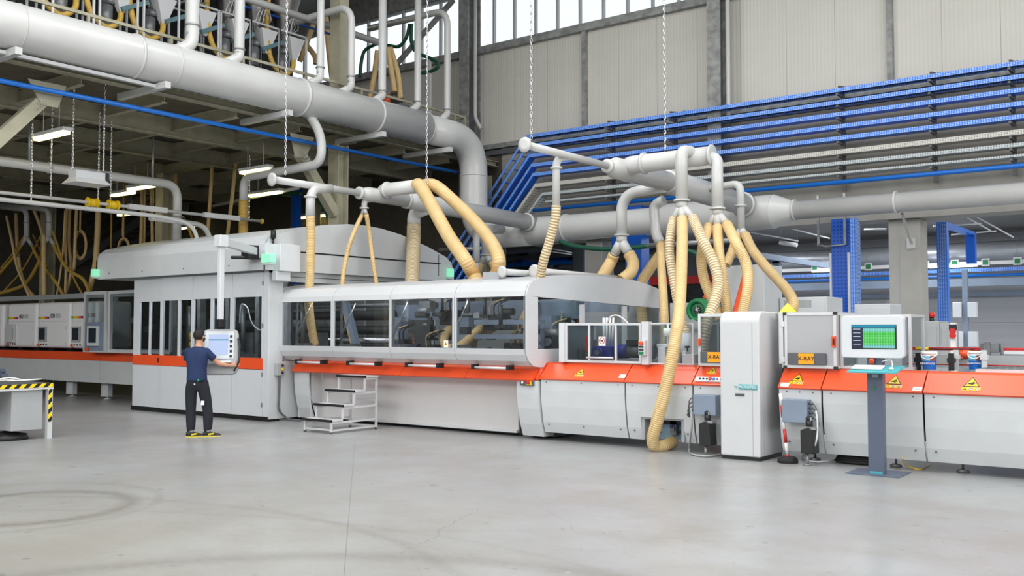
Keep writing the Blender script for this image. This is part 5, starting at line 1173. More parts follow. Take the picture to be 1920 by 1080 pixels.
t, a, b = column(1099, 1129, 21.7, 22.3, 'concrete', 'concrete_column', 'pale concrete column seen behind the wall duct left of the thick blue post', group='concrete columns in the opening')
MB().box(a, b, 21.7, 22.3, 0, 4.15).build('shaft', M['concrete'], t, bevel=.02)
t, a, b = column(1559, 1604, 21.3, 21.6, 'bcol', 'cable_riser', 'wide blue perforated vertical cable duct rising to the beam', group='blue vertical cable ducts')
MB().box(a, b - .1, 21.3, 21.55, 0, 4.2).build('perforated_cover', M['bcol'], t); MB().box(b - .1, b, 21.3, 21.65, 0, 4.2).build('side_rail', M['tray'], t)
each(MB().box(a - .03, a + .01, 21.25, 21.3, 1.0, 3.45).box(b - .16, b - .11, 21.25, 21.3, 1.0, 3.45), 'guard_rail', M['alu'], t)
m = MB().box(a - .28, a - .23, 21.2, 21.25, 3.62, 4.75).box(b - .22, b - .17, 21.2, 21.25, 3.62, 4.75).tube(fillet([(a - .25, 21.2, 3.65), (a - .1, 21.2, 3.6), (b - .2, 21.2, 3.62)], .05), .02, 8)
m.build('hanger_frame', M['steel'], t)
t, a, b = column(1176, 1196, 21.3, 21.7, 'blue', 'cable_riser', 'blue vertical cable duct behind the fork over the arched enclosure end', group='blue vertical cable ducts', py=440)
MB().box(a - .06, b + .1, 21.3, 21.7, 0, 4.9).build('cover', M['blue'], t); MB().box(a - .5, a - .05, 21.35, 21.6, 3.9, 4.3).build('side_box', M['blue'], t)
t, a, b = column(1757, 1776, 24, 24.3, 'tray', 'cable_riser', 'bright blue perforated post with arms reaching back into the far hall', group='blue vertical cable ducts', py=500)
zt2 = P(1765, 416, Y=24).z
MB().box(a, b, 24, 24.2, 0, zt2).build('perforated_post', M['tray'], t)
ye2 = P(1810, 445, X=a).y; MB().box(a, b, 24.2, ye2, zt2 - .08, zt2).build('arm', M['tray'], t); MB().box(a, b, ye2, ye2 + .2, P(1812, 494, Y=ye2).z, zt2).build('second_post', M['blue'], t)
# silver duct, lamps and pipes
SY = 34.5
t = duct('silver_duct', 'large shiny silver round duct across the far hall', (-8, SY, 4.2), 'duct')
zs = P(1700, 478, Y=SY).z
MB().tube([(-34, SY, zs), (9, SY, zs)], .32, 28).build('duct_run', M['silver'], t)
for x in range(-30, 8, 3): MB().ring((x + .3, SY, zs), (1, 0, 0), .32, .05, .015).build('joint_ring', M['silver'], t)
yy_ = SY - .3
for z0, h, m, lb in ((P(1700, 499, Y=yy_).z, .12, 'paper', 'white cable channel with small green signs in the far hall'), (P(1700, 511, Y=yy_).z, .12, 'tray', 'blue cable tray under the white channel in the far hall')):
    t = thing('far_cable_channel', lb, 'cable channel', (-8, yy_, z0))
    MB().box(-34, 9, yy_ - .1, yy_, z0 - h / 2, z0 + h / 2).build('channel', M[m], t)
    if m == 'paper':
        for px in (1528, 1628, 1735, 1790, 1848, 1908): x = px_x(px, 496, yy_ - .12); tt = MB().box(x - .12, x + .12, yy_ - .14, yy_ - .1, z0 - .1, z0 + .14); o = tt.build('sign_holder', M['paper'], t); MB().box(x - .08, x + .08, yy_ - .15, yy_ - .14, z0 - .06, z0 + .1).build('green_sign', M['green'], o)
for px0, px1, py, lb in ((1523, 1558, 508, 'lit tube lamp left of the wide blue cable duct'), (1742, 1832, 499, 'lit tube lamp behind the bright blue post')):
    z = P((px0 + px1) / 2, py, Y=yy_ - .2).z; a, b = px_x(px0, py, yy_ - .2), px_x(px1, py, yy_ - .2)
    tag(MB().box(a, b, yy_ - .25, yy_ - .15, z - .04, z + .04).build('tube_lamp', M['tubeb'], None), lb, 'lamp', 'tube lamps in the far hall')
tag(MB().cyl((-34, 34, P(1700, 521, Y=34).z), (9, 34, P(1700, 521, Y=34).z), .05).build('blue_pipe', M['bpipe'], None), 'thin blue pipe across the far hall under the blue tray', 'pipe')
tag(MB().box(-34, 9, 33, 33.2, P(1800, 530, Y=33).z - .12, P(1800, 530, Y=33).z + .12).build('crane_beam', M['bgrey'], None), 'pale blue grey horizontal beam in the far hall', 'beam')
t = thing('steel_post', 'pale grey post carrying four small white boxes in the far hall', 'post', (px_x(1810, 600, 30), 30, 0))
x = px_x(1810, 600, 30); MB().box(x - .07, x + .07, 30, 30.14, 0, P(1810, 505, Y=30).z).build('shaft', M['bgrey'], t)
for py, dx in ((581, -.2), (581, .2), (636, -.17), (636, .2)):
    z = P(1810, py, Y=30).z; MB().box(x + dx - .12, x + dx + .12, 29.9, 30.1, z - .22, z + .22).build('junction_box', M['lwhite'], t, bevel=.02)
t = thing('hall_lamp', 'white lamp hanging from wires left of the wide blue cable duct', 'lamp', P(1480, 452, Y=26))
p = P(1478, 457, Y=26); MB().cyl(p + V((-.25, 0, .05)), p + V((.25, 0, -.05)), .06).build('lamp_body', M['white'], t); MB().cyl(p + V((.25, 0, -.02)), V((p.x + .25, p.y, 5.06)), .008).cyl(p + V((-.2, 0, .08)), V((p.x - .2, p.y, 5.06)), .008).build('hanger', M['steel'], t)
wn = [((1390, 432), (1497, 452), 27), ((1468, 425), (1556, 447), 27), ((1621, 430), (1661, 430), 26), ((1750, 424), (1840, 419), 27), ((1784, 440), (1868, 433), 28), ((1800, 400), (1858, 433), 27), ((1820, 400), (1900, 445), 28), ((1000, 460), (1080, 475), 27), ((1020, 470), (1072, 477), 27)]
wl = ['left of the hanging lamp', 'right of the hanging lamp', 'beside the concrete column', 'at the top of the bright blue post', 'right of the bright blue post', 'steeply above the post boxes', 'near the right edge', 'left of the concrete column behind the duct', 'lowest one left behind the duct']
for (a, b, yv), lb in zip(wn, wl):
    tag(MB().cyl(P(*a, Y=yv), P(*b, Y=yv + .8), .022, 8).build('ceiling_conduit', M['lwhite'], None), 'thin pale conduit under the far ceiling ' + lb, 'conduit', 'thin conduits under the far ceiling')
# grey cabinets, blower, shelves behind the machine
def cabinet(px0, px1, py0, py1, Y, dep, m, name, label, cat='cabinet', zb=0, group=None, **k):
    a, b = px_x(px0, py1, Y), px_x(px1, py1, Y); zt = P((px0 + px1) / 2, py0, Y=Y).z
    t = thing(name, label, cat, ((a + b) / 2, Y + dep / 2, zb), group)
    MB().box(a, b, Y, Y + dep, zb, zt).build('housing', M[m], t, bevel=.012)
    MB().box(a + .04, b - .04, Y - .012, Y, zb + .1, zt - .08).build('door', M[m], t, bevel=.004)
    return t, a, b, zt
cabinet(1256, 1295, 568, 620, 18.3, .8, 'lgrey', 'switch_cabinet', 'low grey cabinet behind the hoses left of the green blower', group='grey cabinets behind the line')
cabinet(1358, 1434, 497, 620, 17.6, .9, 'lgrey', 'switch_cabinet', 'tall pale grey cabinet with a red tube leaning on it', group='grey cabinets behind the line')
cabinet(1434, 1460, 566, 620, 18.8, .6, 'lgrey', 'switch_cabinet', 'low grey cabinet left of the yellow beacon', group='grey cabinets behind the line')
t, a, b, zt = cabinet(1462, 1552, 557, 640, 18.3, .9, 'lgrey', 'switch_cabinet', 'wide pale grey cabinet with dark top vents behind the hazy guard', group='grey cabinets behind the line'); MB().box(a + .1, b - .3, 18.285, 18.3, zt - .2, zt - .06).build('vent_strip', M['mgrey'], t)
t, a, b, zt = cabinet(1603, 1670, 570, 640, 20, .8, 'lwhite', 'switch_cabinet', 'pale cabinet with lifting eyes between blue duct and concrete column', group='grey cabinets behind the line'); MB().tube([V((a + .08 + .03 * math.cos(k), 20.1, zt + .03 + .03 * math.sin(k))) for k in [i * PI / 5 for i in range(11)]], .008, 6).tube([V((b - .08 + .03 * math.cos(k), 20.1, zt + .03 + .03 * math.sin(k))) for k in [i * PI / 5 for i in range(11)]], .008, 6).build('lifting_eyes', M['steel'], t)
cabinet(1735, 1762, 602, 660, 18.5, .7, 'mgrey', 'switch_cabinet', 'dark grey cabinet with a small red lamp on top, right of the concrete column', group='grey cabinets behind the line')
cabinet(1762, 1781, 605, 660, 18.5, .7, 'mgrey', 'switch_cabinet', 'narrow grey cabinet with red switches below the bright blue post', group='grey cabinets behind the line')
q = P(1747, 595, Y=18.8); tag(MB().cyl(q + V((0, 0, -.1)), q + V((0, 0, 0)), .04, mi=0).cyl(q, q + V((0, 0, .09)), .05, mi=1).build('signal_lamp', [M['black'], M['red']], None), 'small red and black signal lamp on top of the dark grey cabinet', 'lamp')
t = thing('socket_board', 'white board with red power sockets at the far cabinets', 'socket board', P(1787, 640, Y=17.5)); a = P(1782, 660, Y=17.5); b = P(1791, 605, Y=17.5)
MB().box(a.x, b.x, 17.5, 17.6, 0, b.z).build('board', M['paper'], t); m = MB()
for py in (621, 629): c = P(1787, py, Y=17.5); m.cyl(c, c + V((0, -.06, 0)), .05, 12)
each(m, 'red_socket', M['red'], t); c = P(1787, 614, Y=17.5); MB().box(c.x - .06, c.x + .06, 17.47, 17.5, c.z - .05, c.z + .05).build('breaker_window', M['black'], t)
z = 2.735
t = thing('roof_pipe', 'pale pipe with an end flange lying along the top of the arched enclosure end', 'pipe', (-9.4, 14.4, z)); MB().cyl((-9.4, 13.05, z), (-9.4, 16.2, z - .02), .06).build('pipe_run', M['duct'], t); MB().ring((-9.4, 13.05, z), (0, 1, 0), .06, .03, .05).build('end_flange', M['duct'], t)
t = thing('roof_pipe', 'shorter pale pipe with a round end on the enclosure roof left of the ribbed hose', 'pipe', (-9.85, 13.2, z)); MB().cyl((-9.85, 12.75, z - .01), (-9.85, 14.4, z), .055).build('pipe_run', M['duct'], t); MB().ring((-9.85, 12.75, z - .01), (0, 1, 0), .055, .03, .04).build('end_flange', M['duct'], t); MB().box(-10.3, -9.95, 12.8, 13.0, 2.6, z).build('mount_block', M['mgrey'], t)
q = P(905, 524, Z=2.68); tag(MB().box(q.x - .22, q.x + .3, q.y, q.y + .5, 2.56, 2.72).box(q.x - .22, q.x - .1, q.y - .01, q.y + .5, 2.6, 2.74, mi=1).build('roof_unit', [M['mgrey'], M['orange']], None), 'small grey unit with a red end between the two thick hoses on the enclosure roof', 'machine part')
# green blower
c = P(1308, 582, Y=15.4); t = thing('blower', 'round green blower fan with a star shaped grille behind the hoses', 'blower', c - V((0, 0, .3)))
m = MB(); r = wpx(23, c)
m.tube([c, c + V((0, .001, 0)), c + V((0, .22, 0)), c + V((0, .23, 0))], [r * .4, r, r, r * .4], 32); m.build('volute', M['green'], t)
MB().tube([c + V((r * .78 * math.cos(k), -.01, r * .78 * math.sin(k))) for k in [i * PI / 14 for i in range(29)]], r * .2, 10, False).build('rim', M['green'], t)
MB().cyl(c + V((0, -.03, 0)), c + V((0, .0, 0)), r * .33, 24).build('inlet', M['dark'], t); m = MB()
for k in range(4): d = V((math.cos(k * PI / 4), 0, math.sin(k * PI / 4))) * r * .3; m.cyl(c - d + V((0, -.04, 0)), c + d + V((0, -.04, 0)), .006, 6)
m.build('star_grille', M['chrome'], t)
MB().box(c.x - .25, c.x + .1, 15.4, 15.55, 0, c.z - r).cbox(c + V((-.02, -.05, -r - .03)), .16, .14, .12, Matrix.Rotation(.5, 3, 'Y')).build('stand', M['mgrey'], t)
tag(MB().cyl(P(1402, 500, Y=17.0), P(1402, 500, Y=17.0).lerp(P(1378, 592, Y=16.4), 2.6), .06).build('red_tube', M['orange'], None), 'orange red tube leaning in front of the tall pale grey cabinet', 'tube')
tag(MB().cyl(P(1345, 520, Y=18), P(1320, 560, Y=17.6), .04).build('red_tube', M['orange'], None), 'thin red tube seen between the ribbed hose and the smooth one', 'tube')
t = thing('storage_rack', 'dark storage rack with an orange red beam behind the hoses', 'rack', (px_x(1270, 540, 24), 24, 0)); a, b = px_x(1205, 530, 24), px_x(1372, 530, 24)
z = P(1290, 524, Y=24).z; MB().box(a, b, 24, 24.1, z - .12, z + .1).build('orange_beam', M['red'], t); MB().box(a, b, 24.1, 24.9, .1, z - .12).build('dark_contents', M['dark'], t); MB().box(a, b, 24.1, 24.9, z + .12, z + .75).build('upper_contents', M['dgrey'], t)
m = MB()
for i in range(16):
    for k in range(5): x = a + .15 + i * (b - a) / 16; m.cyl((x, 24.06, 1.7 + k * .22), (x, 24.1, 1.7 + k * .22), .05, 8)
m.build('hole_pattern', M['black'], t)
t = thing('steel_gantry', 'pale grey steel gantry frame left of the wide blue cable duct', 'frame', (px_x(1455, 480, 24), 24, 0)); xg = px_x(1457, 520, 23.5)
MB().box(xg - .12, xg + .05, 23.5, 23.7, 0, P(1455, 490, Y=23.5).z).box(xg - 2.0, xg + .1, 23.5, 23.7, P(1455, 490, Y=23.5).z - .05, P(1455, 480, Y=23.5).z).box(xg + .0, xg + .12, 21.9, 27, P(1455, 490, Y=23.5).z, P(1455, 480, Y=23.5).z).build('frame', M['bgrey'], t)
each(MB().box(xg - 1.9, xg - .12, 23.55, 23.6, 2.3, 2.45).box(xg - 1.9, xg - .12, 23.55, 23.6, 1.9, 2.0), 'cross_rail', M['bgrey'], t)
t, a, b, zt = cabinet(1073, 1097, 460, 560, 26, .8, 'dgrey', 'far_cabinet', 'dark grey upright block left of the concrete column behind the enclosure')
# far left part of the opening: dark shelving
t = thing('pallet_rack', 'dim tall rack with blue beams between the duct elbow and a concrete column', 'rack', (px_x(1000, 490, 30), 30, 0)); a, b = px_x(930, 490, 30), px_x(1098, 490, 30)
for py, m in ((470, 'bgrey'), (482, 'dgrey'), (495, 'bpipe'), (508, 'dgrey'), (520, 'blue')):
    z = P(1000, py, Y=30).z; MB().box(a, b, 30, 30.15, z - .07, z + .07).build('beam', M[m], t)
for x in (a, (a + b) / 2, b - .1): MB().box(x, x + .1, 30, 30.9, 0, 4.0).build('upright', M['dgrey'], t)
rq = random.Random(4)
for k in range(14): x = a + .3 + rq.random() * (b - a - 1); z = P(1000, (482, 495, 508, 520)[k % 4], Y=30).z + .07; MB().box(x, x + .3 + rq.random() * .5, 30.2, 30.8, z, z + .12 + rq.random() * .12).build('stored_box', M[('dgrey', 'blue', 'mgrey', 'dark')[k % 4]], t)
# ================================================================ things on the right conveyor
def bucket(px, py0, py1, Y, label, wd):
    x = px_x(px, py1, Y); z1 = P(px, py0, Y=Y).z; z0 = 1.25; r = wpx(wd, V((x, Y, z1))) / 2
    t = thing('paint_bucket', label, 'bucket', (x, Y, z0), 'paint buckets on the conveyor')
    MB().tube([(x, Y, z0), (x, Y, z0 + .001), (x, Y, z1), (x, Y, z1 - .005)], [r * .5, r * .86, r, r * .9], 26).build('pail', M['paper'], t)
    h = z1 - z0
    f = lambda v: r * (.86 + .14 * v) + .002
    def band(v0, v1, m, nm, a0=0, a1=360, off=0):
        s = MB(); n = 18; vs = []
        for k in range(n + 1):
            a = math.radians(a0 + (a1 - a0) * k / n)
            for v in (v0, v1): vs.append((x + (f(v) + off) * math.cos(a), Y + (f(v) + off) * math.sin(a), z0 + h * v))
        s.add(vs, [(2 * k, 2 * k + 2, 2 * k + 3, 2 * k + 1) for k in range(n)], True); s.build(nm, m, t)
    band(.03, .78, M['bpipe'], 'blue_label', 180, 360); band(.5, .78, M['skyl'], 'label_sky', 180, 300, .001); band(.5, .8, M['brown'], 'label_picture', 290, 345, .002)
    text_mesh('LAVAMANI', r * .4, (x, Y - r - .004, z0 + h * .36), (1, 0, 0), (0, 0, 1), M['paper'], t)
    MB().tube([(x, Y, z1 - .03), (x, Y, z1 - .029), (x, Y, z1 + .005), (x, Y, z1 + .006)], [r * .9, r * 1.05, r * 1.05, r * .9], 26).build('rim', M['paper'], t)
    MB().tube(smooth_path([(x - r * 1.05, Y - .01, z1 - .02), (x - r * .7, Y - r * .9, z1 - .07), (x + r * .2, Y - r * 1.1, z1 - .09), (x + r * .9, Y - r * .6, z1 - .05), (x + r * 1.05, Y, z1 - .02)], 6), .006, 6).build('carry_handle', M['paper'], t)
M['skyl'] = mat('label_sky_blue', (120, 190, 225), .4, dirt=0); M['brown'] = mat('label_brown_hands', (165, 95, 70), .4, dirt=.2)
bucket(1743, 660, 694, 13.05, 'paint bucket with blue label, nearer the monitor stand', 27)
bucket(1829, 659, 691, 13.35, 'paint bucket with blue label behind the steel uprights', 24)
t = thing('roller_bed', 'row of steel conveyor rollers at the right edge', 'roller conveyor', (px_x(1880, 690, 13.2), 13.3, 1.24)); xr = px_x(1838, 692, 12.95)
for k in range(22):
    x = xr + .09 * k; MB().cyl((x, 12.97, 1.26), (x, 13.9, 1.26), .03, 10).build('roller', M['castg'], t)
MB().box(xr - .05, xr + 2.1, 12.93, 12.97, 1.235, 1.275).box(xr - .05, xr + 2.1, 13.9, 13.94, 1.235, 1.275).build('side_rail', M['alu'], t)
def rail_post(px, Y, label, zt=1.5, m='alu'):
    x = px_x(px, 680, Y); return tag(MB().box(x - .03, x + .03, Y, Y + .05, 1.24, zt).box(x - .045, x + .045, Y - .01, Y + .06, zt - .12, zt - .06).build('rail_post', M[m], None), label, 'post', 'posts of the roller conveyor')
rail_post(1721, 13.1, 'black post left of the nearer paint bucket', 1.46, 'black'); rail_post(1783, 13.1, 'black post right of the nearer paint bucket', 1.46, 'black')
rail_post(1792, 13.25, 'steel upright left of the farther paint bucket', 1.5); rail_post(1845, 13.25, 'steel upright right of the farther paint bucket', 1.5)
for py, Y, lb, r in ((653, 14.2, 'upper red and white rail above the roller conveyor', .012), (684, 13.4, 'lower thin red rail behind the paint buckets', .008), (656, 14.4, 'second upper red rail behind the first one', .01)):
    tag(MB().cyl((px_x(1700, py, Y), Y, P(1800, py, Y=Y).z), (1.5, Y, P(1800, py, Y=Y).z), r, 8).build('safety_rope', M['red'], None), lb, 'rail', 'red rails over the roller conveyor')
c = P(1804, 661, Y=13.9); tag(MB().cyl(c + V((-.05, 0, -.02)), c + V((.1, 0, -.02)), .06).box(c.x - .1, c.x + .02, 13.85, 13.95, c.z - .08, c.z + .04).build('orange_motor', M['orange'], None), 'small orange motor between the two paint buckets', 'motor')
c = P(1855, 655, Y=14.0); t = thing('sensor_head', 'grey clamp block on the red rails', 'machine part', c); MB().box(c.x - .1, c.x + .12, 13.95, 14.1, c.z - .04, c.z + .08).box(c.x - .06, c.x + .02, 13.93, 13.99, c.z - .15, c.z + .1).cyl(c + V((.15, 0, -.1)), c + V((.15, 0, .08)), .02).build('clamp_block', M['castg'], t, bevel=.006)
q = P(1732, 654, Y=13.6); tag(MB().cyl(q + V((-.1, 0, 0)), q + V((.06, 0, 0)), .022, mi=0).cyl(q + V((.06, 0, 0)), q + V((.6, .1, 0)), .01, mi=1).build('yellow_handle', [M['yellow'], M['dark']], None), 'tool with a yellow handle lying on the red rail beside the monitor stand', 'tool')
m = MB(); a = px_x(1880, 664, 14.0); m.box(a, a + 1.2, 14.0, 14.2, 1.44, 1.48); m.box(a - .1, a + 1.2, 14.0, 14.3, 1.28, 1.4); tag(m.build('steel_side_guide', M['alu'], None), 'long steel guide plate behind the rollers at the right edge', 'machine part')
m = MB(); a = px_x(1706, 690, 13.9); m.box(a, a + 2.2, 13.9, 14.1, 1.25, 1.42); tag(m.build('steel_side_guide', M['mgrey'], None), 'grey machine bed block behind the nearer paint bucket', 'machine part')
# small machinery seen inside the left glazed guard
t = thing('cutter_head', 'blue motor and dark cutter head inside the guard with the prohibition sign', 'machine part', (px_x(1130, 655, 13.1), 13.2, 1.2))
q = px_x(1131, 662, 13.1); MB().box(q - .14, q + .2, 13.0, 13.4, 1.3, 1.5).cyl((q, 13.0, 1.4), (q, 12.93, 1.4), .08).build('gear_housing', M['motor'], t, bevel=.015)
MB().cyl((q, 12.93, 1.4), (q, 12.9, 1.4), .045).build('hub', M['castg'], t)
MB().cyl((q + .2, 13.2, 1.42), (q + .4, 13.2, 1.42), .11).build('blue_flange', M['motor'], t); MB().cyl((q + .4, 13.2, 1.42), (q + .66, 13.2, 1.42), .1).build('motor_body', M['castg'], t); MB().cyl((q + .66, 13.2, 1.42), (q + .85, 13.2, 1.42), .12).build('motor_end', M['motor'], t)
MB().box(q + .42, q + .64, 13.1, 13.2, 1.52, 1.6).build('terminal_box', M['black'], t)
m = MB()
for k in range(4): m.cyl((q - .05 + .05 * k, 13.2, 1.5), (q - .05 + .06 * k, 13.2, 1.95), .018)
m.tube(smooth_path([(q + .0, 13.2, 1.85), (q + .1, 13.15, 1.96), (q + .25, 13.15, 1.98), (q + .4, 13.2, 1.86)], 6), .012, 8); m.build('air_hoses', M['paper'], t)
MB().box(q - .55, q - .4, 13.1, 13.3, 1.3, 1.45).box(q - .3, q - .25, 13.1, 13.3, 1.3, 1.6).cyl((q - .65, 13.2, 1.37), (q - .2, 13.2, 1.37), .02).build('guide_spindle', M['castg'], t)
MB().box(q - .3, q - .26, 13.05, 13.1, 1.42, 1.66).build('red_bracket', M['red'], t)
# ================================================================ mezzanine at the left
EX = -17.05; ZM = 6.2
t = thing('mezzanine', 'cream grey steel mezzanine platform over the dark area on the left', 'mezzanine', (-26, 13, 0))
MB().box(-36, EX, 3.2, 21.9, ZM + .42, ZM + .5).build('deck', M['mezzd'], t)
m = MB()
def ibeam(m, p, q, h=.3, w_=.16):
    p, q = V(p), V(q); d = (q - p).normalized(); a = V((-d.y, d.x, 0)); z = V((0, 0, 1))
    m.bar(p + z * (h / 2), q + z * (h / 2), w_, .02); m.bar(p - z * (h / 2), q - z * (h / 2), w_, .02); m.bar(p, q, .014, h)
for k, x in enumerate((EX - .1, -19.6, -22.2, -25.2, -28.5, -32)):
    hh = .14 if k == 0 else .4; mm = MB(); ibeam(mm, (x, 3.2, ZM + .4 - hh / 2), (x, 21.9, ZM + .4 - hh / 2), hh, .2); mm.build('main_beam', M['mezz'], t)
y = 4.2; 
while y < 21.5:
    mm = MB(); ibeam(mm, (-36, y, ZM + .27), (EX - .2, y, ZM + .27), .26, .12); mm.build('cross_beam', M['mezz'], t); y += 1.75
for x, y, z1 in ((EX - .25, 7.0, ZM), (EX - .25, 15.95, ZM), (-24.5, 7.5, ZM), (-24.5, 15.95, ZM), (-31, 15.95, ZM), (-24.5, 21.5, ZM), (EX - .3, 21.6, ZM)):
    mm = MB(); mm.box(x - .17, x + .17, y - .17, y - .14, 0, z1).box(x - .17, x + .17, y + .14, y + .17, 0, z1).box(x - .012, x + .012, y - .14, y + .14, 0, z1); mm.build('column', M['mezz'], t)
mm = MB().box(EX - .42, EX - .08, 15.8, 16.1, ZM + .5, 12.4); mm.build('upper_column', M['mezz'], t)
X_ = EX - .2
for (ax, ay), (bx, by), gz in (((82, 185), (-30, 285), 0), ((560, 285), (628, 402), 1)):
    a = P(ax, ay, X=X_); b = P(bx, by, X=X_); mm = MB().bar(a, b, .03, .24, up=(1, 0, 0)).bar(a + V((.08, 0, 0)), b + V((.08, 0, 0)), .22, .03, up=(1, 0, 0)) if False else MB().bar(a, b, .2, .22); mm.build('diagonal_brace', M['mezz'], t)
    g = V((X_ + .12, a.y, ZM)); s_ = 1 if gz else 1
    MB().prism([(a.y - .35, ZM + .02), (a.y + .35, ZM + .02), (a.y + (.1 if gz else .2), a.z - .15), (a.y - (.2 if gz else .1), a.z - .15)], 'x', X_ + .1, X_ + .13).build('gusset_plate', M['mezz'], t)
    mm = MB()
    for i in range(3):
        for j in range(2): c = a.lerp(b, .06 + .05 * i) + V((.12, 0, .05 * (j * 2 - 1))); mm.cyl(c, c + V((.03, 0, 0)), .016, 8)
    mm.build('bolts', M['chrome'], t)
# guard rail
zr = (P(480, 111, X=EX).z + P(860, 219, X=EX).z) / 2
rl = MB().box(EX - .02, EX + .02, 3.5, 20.4, zr - .03, zr + .03).box(EX - .02, EX + .02, 3.5, 20.4, zr - .55, zr - .51); rl.build('guard_rail', M['mezz'], t)
for y in [4.2 + 1.75 * k for k in range(10)] : MB().box(EX - .025, EX + .025, y - .025, y + .025, ZM + .5, zr - .03).build('rail_post', M['mezz'], t)
MB().box(EX - 2.2, EX - .02, 20.36, 20.4, zr - .03, zr + .03).box(EX - .03, EX + .03, 20.35, 20.41, ZM + .5, zr - .03).build('end_rail', M['mezz'], t)
zb_ = P(420, 236, X=EX + .05).z
tag(MB().cyl((EX + .08, 4, zb_), (EX + .08, 20.9, zb_), .045).build('blue_pipe', M['bpipe'], None), 'long blue pipe along the underside edge of the mezzanine', 'pipe')
tag(MB().cyl((EX + .08, 20.9, zb_), (EX + .08, 20.9, 3.5), .045).build('blue_pipe', M['bpipe'], None), 'vertical blue pipe behind the elbow of the big duct', 'pipe')
pz = P(600, 43, X=-17.9); tag(MB().cyl((-17.9, 6, pz.z), (-17.9, P(712, 80, X=-17.9).y, pz.z), .085).build('overhead_pipe', M['duct'], None), 'straight pale pipe running above the mezzanine guard rail', 'pipe')
pz = P(560, 45, X=-18.6); tag(MB().cyl((-18.6, 6, pz.z), (-18.6, P(640, 68, X=-18.6).y, pz.z), .03).build('blue_pipe', M['blue'], None), 'thin blue pipe above the mezzanine between the hoppers', 'pipe')
tag(MB().box(-27, -21.2, 7.0, 17.8, ZM + .5, 12.3).build('dark_backing_block', M['dark'], None), 'plain dark block added behind the hoppers to darken the background', 'backing block')  # invented block, added only to make the background behind the hoppers dark
# hoppers
def hopper(px, i, label):
    y = P(px, 60, X=-18.7).y; x = -18.7; zb = ZM + .5
    t = thing('dosing_hopper', label, 'hopper', (x, y, zb), 'steel hoppers on the mezzanine')
    MB().tube([(x, y, zb + 1.95), (x, y, zb + 2.05), (x, y, zb + 3.3), (x, y, zb + 5.2)], [.1, .1, .42, .42], 24).build('cone', M['silver2'], t)
    MB().tube([(x, y, zb + 1.8), (x, y, zb + 1.95)], .18, 18).build('valve', M['castg'], t)
    f = MB()
    for dy in (-.42, .42):
        for dx in (-.3, .35): f.box(x + dx - .02, x + dx + .02, y + dy - .02, y + dy + .02, zb, zb + 2.3)
    for dy in (-.42, .42): f.box(x - .3, x + .35, y + dy - .02, y + dy + .02, zb + 2.26, zb + 2.3)
    for dx in (-.3, .35): f.box(x + dx - .02, x + dx + .02, y - .42, y + .42, zb + 2.26, zb + 2.3)
    f.build('frame', M['alu'], t)
    MB().bar((x + .3, y - .9, zb + 1.7), (x + .3, y - .3, zb + 2.0), .09).build('feeder_arm', M['tealg'], t)
    m = MB(); c = V((x + .37, y + .12, zb + 2.2)); vs = [c + V((0, -.24, 0)), c + V((0, .24, 0)), c + V((-.3, .24, 0)), c + V((-.3, -.24, 0)), c + V((-.1, -.05, -.55)), c + V((-.1, .05, -.55)), c + V((-.2, .05, -.55)), c + V((-.2, -.05, -.55))]
    m.add(vs, [(0, 1, 2, 3), (0, 4, 5, 1), (1, 5, 6, 2), (2, 6, 7, 3), (3, 7, 4, 0), (7, 6, 5, 4)]); m.build('outlet_funnel', M['white'], t)
    m = MB()
    for k in range(3): m.tube(smooth_path([(x + .36, y - .3 + .1 * k, zb + 2.3), (x + .42, y - .22 + .1 * k, zb + 2.55 + .06 * k), (x + .3, y + .0 + .1 * k, zb + 2.45), (x + .1, y + .1, zb + 2.35)], 5), .009, 6)
    m.build('air_lines', M['paper'], t)
    MB().cyl((x + .1, y - .15, zb + 1.3), (x + .1, y - .15, zb + 1.75), .14).cyl((x + .1, y - .2, zb + 1.2), (x + .1, y + .25, zb + 1.2), .08).build('motor', M['castg'], t)
    h = smooth_path([c + V((-.15, 0, -.5)), c + V((-.12, -.05, -.75)), c + V((-.1, -.35, -.95)), c + V((-.1, -.7, -.7)), c + V((-.1, -.85, 0)), c + V((-.1, -.8, .9))], 8)
    if i in (0, 4, 6): return
    tag(MB().tube(h, .06, 12).build('extraction_hose', M['hosey'], None), 'yellow hose looping under the ' + label.split(' at ')[0].split(',')[0], 'hose', 'yellow hoses on the mezzanine')
M['silver2'] = mat('dull_steel_cone', (125, 124, 122), .35, .7, dirt=.12); M['tealg'] = mat('grey_teal_paint', (95, 130, 138), .5, dirt=.1)
for i, (px, lb) in enumerate(((22, 'steel hopper nearest the left edge'), (120, 'steel hopper above the first duct flange'), (205, 'steel hopper left of the thick riser pipe'), (285, 'steel hopper just before the thick riser pipe'), (362, 'steel hopper behind the thick riser pipe'), (425, 'steel hopper behind the second riser pipe'), (480, 'steel hopper right of the second riser pipe'), (532, 'farthest steel hopper on the mezzanine'))): hopper(px, i, lb)
for k, (pts, lb) in enumerate(((((590, 40, 18.2), (575, 80, 18.2), (562, 115, 18.2)), 'pale hose slanting left behind the third riser'), (((611, 30, 18.5), (616, 90, 18.5), (624, 160, 18.5)), 'pale hose hanging between third and fourth riser'), (((575, 85, 18.5), (590, 105, 18.5), (592, 120, 18.5)), 'short pale hose beside the farthest hopper'),
        (((708, 95, 18.6), (702, 140, 18.6), (693, 185, 18.6)), 'pale hose left of the fifth riser'), (((727, 90, 18.6), (735, 140, 18.6), (740, 172, 18.6)), 'pale hose right of the fifth riser'), (((732, 90, 18.8), (746, 140, 18.8), (751, 185, 18.8)), 'farther pale hose right of the fifth riser'))):
    hose([P(a, b, Y=c) for a, b, c in pts], .075, lb, 'hose', 'pale hoses on the mezzanine')
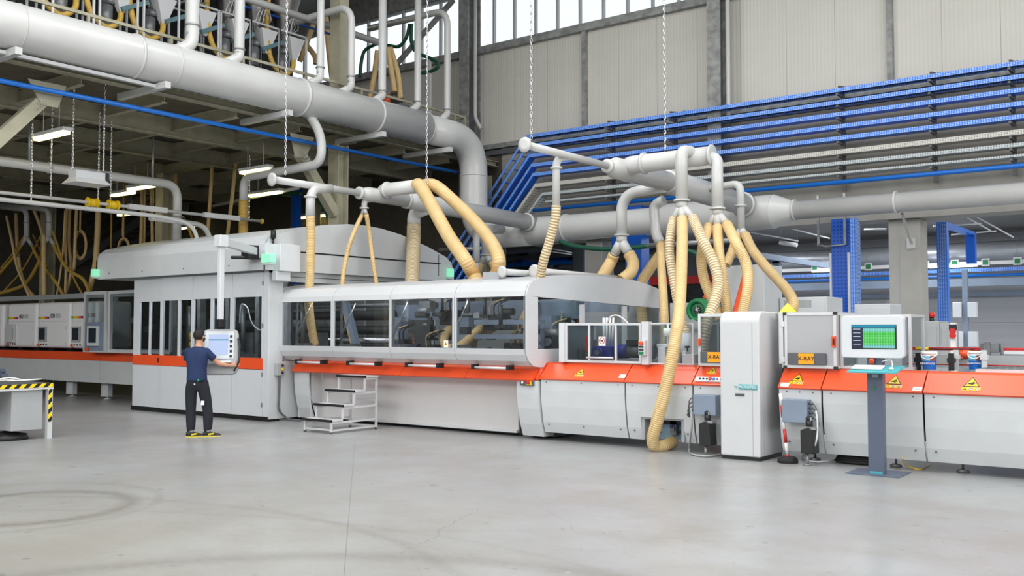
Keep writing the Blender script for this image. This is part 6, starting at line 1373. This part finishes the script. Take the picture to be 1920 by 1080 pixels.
for pts, lb in ((((675, 145), (677, 120), (684, 95), (705, 83)), 'dark green hose bending up left of the fifth riser'), (((728, 85), (748, 87), (762, 70), (768, 45)), 'dark green hose bending up right of the fifth riser'), (((772, 45), (771, 75), (777, 95)), 'dark green hose beside the sixth riser'), (((790, 103), (808, 110), (820, 118), (820, 127), (805, 135), (789, 137)), 'dark green hose loop right of the sixth riser')):
    tag(MB().tube(smooth_path([P(a, b, Y=19.6) for a, b in pts], 7), .05, 10).build('green_hose', M['ghose'], None), lb, 'hose', 'green hoses on the mezzanine')
q = P(806, 150, Y=19.6); tag(MB().box(q.x - .03, q.x + .03, 19.57, 19.63, ZM + .5, P(806, 112, Y=19.6).z).build('hose_stand', M['duct'], None), 'thin pale stand under the green hose loop', 'stand')
q = P(729, 188, Y=19.0); t = thing('exhaust_fan', 'orange and dark fan housing on the mezzanine behind the fifth riser', 'fan', q)
MB().sphere(q, .18, 1, 1, 1).build('orange_cover', M['orange'], t); MB().sphere(q + V((.18, .1, .05)), .22, 1, 1, 1).build('fan_body', M['silver2'], t); MB().box(q.x - .25, q.x + .5, 18.9, 19.3, ZM + .5, q.z - .15).build('stand', M['castg'], t)
tag(MB().bar(P(735, 130, Y=21.6), P(850, 0, Y=21.6), .12).build('roof_brace', M['galv'], None), 'dark diagonal brace in front of the left windows', 'brace')
# ---------------------------------------------------------------- under the mezzanine
def tube_lamp(x0, y0, x1, y1, label, Z=5.55):
    a = P(x0, y0, Z=Z); b = P(x1, y1, Z=Z); b = V((b.x, a.y, Z))
    t = thing('tube_lamp', label, 'lamp', (a + b) / 2, 'lit tube lamps under the mezzanine')
    MB().box(a.x, b.x, a.y - .09, a.y + .09, Z + .03, Z + .1).cyl(((a.x + b.x) / 2 - .3, a.y, Z + .1), ((a.x + b.x) / 2 - .3, a.y, ZM), .008, 6).cyl(((a.x + b.x) / 2 + .3, a.y, Z + .1), ((a.x + b.x) / 2 + .3, a.y, ZM), .008, 6).build('lamp_body', M['lgrey'], t)
    MB().box(a.x + .03, b.x - .03, a.y - .07, a.y + .07, Z - .03, Z + .03).build('lit_tube', M['tube'], t)
for a in ((66, 262, 128, 248, 'lit tube lamp at the upper left above the pale pipe'), (452, 325, 510, 317, 'lit tube lamp left of the bent branch pipe'), (466, 368, 530, 360, 'lit tube lamp just under the bent branch pipe'), (562, 409, 620, 403, 'lit tube lamp left of the mezzanine column over the cabinet roof'), (241, 356, 292, 349, 'upper lit tube lamp right of the yellow pipe blocks'), (210, 367, 253, 361, 'middle lit tube lamp above the yellow pipe blocks'), (222, 404, 250, 400, 'lower lit tube lamp right of the yellow pipe blocks'), (336, 429, 362, 426, 'small farthest lit tube lamp behind the cabinet')): tube_lamp(*a)
# pale pipe with elbow
t = duct('pale_pipe', 'pale round pipe crossing the dark area on the left and turning down', (-20, 10, 5.2), 'pipe')
z = (P(0, 301, X=-20).z + P(250, 337, X=-20).z) / 2; ye = P(333, 350, X=-20).y
MB().tube(fillet([(-20, 4, z), (-20, ye, z), (-20, ye, z - 1.3)], .35), .1, 18).build('pipe_run', M['duct'], t); MB().ring((-20, ye, z - .75), (0, 0, 1), .1, .03, .06).build('flange_ring', M['steel'], t)
MB().ring((-20, P(92, 310, X=-20).y, z), (0, 1, 0), .1, .05, .02).build('clamp_ring', M['duct'], t); each(MB().cyl((-20, P(55, 305, X=-20).y, z), (-20, P(55, 305, X=-20).y, ZM), .03).cyl((-20, P(286, 335, X=-20).y, z), (-20, P(286, 335, X=-20).y, ZM), .03), 'hanger_rod', M['steel'], t)
hose([(-20, ye, z - 1.3), (-19.95, ye, z - 1.8), (-19.9, ye + .1, 3.6)], .105, 'yellowed hose under the elbow of the pale pipe', 'hosey')
# two conduits with yellow couplings
X_ = -18.9
z = (P(100, 372, X=X_).z + P(400, 405, X=X_).z) / 2
t = duct('rail_pipe', 'pale pipe with two yellow couplings running above the printing line', (X_, 11, z), 'pipe')
MB().cyl((X_, 4, z), (X_, P(490, 415, X=X_).y, z), .035).build('pipe_run', M['duct'], t)
each(MB().box(X_ - .05, X_ + .05, P(240, 388, X=X_).y, P(312, 392, X=X_).y, z - .05, z + .06).box(X_ - .05, X_ + .05, P(382, 400, X=X_).y, P(448, 410, X=X_).y, z - .05, z + .06), 'rail_box', M['duct'], t)
MB().ring((X_, P(491, 415, X=X_).y, z), (0, 1, 0), .035, .02, .03).build('end_cap', M['yellow'], t)
for px in (173, 212): y = P(px, 380, X=X_).y; MB().cyl((X_, y - .09, z), (X_, y + .09, z), .085).ring((X_, y - .1, z), (0, 1, 0), .085, .03, .015).ring((X_, y + .1, z), (0, 1, 0), .085, .03, .015).build('yellow_coupling', M['yellow'], t)
X2_ = -18.6; z2 = P(200, 395, X=X2_).z
yc = P(300, 407, X=X2_).y
tag(MB().tube(fillet([(X2_, 4, z2), (X2_, yc, z2), (X2_, yc + .9, z2 - .1), (X2_, yc + 1.0, z2 - .9)], .4), .045, 14).build('lower_pipe', M['duct'], None), 'lower pale pipe beside the one with yellow couplings, bending down behind the cabinet', 'pipe')
yc = P(390, 408, X=X2_ - .6).y
tag(MB().tube(fillet([(X2_ - .6, yc - 1.5, z2 + .02), (X2_ - .6, yc, z2 - .02), (X2_ - .6, yc + .15, z2 - .9)], .35), .06, 14).build('lower_pipe', M['duct'], None), 'curved pale pipe end dropping behind the cabinet roof', 'pipe')
# heater
c = P(163, 334, X=-18.0); t = thing('radiant_heater', 'white box shaped heater with a flared grey hood hanging on chains', 'heater', c)
MB().box(c.x - .14, c.x + .14, c.y - .3, c.y + .3, c.z - .02, c.z + .12).build('heater_box', M['white'], t)
m = MB(); a = [(-.14, -.3), (.14, -.3), (.14, .3), (-.14, .3)]; m.add([c + V((x, y, -.02)) for x, y in a] + [c + V((x * 2, y * 1.22, -.13)) for x, y in a], [(0, 1, 5, 4), (1, 2, 6, 5), (2, 3, 7, 6), (3, 0, 4, 7), (0, 3, 2, 1), (4, 5, 6, 7)]); m.build('flared_hood', M['alu'], t)
MB().box(c.x - .08, c.x + .08, c.y + .3, c.y + .42, c.z - .05, c.z + .14).build('control_block', M['dark'], t)
def chain2(px, pyt, pyb, X, label):
    b = P(px, pyb, X=X); chain((b.x, b.y, min(P(px, pyt, X=X).z, 9)), b, label, .018)
chain2(136, 122, 318, -17.6, 'chain left above the box heater, from the duct rail'); chain2(194, 135, 322, -17.6, 'chain right above the box heater, from the duct rail')
for px, yt, yb_, X, lb in ((95, 190, 375, -18.9, 'chain holding the yellow coupled pipe near the left edge'), (58, 230, 383, -18.6, 'chain holding the lower pipe at the far left'), (184, 210, 385, -18.9, 'chain between the two yellow couplings'), (207, 225, 375, -18.9, 'chain just above the right yellow coupling'), (467, 290, 410, -18.9, 'chain near the far end of the yellow coupled pipe')): chain2(px, yt, yb_, X, lb)
# Y pieces and hoses over the printing line
for x0, x1, lb in ((0, 50, 'pale drop pipe with a fork near the left edge'), (0, 92, 'pale drop pipe with a fork, second from the left edge')):
    yv = 15.4; t = duct('drop_pipe', lb, P(x1, 420, Y=yv), 'pipe', 'forked pipes over the printing line')
    MB().tube(fillet([P(x0 - 40, 384 - (x1 - 50) * .12, Y=yv), P(x1, 393, Y=yv), P(x1, 446, Y=yv)], .3), .085, 14).build('bent_pipe', M['duct'], t)
    split(t, P(x1, 444, Y=yv), [P(x1 - 9, 460, Y=yv), P(x1 + 9, 460, Y=yv)], .075, .05); MB().ring(P(x1, 418, Y=yv), (0, 0, 1), .085, .03, .04).build('flange_ring', M['steel'], t)
LH = [([(41, 459), (26, 482), (0, 512), (-15, 525)], .055, 'y', 'left hose of the first fork, running to the left edge'), ([(59, 457), (69, 480), (86, 505), (106, 531), (122, 560)], .05, 'y', 'right hose of the first fork, crossing to the lower right'), ([(79, 437), (45, 502), (4, 549)], .028, 'y', 'thin hose slanting to the lower left between the forks'),
      ([(83, 458), (74, 490), (50, 530), (22, 544), (-10, 552)], .065, 'y', 'thick hose curving left from the second fork'), ([(100, 458), (114, 486), (131, 508), (155, 523), (168, 548)], .055, 'y', 'right hose of the second fork, curving to the booth'), ([(82, 440), (82, 500), (83, 555)], .07, 'c', 'thick cream hose hanging straight below the second fork'),
      ([(126, 385), (122, 440), (124, 500), (122, 560)], .045, 'c', 'left strand of the hanging hose bundle'), ([(131, 385), (129, 450), (133, 510), (120, 562)], .05, 'c', 'right strand of the hanging hose bundle'), ([(122, 395), (118, 470), (112, 520), (105, 562)], .03, 'c', 'thin strand swinging left of the hanging bundle'),
      ([(185, 375), (182, 450), (177, 505), (162, 562)], .085, 'c', 'thick cream hose hanging just left of the curved roof'), ([(47, 440), (28, 470), (0, 505)], .03, 'y', 'thin hose beside the left hose of the first fork'), ([(62, 440), (78, 475), (88, 500)], .03, 'y', 'thin hose beside the right hose of the first fork'),
      ([(12, 405), (22, 450), (32, 500), (55, 556)], .045, 'c', 'cream hose slanting down behind the first fork'), ([(30, 400), (34, 480), (45, 530), (64, 556)], .06, 'c', 'thicker cream hose slanting behind the first fork'), ([(98, 432), (108, 460), (116, 485)], .03, 'y', 'thin hose beside the right hose of the second fork'),
      ([(60, 385), (72, 415), (82, 445)], .05, 'c', 'cream hose slanting between the two forks'), ([(131, 505), (145, 535), (160, 560)], .03, 'y', 'thin hose branching low beside the hanging bundle'), ([(144, 385), (141, 450), (139, 500), (133, 510)], .05, 'c', 'cream hose right of the hanging bundle')]
for pts, r, k, lb in LH: hose([P(a, b, Y=15.3 + .12 * (hash(lb[:3]) % 1 + len(lb) % 5)) for a, b in pts], r, lb, 'hosey' if k == 'y' else 'hose', 'hoses over the printing line', n=6, seg=10)
def loop(cx, cy, rx, ry, top, Y, label, n=3):
    m = MB(); pts = [P(cx, top, Y=Y), P(cx - 1, cy - ry, Y=Y)]
    for k in range(n * 16): a = PI / 2 + 2 * PI * k / 16; g = 1 - .12 * (k // 16); pts.append(P(cx - rx * g * math.cos(a), cy - ry * g * math.sin(a), Y=Y + .04 * (k // 16)))
    return tag(m.tube(smooth_path(pts, 2), .03, 8).build('coiled_hose', M['hose'], None), label, 'hose', 'coiled hoses')
loop(151, 459, 11, 27, 385, 15.8, 'coiled cream hose hanging left of the curved roof', 2); loop(232, 470, 11, 24, 385, 16.4, 'coiled cream hose hanging behind the left end of the curved roof', 2)
for k, (x0, y0, x1, y1, r, lb) in enumerate(((208, 345, 208, 475, .028, 'thin cream hose hanging under the right yellow coupling'), (266, 340, 264, 470, .06, 'cream hose hanging behind the left part of the curved roof'), (271, 345, 270, 470, .03, 'thin cream hose right beside the one behind the curved roof'), (330, 255, 327, 445, .055, 'long brownish hose hanging beside the pale pipe elbow'), (401, 240, 389, 445, .05, 'long hose hanging right of the pale pipe elbow'), (447, 250, 426, 445, .05, 'long hose slanting above the right part of the curved roof'), (280, 245, 286, 462, .05, 'long pale hose behind the middle of the pale pipe'), (287, 350, 287, 400, .025, 'short thin hose right of the lit tubes'), (310, 440, 292, 462, .04, 'yellow hose end behind the curved roof'), (345, 410, 362, 450, .04, 'yellow hose slanting right under the pale elbow'), (232, 340, 229, 442, .03, 'thin yellow hose above the right coil'))):
    hose([P(x0, y0, Y=16.6), P((x0 + x1) / 2 + 1, (y0 + y1) / 2, Y=16.6), P(x1, y1, Y=16.6)], r, lb, 'hosey' if k in (0, 8, 9, 10) else 'hose', 'hoses hanging behind the curved roof', n=5, seg=10)
# dim things in the background
t = thing('stairway', 'dim steel stairway rising to the right in the dark background', 'stairs', P(100, 520, Y=19)); a = P(30, 570, Y=19.5); b = P(290, 395, Y=19.5)
MB().bar(a, b, .06, .3).bar(a + V((0, .9, 0)), b + V((0, .9, 0)), .06, .3).build('stringers', M['dgrey'], t); m = MB()
for k in range(22): c = a.lerp(b, k / 21); m.box(c.x - .13, c.x + .13, c.y, c.y + .9, c.z, c.z + .03)
m.build('treads', M['dgrey'], t, ); MB().bar(a + V((0, 0, 1)), b + V((0, 0, 1)), .04).bar(a + V((0, 0, .5)), b + V((0, 0, .5)), .03).build('handrail', M['dgrey'], t)
for px, Y, m_, lb in ((550, 20.5, 'blue', 'blue post in the dark behind the curved roof left of the mezzanine column'), (384, 21.0, 'bpipe', 'blue panel piece in the dark above the curved roof')):
    x = px_x(px, 400, Y); z0_, z1_b = (0, P(px, 355, Y=Y).z) if px == 550 else (P(px, 355, Y=Y).z, P(px, 320, Y=Y).z)
    tag(MB().box(x - .12, x + .14, Y, Y + .2, z0_, z1_b).build('blue_post' if px == 550 else 'distribution_board', M[m_], None), lb, 'post' if px == 550 else 'panel')
tag(MB().tube(smooth_path([P(512, 366, Y=18.5), P(545, 362, Y=18.5), P(565, 364, Y=18.5)], 5), .05, 10).tube(smooth_path([P(590, 365, Y=18.8), P(612, 400, Y=18.8), P(618, 430, Y=18.8)], 5), .05, 10).build('green_hose', M['ghose'], None), 'dark green hose bending down beside the mezzanine column', 'hose')
tag(MB().cyl(P(400, 386, Y=17.5), P(560, 352, Y=17.5), .05).build('pale_rail', M['duct'], None), 'pale straight pipe rising to the right behind the left header pipe', 'pipe')
# ================================================================ the worker
BW = P(378, 819, Z=0); KR = V((.798, .603, 0)); KD = V((-.603, .798, 0))
def wl(r, d, z): return BW + KR * r + KD * d + V((0, 0, z))
def skin(name, joints, edges, m, parent, sub=2):
    """one continuous skinned surface grown round connected joints; joints: (r, d, z, rx, ry), the first one is the root"""
    me = bpy.data.meshes.new(name + '_t'); me.from_pydata([wl(*j[:3]) - wloc(parent) for j in joints], edges, [])
    o = bpy.data.objects.new(name + '_t', me); C.objects.link(o)
    s = o.modifiers.new('s', 'SKIN'); s.use_smooth_shade = True; ly = me.skin_vertices[0].data
    for k, j in enumerate(joints): ly[k].radius = (j[3], j[4] if len(j) > 4 else j[3]); ly[k].use_root = (k == 0)
    u = o.modifiers.new('u', 'SUBSURF'); u.levels = sub; u.render_levels = sub
    bpy.context.view_layer.update()
    nm = bpy.data.meshes.new_from_object(o.evaluated_get(bpy.context.evaluated_depsgraph_get())); bpy.data.objects.remove(o)
    nm.name = name; nm.materials.clear(); nm.materials.append(m); nm.polygons.foreach_set('use_smooth', [True] * len(nm.polygons))
    r = bpy.data.objects.new(name, nm); C.objects.link(r); r.parent = parent; return r
M['skin'] = mat('skin', (205, 150, 122), .5, dirt=.02); M['navy'] = mat('navy_cotton', (30, 48, 88), .85, dirt=.06, dscale=6); M['trous'] = mat('dark_work_trousers', (30, 32, 42), .85, dirt=.1, dscale=8)
M['hair'] = mat('dark_brown_hair', (34, 26, 22), .7, dirt=.2, dscale=40); M['shoe'] = mat('dark_shoe_fabric', (48, 48, 42), .7, dirt=.1); M['ysole'] = mat('yellow_shoe_trim', (225, 205, 40), .5, dirt=0)
w_ = thing('person', 'person in navy t-shirt and dark work trousers, seen from behind, hand on the hanging panel', 'person', BW)
J = [(-.09, .02, .96, .09, .07), (-.1, .02, 1.12, .085, .065), (-.1, .03, 1.28, .09, .065), (-.09, .03, 1.41, .075, .06), (-.08, .04, 1.50, .055, .055), (-.075, .06, 1.575, .058, .062), (-.07, .07, 1.66, .078, .09), (-.07, .065, 1.71, .068, .078),
     (.06, .06, 1.40, .045), (.14, .09, 1.29, .045), (.215, .14, 1.2, .042), (.32, .2, 1.175, .036), (.41, .25, 1.165, .027, .03), (.455, .28, 1.17, .036, .02),
     (-.24, .0, 1.40, .045), (-.285, .08, 1.27, .048), (-.27, .2, 1.16, .04), (-.17, .33, 1.15, .034), (-.1, .42, 1.15, .026, .03), (-.06, .46, 1.15, .036, .02),
     (-.18, .0, .88, .09), (-.185, .02, .5, .06), (-.175, -.01, .12, .042), (-.165, -.01, .05, .04), (.0, .02, .88, .09), (.07, .05, .5, .06), (.09, .03, .12, .042), (.1, .03, .05, .04),
     (-.035, .145, 1.645, .014), (-.03, .165, 1.63, .010)]
E_ = [(0, 1), (1, 2), (2, 3), (3, 4), (4, 5), (5, 6), (6, 7), (3, 8), (8, 9), (9, 10), (10, 11), (11, 12), (12, 13), (3, 14), (14, 15), (15, 16), (16, 17), (17, 18), (18, 19), (0, 20), (20, 21), (21, 22), (22, 23), (0, 24), (24, 25), (25, 26), (26, 27), (6, 28), (28, 29)]
def hand(base, k0, dirn, side, curl):
    f = V(dirn).normalized(); s = V(side).normalized(); c = V(curl).normalized(); b = V(base)
    for i, (off, L) in enumerate(((-.027, .062), (-.009, .072), (.009, .068), (.027, .054))):
        p = b + s * off + f * .022; q = p + f * L * .55 + c * .006; e = q + f * L * .3 + c * L * .42; n = len(J)
        J.extend([(p.x, p.y, p.z, .0095), (q.x, q.y, q.z, .009), (e.x, e.y, e.z, .0078)]); E_.extend([(k0, n), (n, n + 1), (n + 1, n + 2)])
    p = b - s * .034 - f * .012; q = p - s * .018 + f * .026 + c * .008; e = q + f * .026 + c * .012 + s * .006; n = len(J)
    J.extend([(p.x, p.y, p.z, .011), (q.x, q.y, q.z, .0105), (e.x, e.y, e.z, .009)]); E_.extend([(k0, n), (n, n + 1), (n + 1, n + 2)])
hand((.455, .28, 1.17), 13, (.75, .5, .12), (.2, -.1, -1), (-.2, .9, -.1)); hand((-.06, .46, 1.15), 19, (.6, .75, .0), (-.75, .6, .1), (.1, .3, -.9))
skin('body', J, E_, M['skin'], w_)
def garment(sections, sleeves, m, name):
    g = MB(); n = 26; vs = []
    for r_, d_, z_, a_, b_ in sections:
        for k in range(n):
            q = 2 * PI * k / n; cq, sq = math.cos(q), math.sin(q); e = .82
            vs.append(wl(r_ + a_ * math.copysign(abs(cq) ** e, cq), d_ + b_ * math.copysign(abs(sq) ** e, sq) + .06 * a_ * cq, z_))
    L = len(sections); g.add(vs, [(i * n + k, i * n + (k + 1) % n, (i + 1) * n + (k + 1) % n, (i + 1) * n + k) for i in range(L - 1) for k in range(n)] + [tuple(range(n))[::-1], tuple(range((L - 1) * n, L * n))], True)
    for sl in sleeves: g.tube(smooth_path([wl(*p[:3]) for p in sl], 3), [sl[0][3] + (sl[-1][3] - sl[0][3]) * k / ((len(sl) - 1) * 3) for k in range((len(sl) - 1) * 3 + 1)], 16); g.sphere(wl(*sl[0][:3]), sl[0][3])
    return g.build(name, m, w_)
garment([(-.09, .0, .915, .158, .128), (-.09, .0, .95, .16, .13), (-.092, .0, 1.02, .154, .124), (-.095, .005, 1.12, .152, .12), (-.097, .01, 1.22, .166, .122), (-.097, .015, 1.31, .178, .122), (-.095, .02, 1.38, .18, .112), (-.092, .025, 1.43, .15, .092), (-.087, .032, 1.465, .1, .072), (-.084, .036, 1.485, .066, .06)],
    [[(.045, .045, 1.395, .068), (.095, .07, 1.34, .066), (.155, .1, 1.275, .06)], [(-.235, .0, 1.395, .068), (-.262, .035, 1.34, .066), (-.285, .08, 1.27, .06)]], M['navy'], 'tshirt')
skin('trousers', [(-.09, .0, .93, .155, .13), (-.09, .0, .99, .145, .12), (-.185, .0, .82, .105, .11), (-.19, .02, .62, .09, .1), (-.19, .02, .46, .086), (-.18, .0, .28, .084), (-.175, -.01, .12, .072), (-.17, -.01, .1, .07), (.005, .02, .82, .105, .11), (.045, .05, .62, .09, .1), (.075, .05, .46, .088), (.09, .04, .28, .086), (.09, .03, .12, .074), (.095, .03, .1, .072)],
     [(0, 1), (0, 2), (2, 3), (3, 4), (4, 5), (5, 6), (6, 7), (0, 8), (8, 9), (9, 10), (10, 11), (11, 12), (12, 13)], M['trous'], w_)
# hair, ears, beard
h = MB(); c = wl(-.078, .05, 1.672); face = (KR * .45 + KD * .89).normalized(); sd = V((face.y, -face.x, 0))
def cap(c, rx, ry, rz, cut, m, name, nz0=0, u=24, v=16):
    mm = MB(); vs = []; fs = []
    for j in range(v + 1):
        th = PI * j / v
        for i in range(u):
            ph = 2 * PI * i / u; d = V((math.sin(th) * math.cos(ph), math.sin(th) * math.sin(ph), math.cos(th)))
            vs.append(c + face * d.x * rx + sd * d.y * ry + V((0, 0, d.z * rz)))
    for j in range(v):
        for i in range(u):
            ids = (j * u + i, j * u + (i + 1) % u, (j + 1) * u + (i + 1) % u, (j + 1) * u + i); th = PI * (j + .5) / v; ph = 2 * PI * (i + .5) / u
            if cut(math.sin(th) * math.cos(ph), math.sin(th) * math.sin(ph), math.cos(th)): fs.append(ids[::-1])
    mm.add(vs, fs, True); return mm.build(name, m, w_)
cap(c, .108, .089, .105, lambda x, y, z: z > .35 or (x < .25 and z > -.45) or (x < -.1 and z > -.75), M['hair'], 'hair')
cap(wl(-.058, .085, 1.612), .07, .07, .062, lambda x, y, z: x > -.35 and z < .25, M['hair'], 'beard')
for s_ in (1, -1): p = c + sd * .082 * s_ + V((0, 0, -.03)) + face * .01; MB().sphere(p, .026, .45, .6, 1.15).build('ear', M['skin'], w_)
for s_ in (1, -1): p = wl(-.07, .07, 1.662) + face * .084 + sd * .03 * s_; MB().sphere(p, .011).build('eye', M['black'], w_)
p = wl(-.058, .085, 1.605) + face * .072; MB().sphere(p, .018, 1, 1, .35).build('mouth', M['red'], w_)
# shoes pointing right
for cx, cd_ in ((-.165, -.01), (.1, .03)):
    td = (KR * .93 + KD * .25).normalized(); ts = V((td.y, -td.x, 0)); b0 = wl(cx, cd_, 0)
    o = MB()
    sec = [(-.085, .032, .075), (-.06, .04, .10), (0, .042, .105), (.06, .045, .075), (.12, .048, .058), (.17, .042, .05), (.2, .022, .036)]
    vs = []; fs = []; n = 12
    for (u_, hw, hh) in sec:
        for k in range(n): a = 2 * PI * k / n; vs.append(b0 + td * u_ + ts * hw * math.cos(a) + V((0, 0, .02 + (hh - .02) * (.5 + .5 * math.sin(a)))))
    for i in range(len(sec) - 1):
        for k in range(n): fs.append((i * n + k, i * n + (k + 1) % n, (i + 1) * n + (k + 1) % n, (i + 1) * n + k))
    fs += [tuple(range(n)), tuple(range((len(sec) - 1) * n, len(sec) * n))[::-1]]; o.add(vs, fs, True); sh = o.build('shoe', M['shoe'], w_)
    MB().prism([], 'z', 0, 0) if False else None
    m = MB(); ol = [(-.09, .03), (0, .046), (.12, .052), (.19, .035), (.205, 0), (.19, -.035), (.12, -.052), (0, -.046), (-.09, -.03)]
    vs = [b0 + td * a + ts * b_ for a, b_ in ol]; m.add(vs + [v + V((0, 0, .01)) for v in vs], [(i, (i + 1) % 9, 9 + (i + 1) % 9, 9 + i) for i in range(9)] + [tuple(range(9))[::-1], tuple(range(9, 18))]); m.build('yellow_sole', M['ysole'], sh)
    m = MB(); m.bar(b0 + td * .0 + ts * .047 + V((0, 0, .04)), b0 + td * .09 + ts * .05 + V((0, 0, .055)), .004, .025); m.build('yellow_stripe', M['ysole'], sh)
    MB().cyl(b0 + V((0, 0, .08)), b0 + V((0, 0, .15)), .04).build('sock', M['mgrey'], w_)
p = wl(-.03, -.12, .93); MB().sphere(p, .022, 1, .8, 1.2).build('green_key_tag', M['green'], w_); p = wl(.03, -.065, .56)
MB().cbox(p, .05, .012, .07, Matrix.Rotation(YAW, 3, 'Z')).build('white_pocket_label', M['paper'], w_)
MB().cbox(wl(-.085, -.132, .87), .02, .01, .02, Matrix.Rotation(YAW, 3, 'Z')).build('pocket_tag', M['paper'], w_)
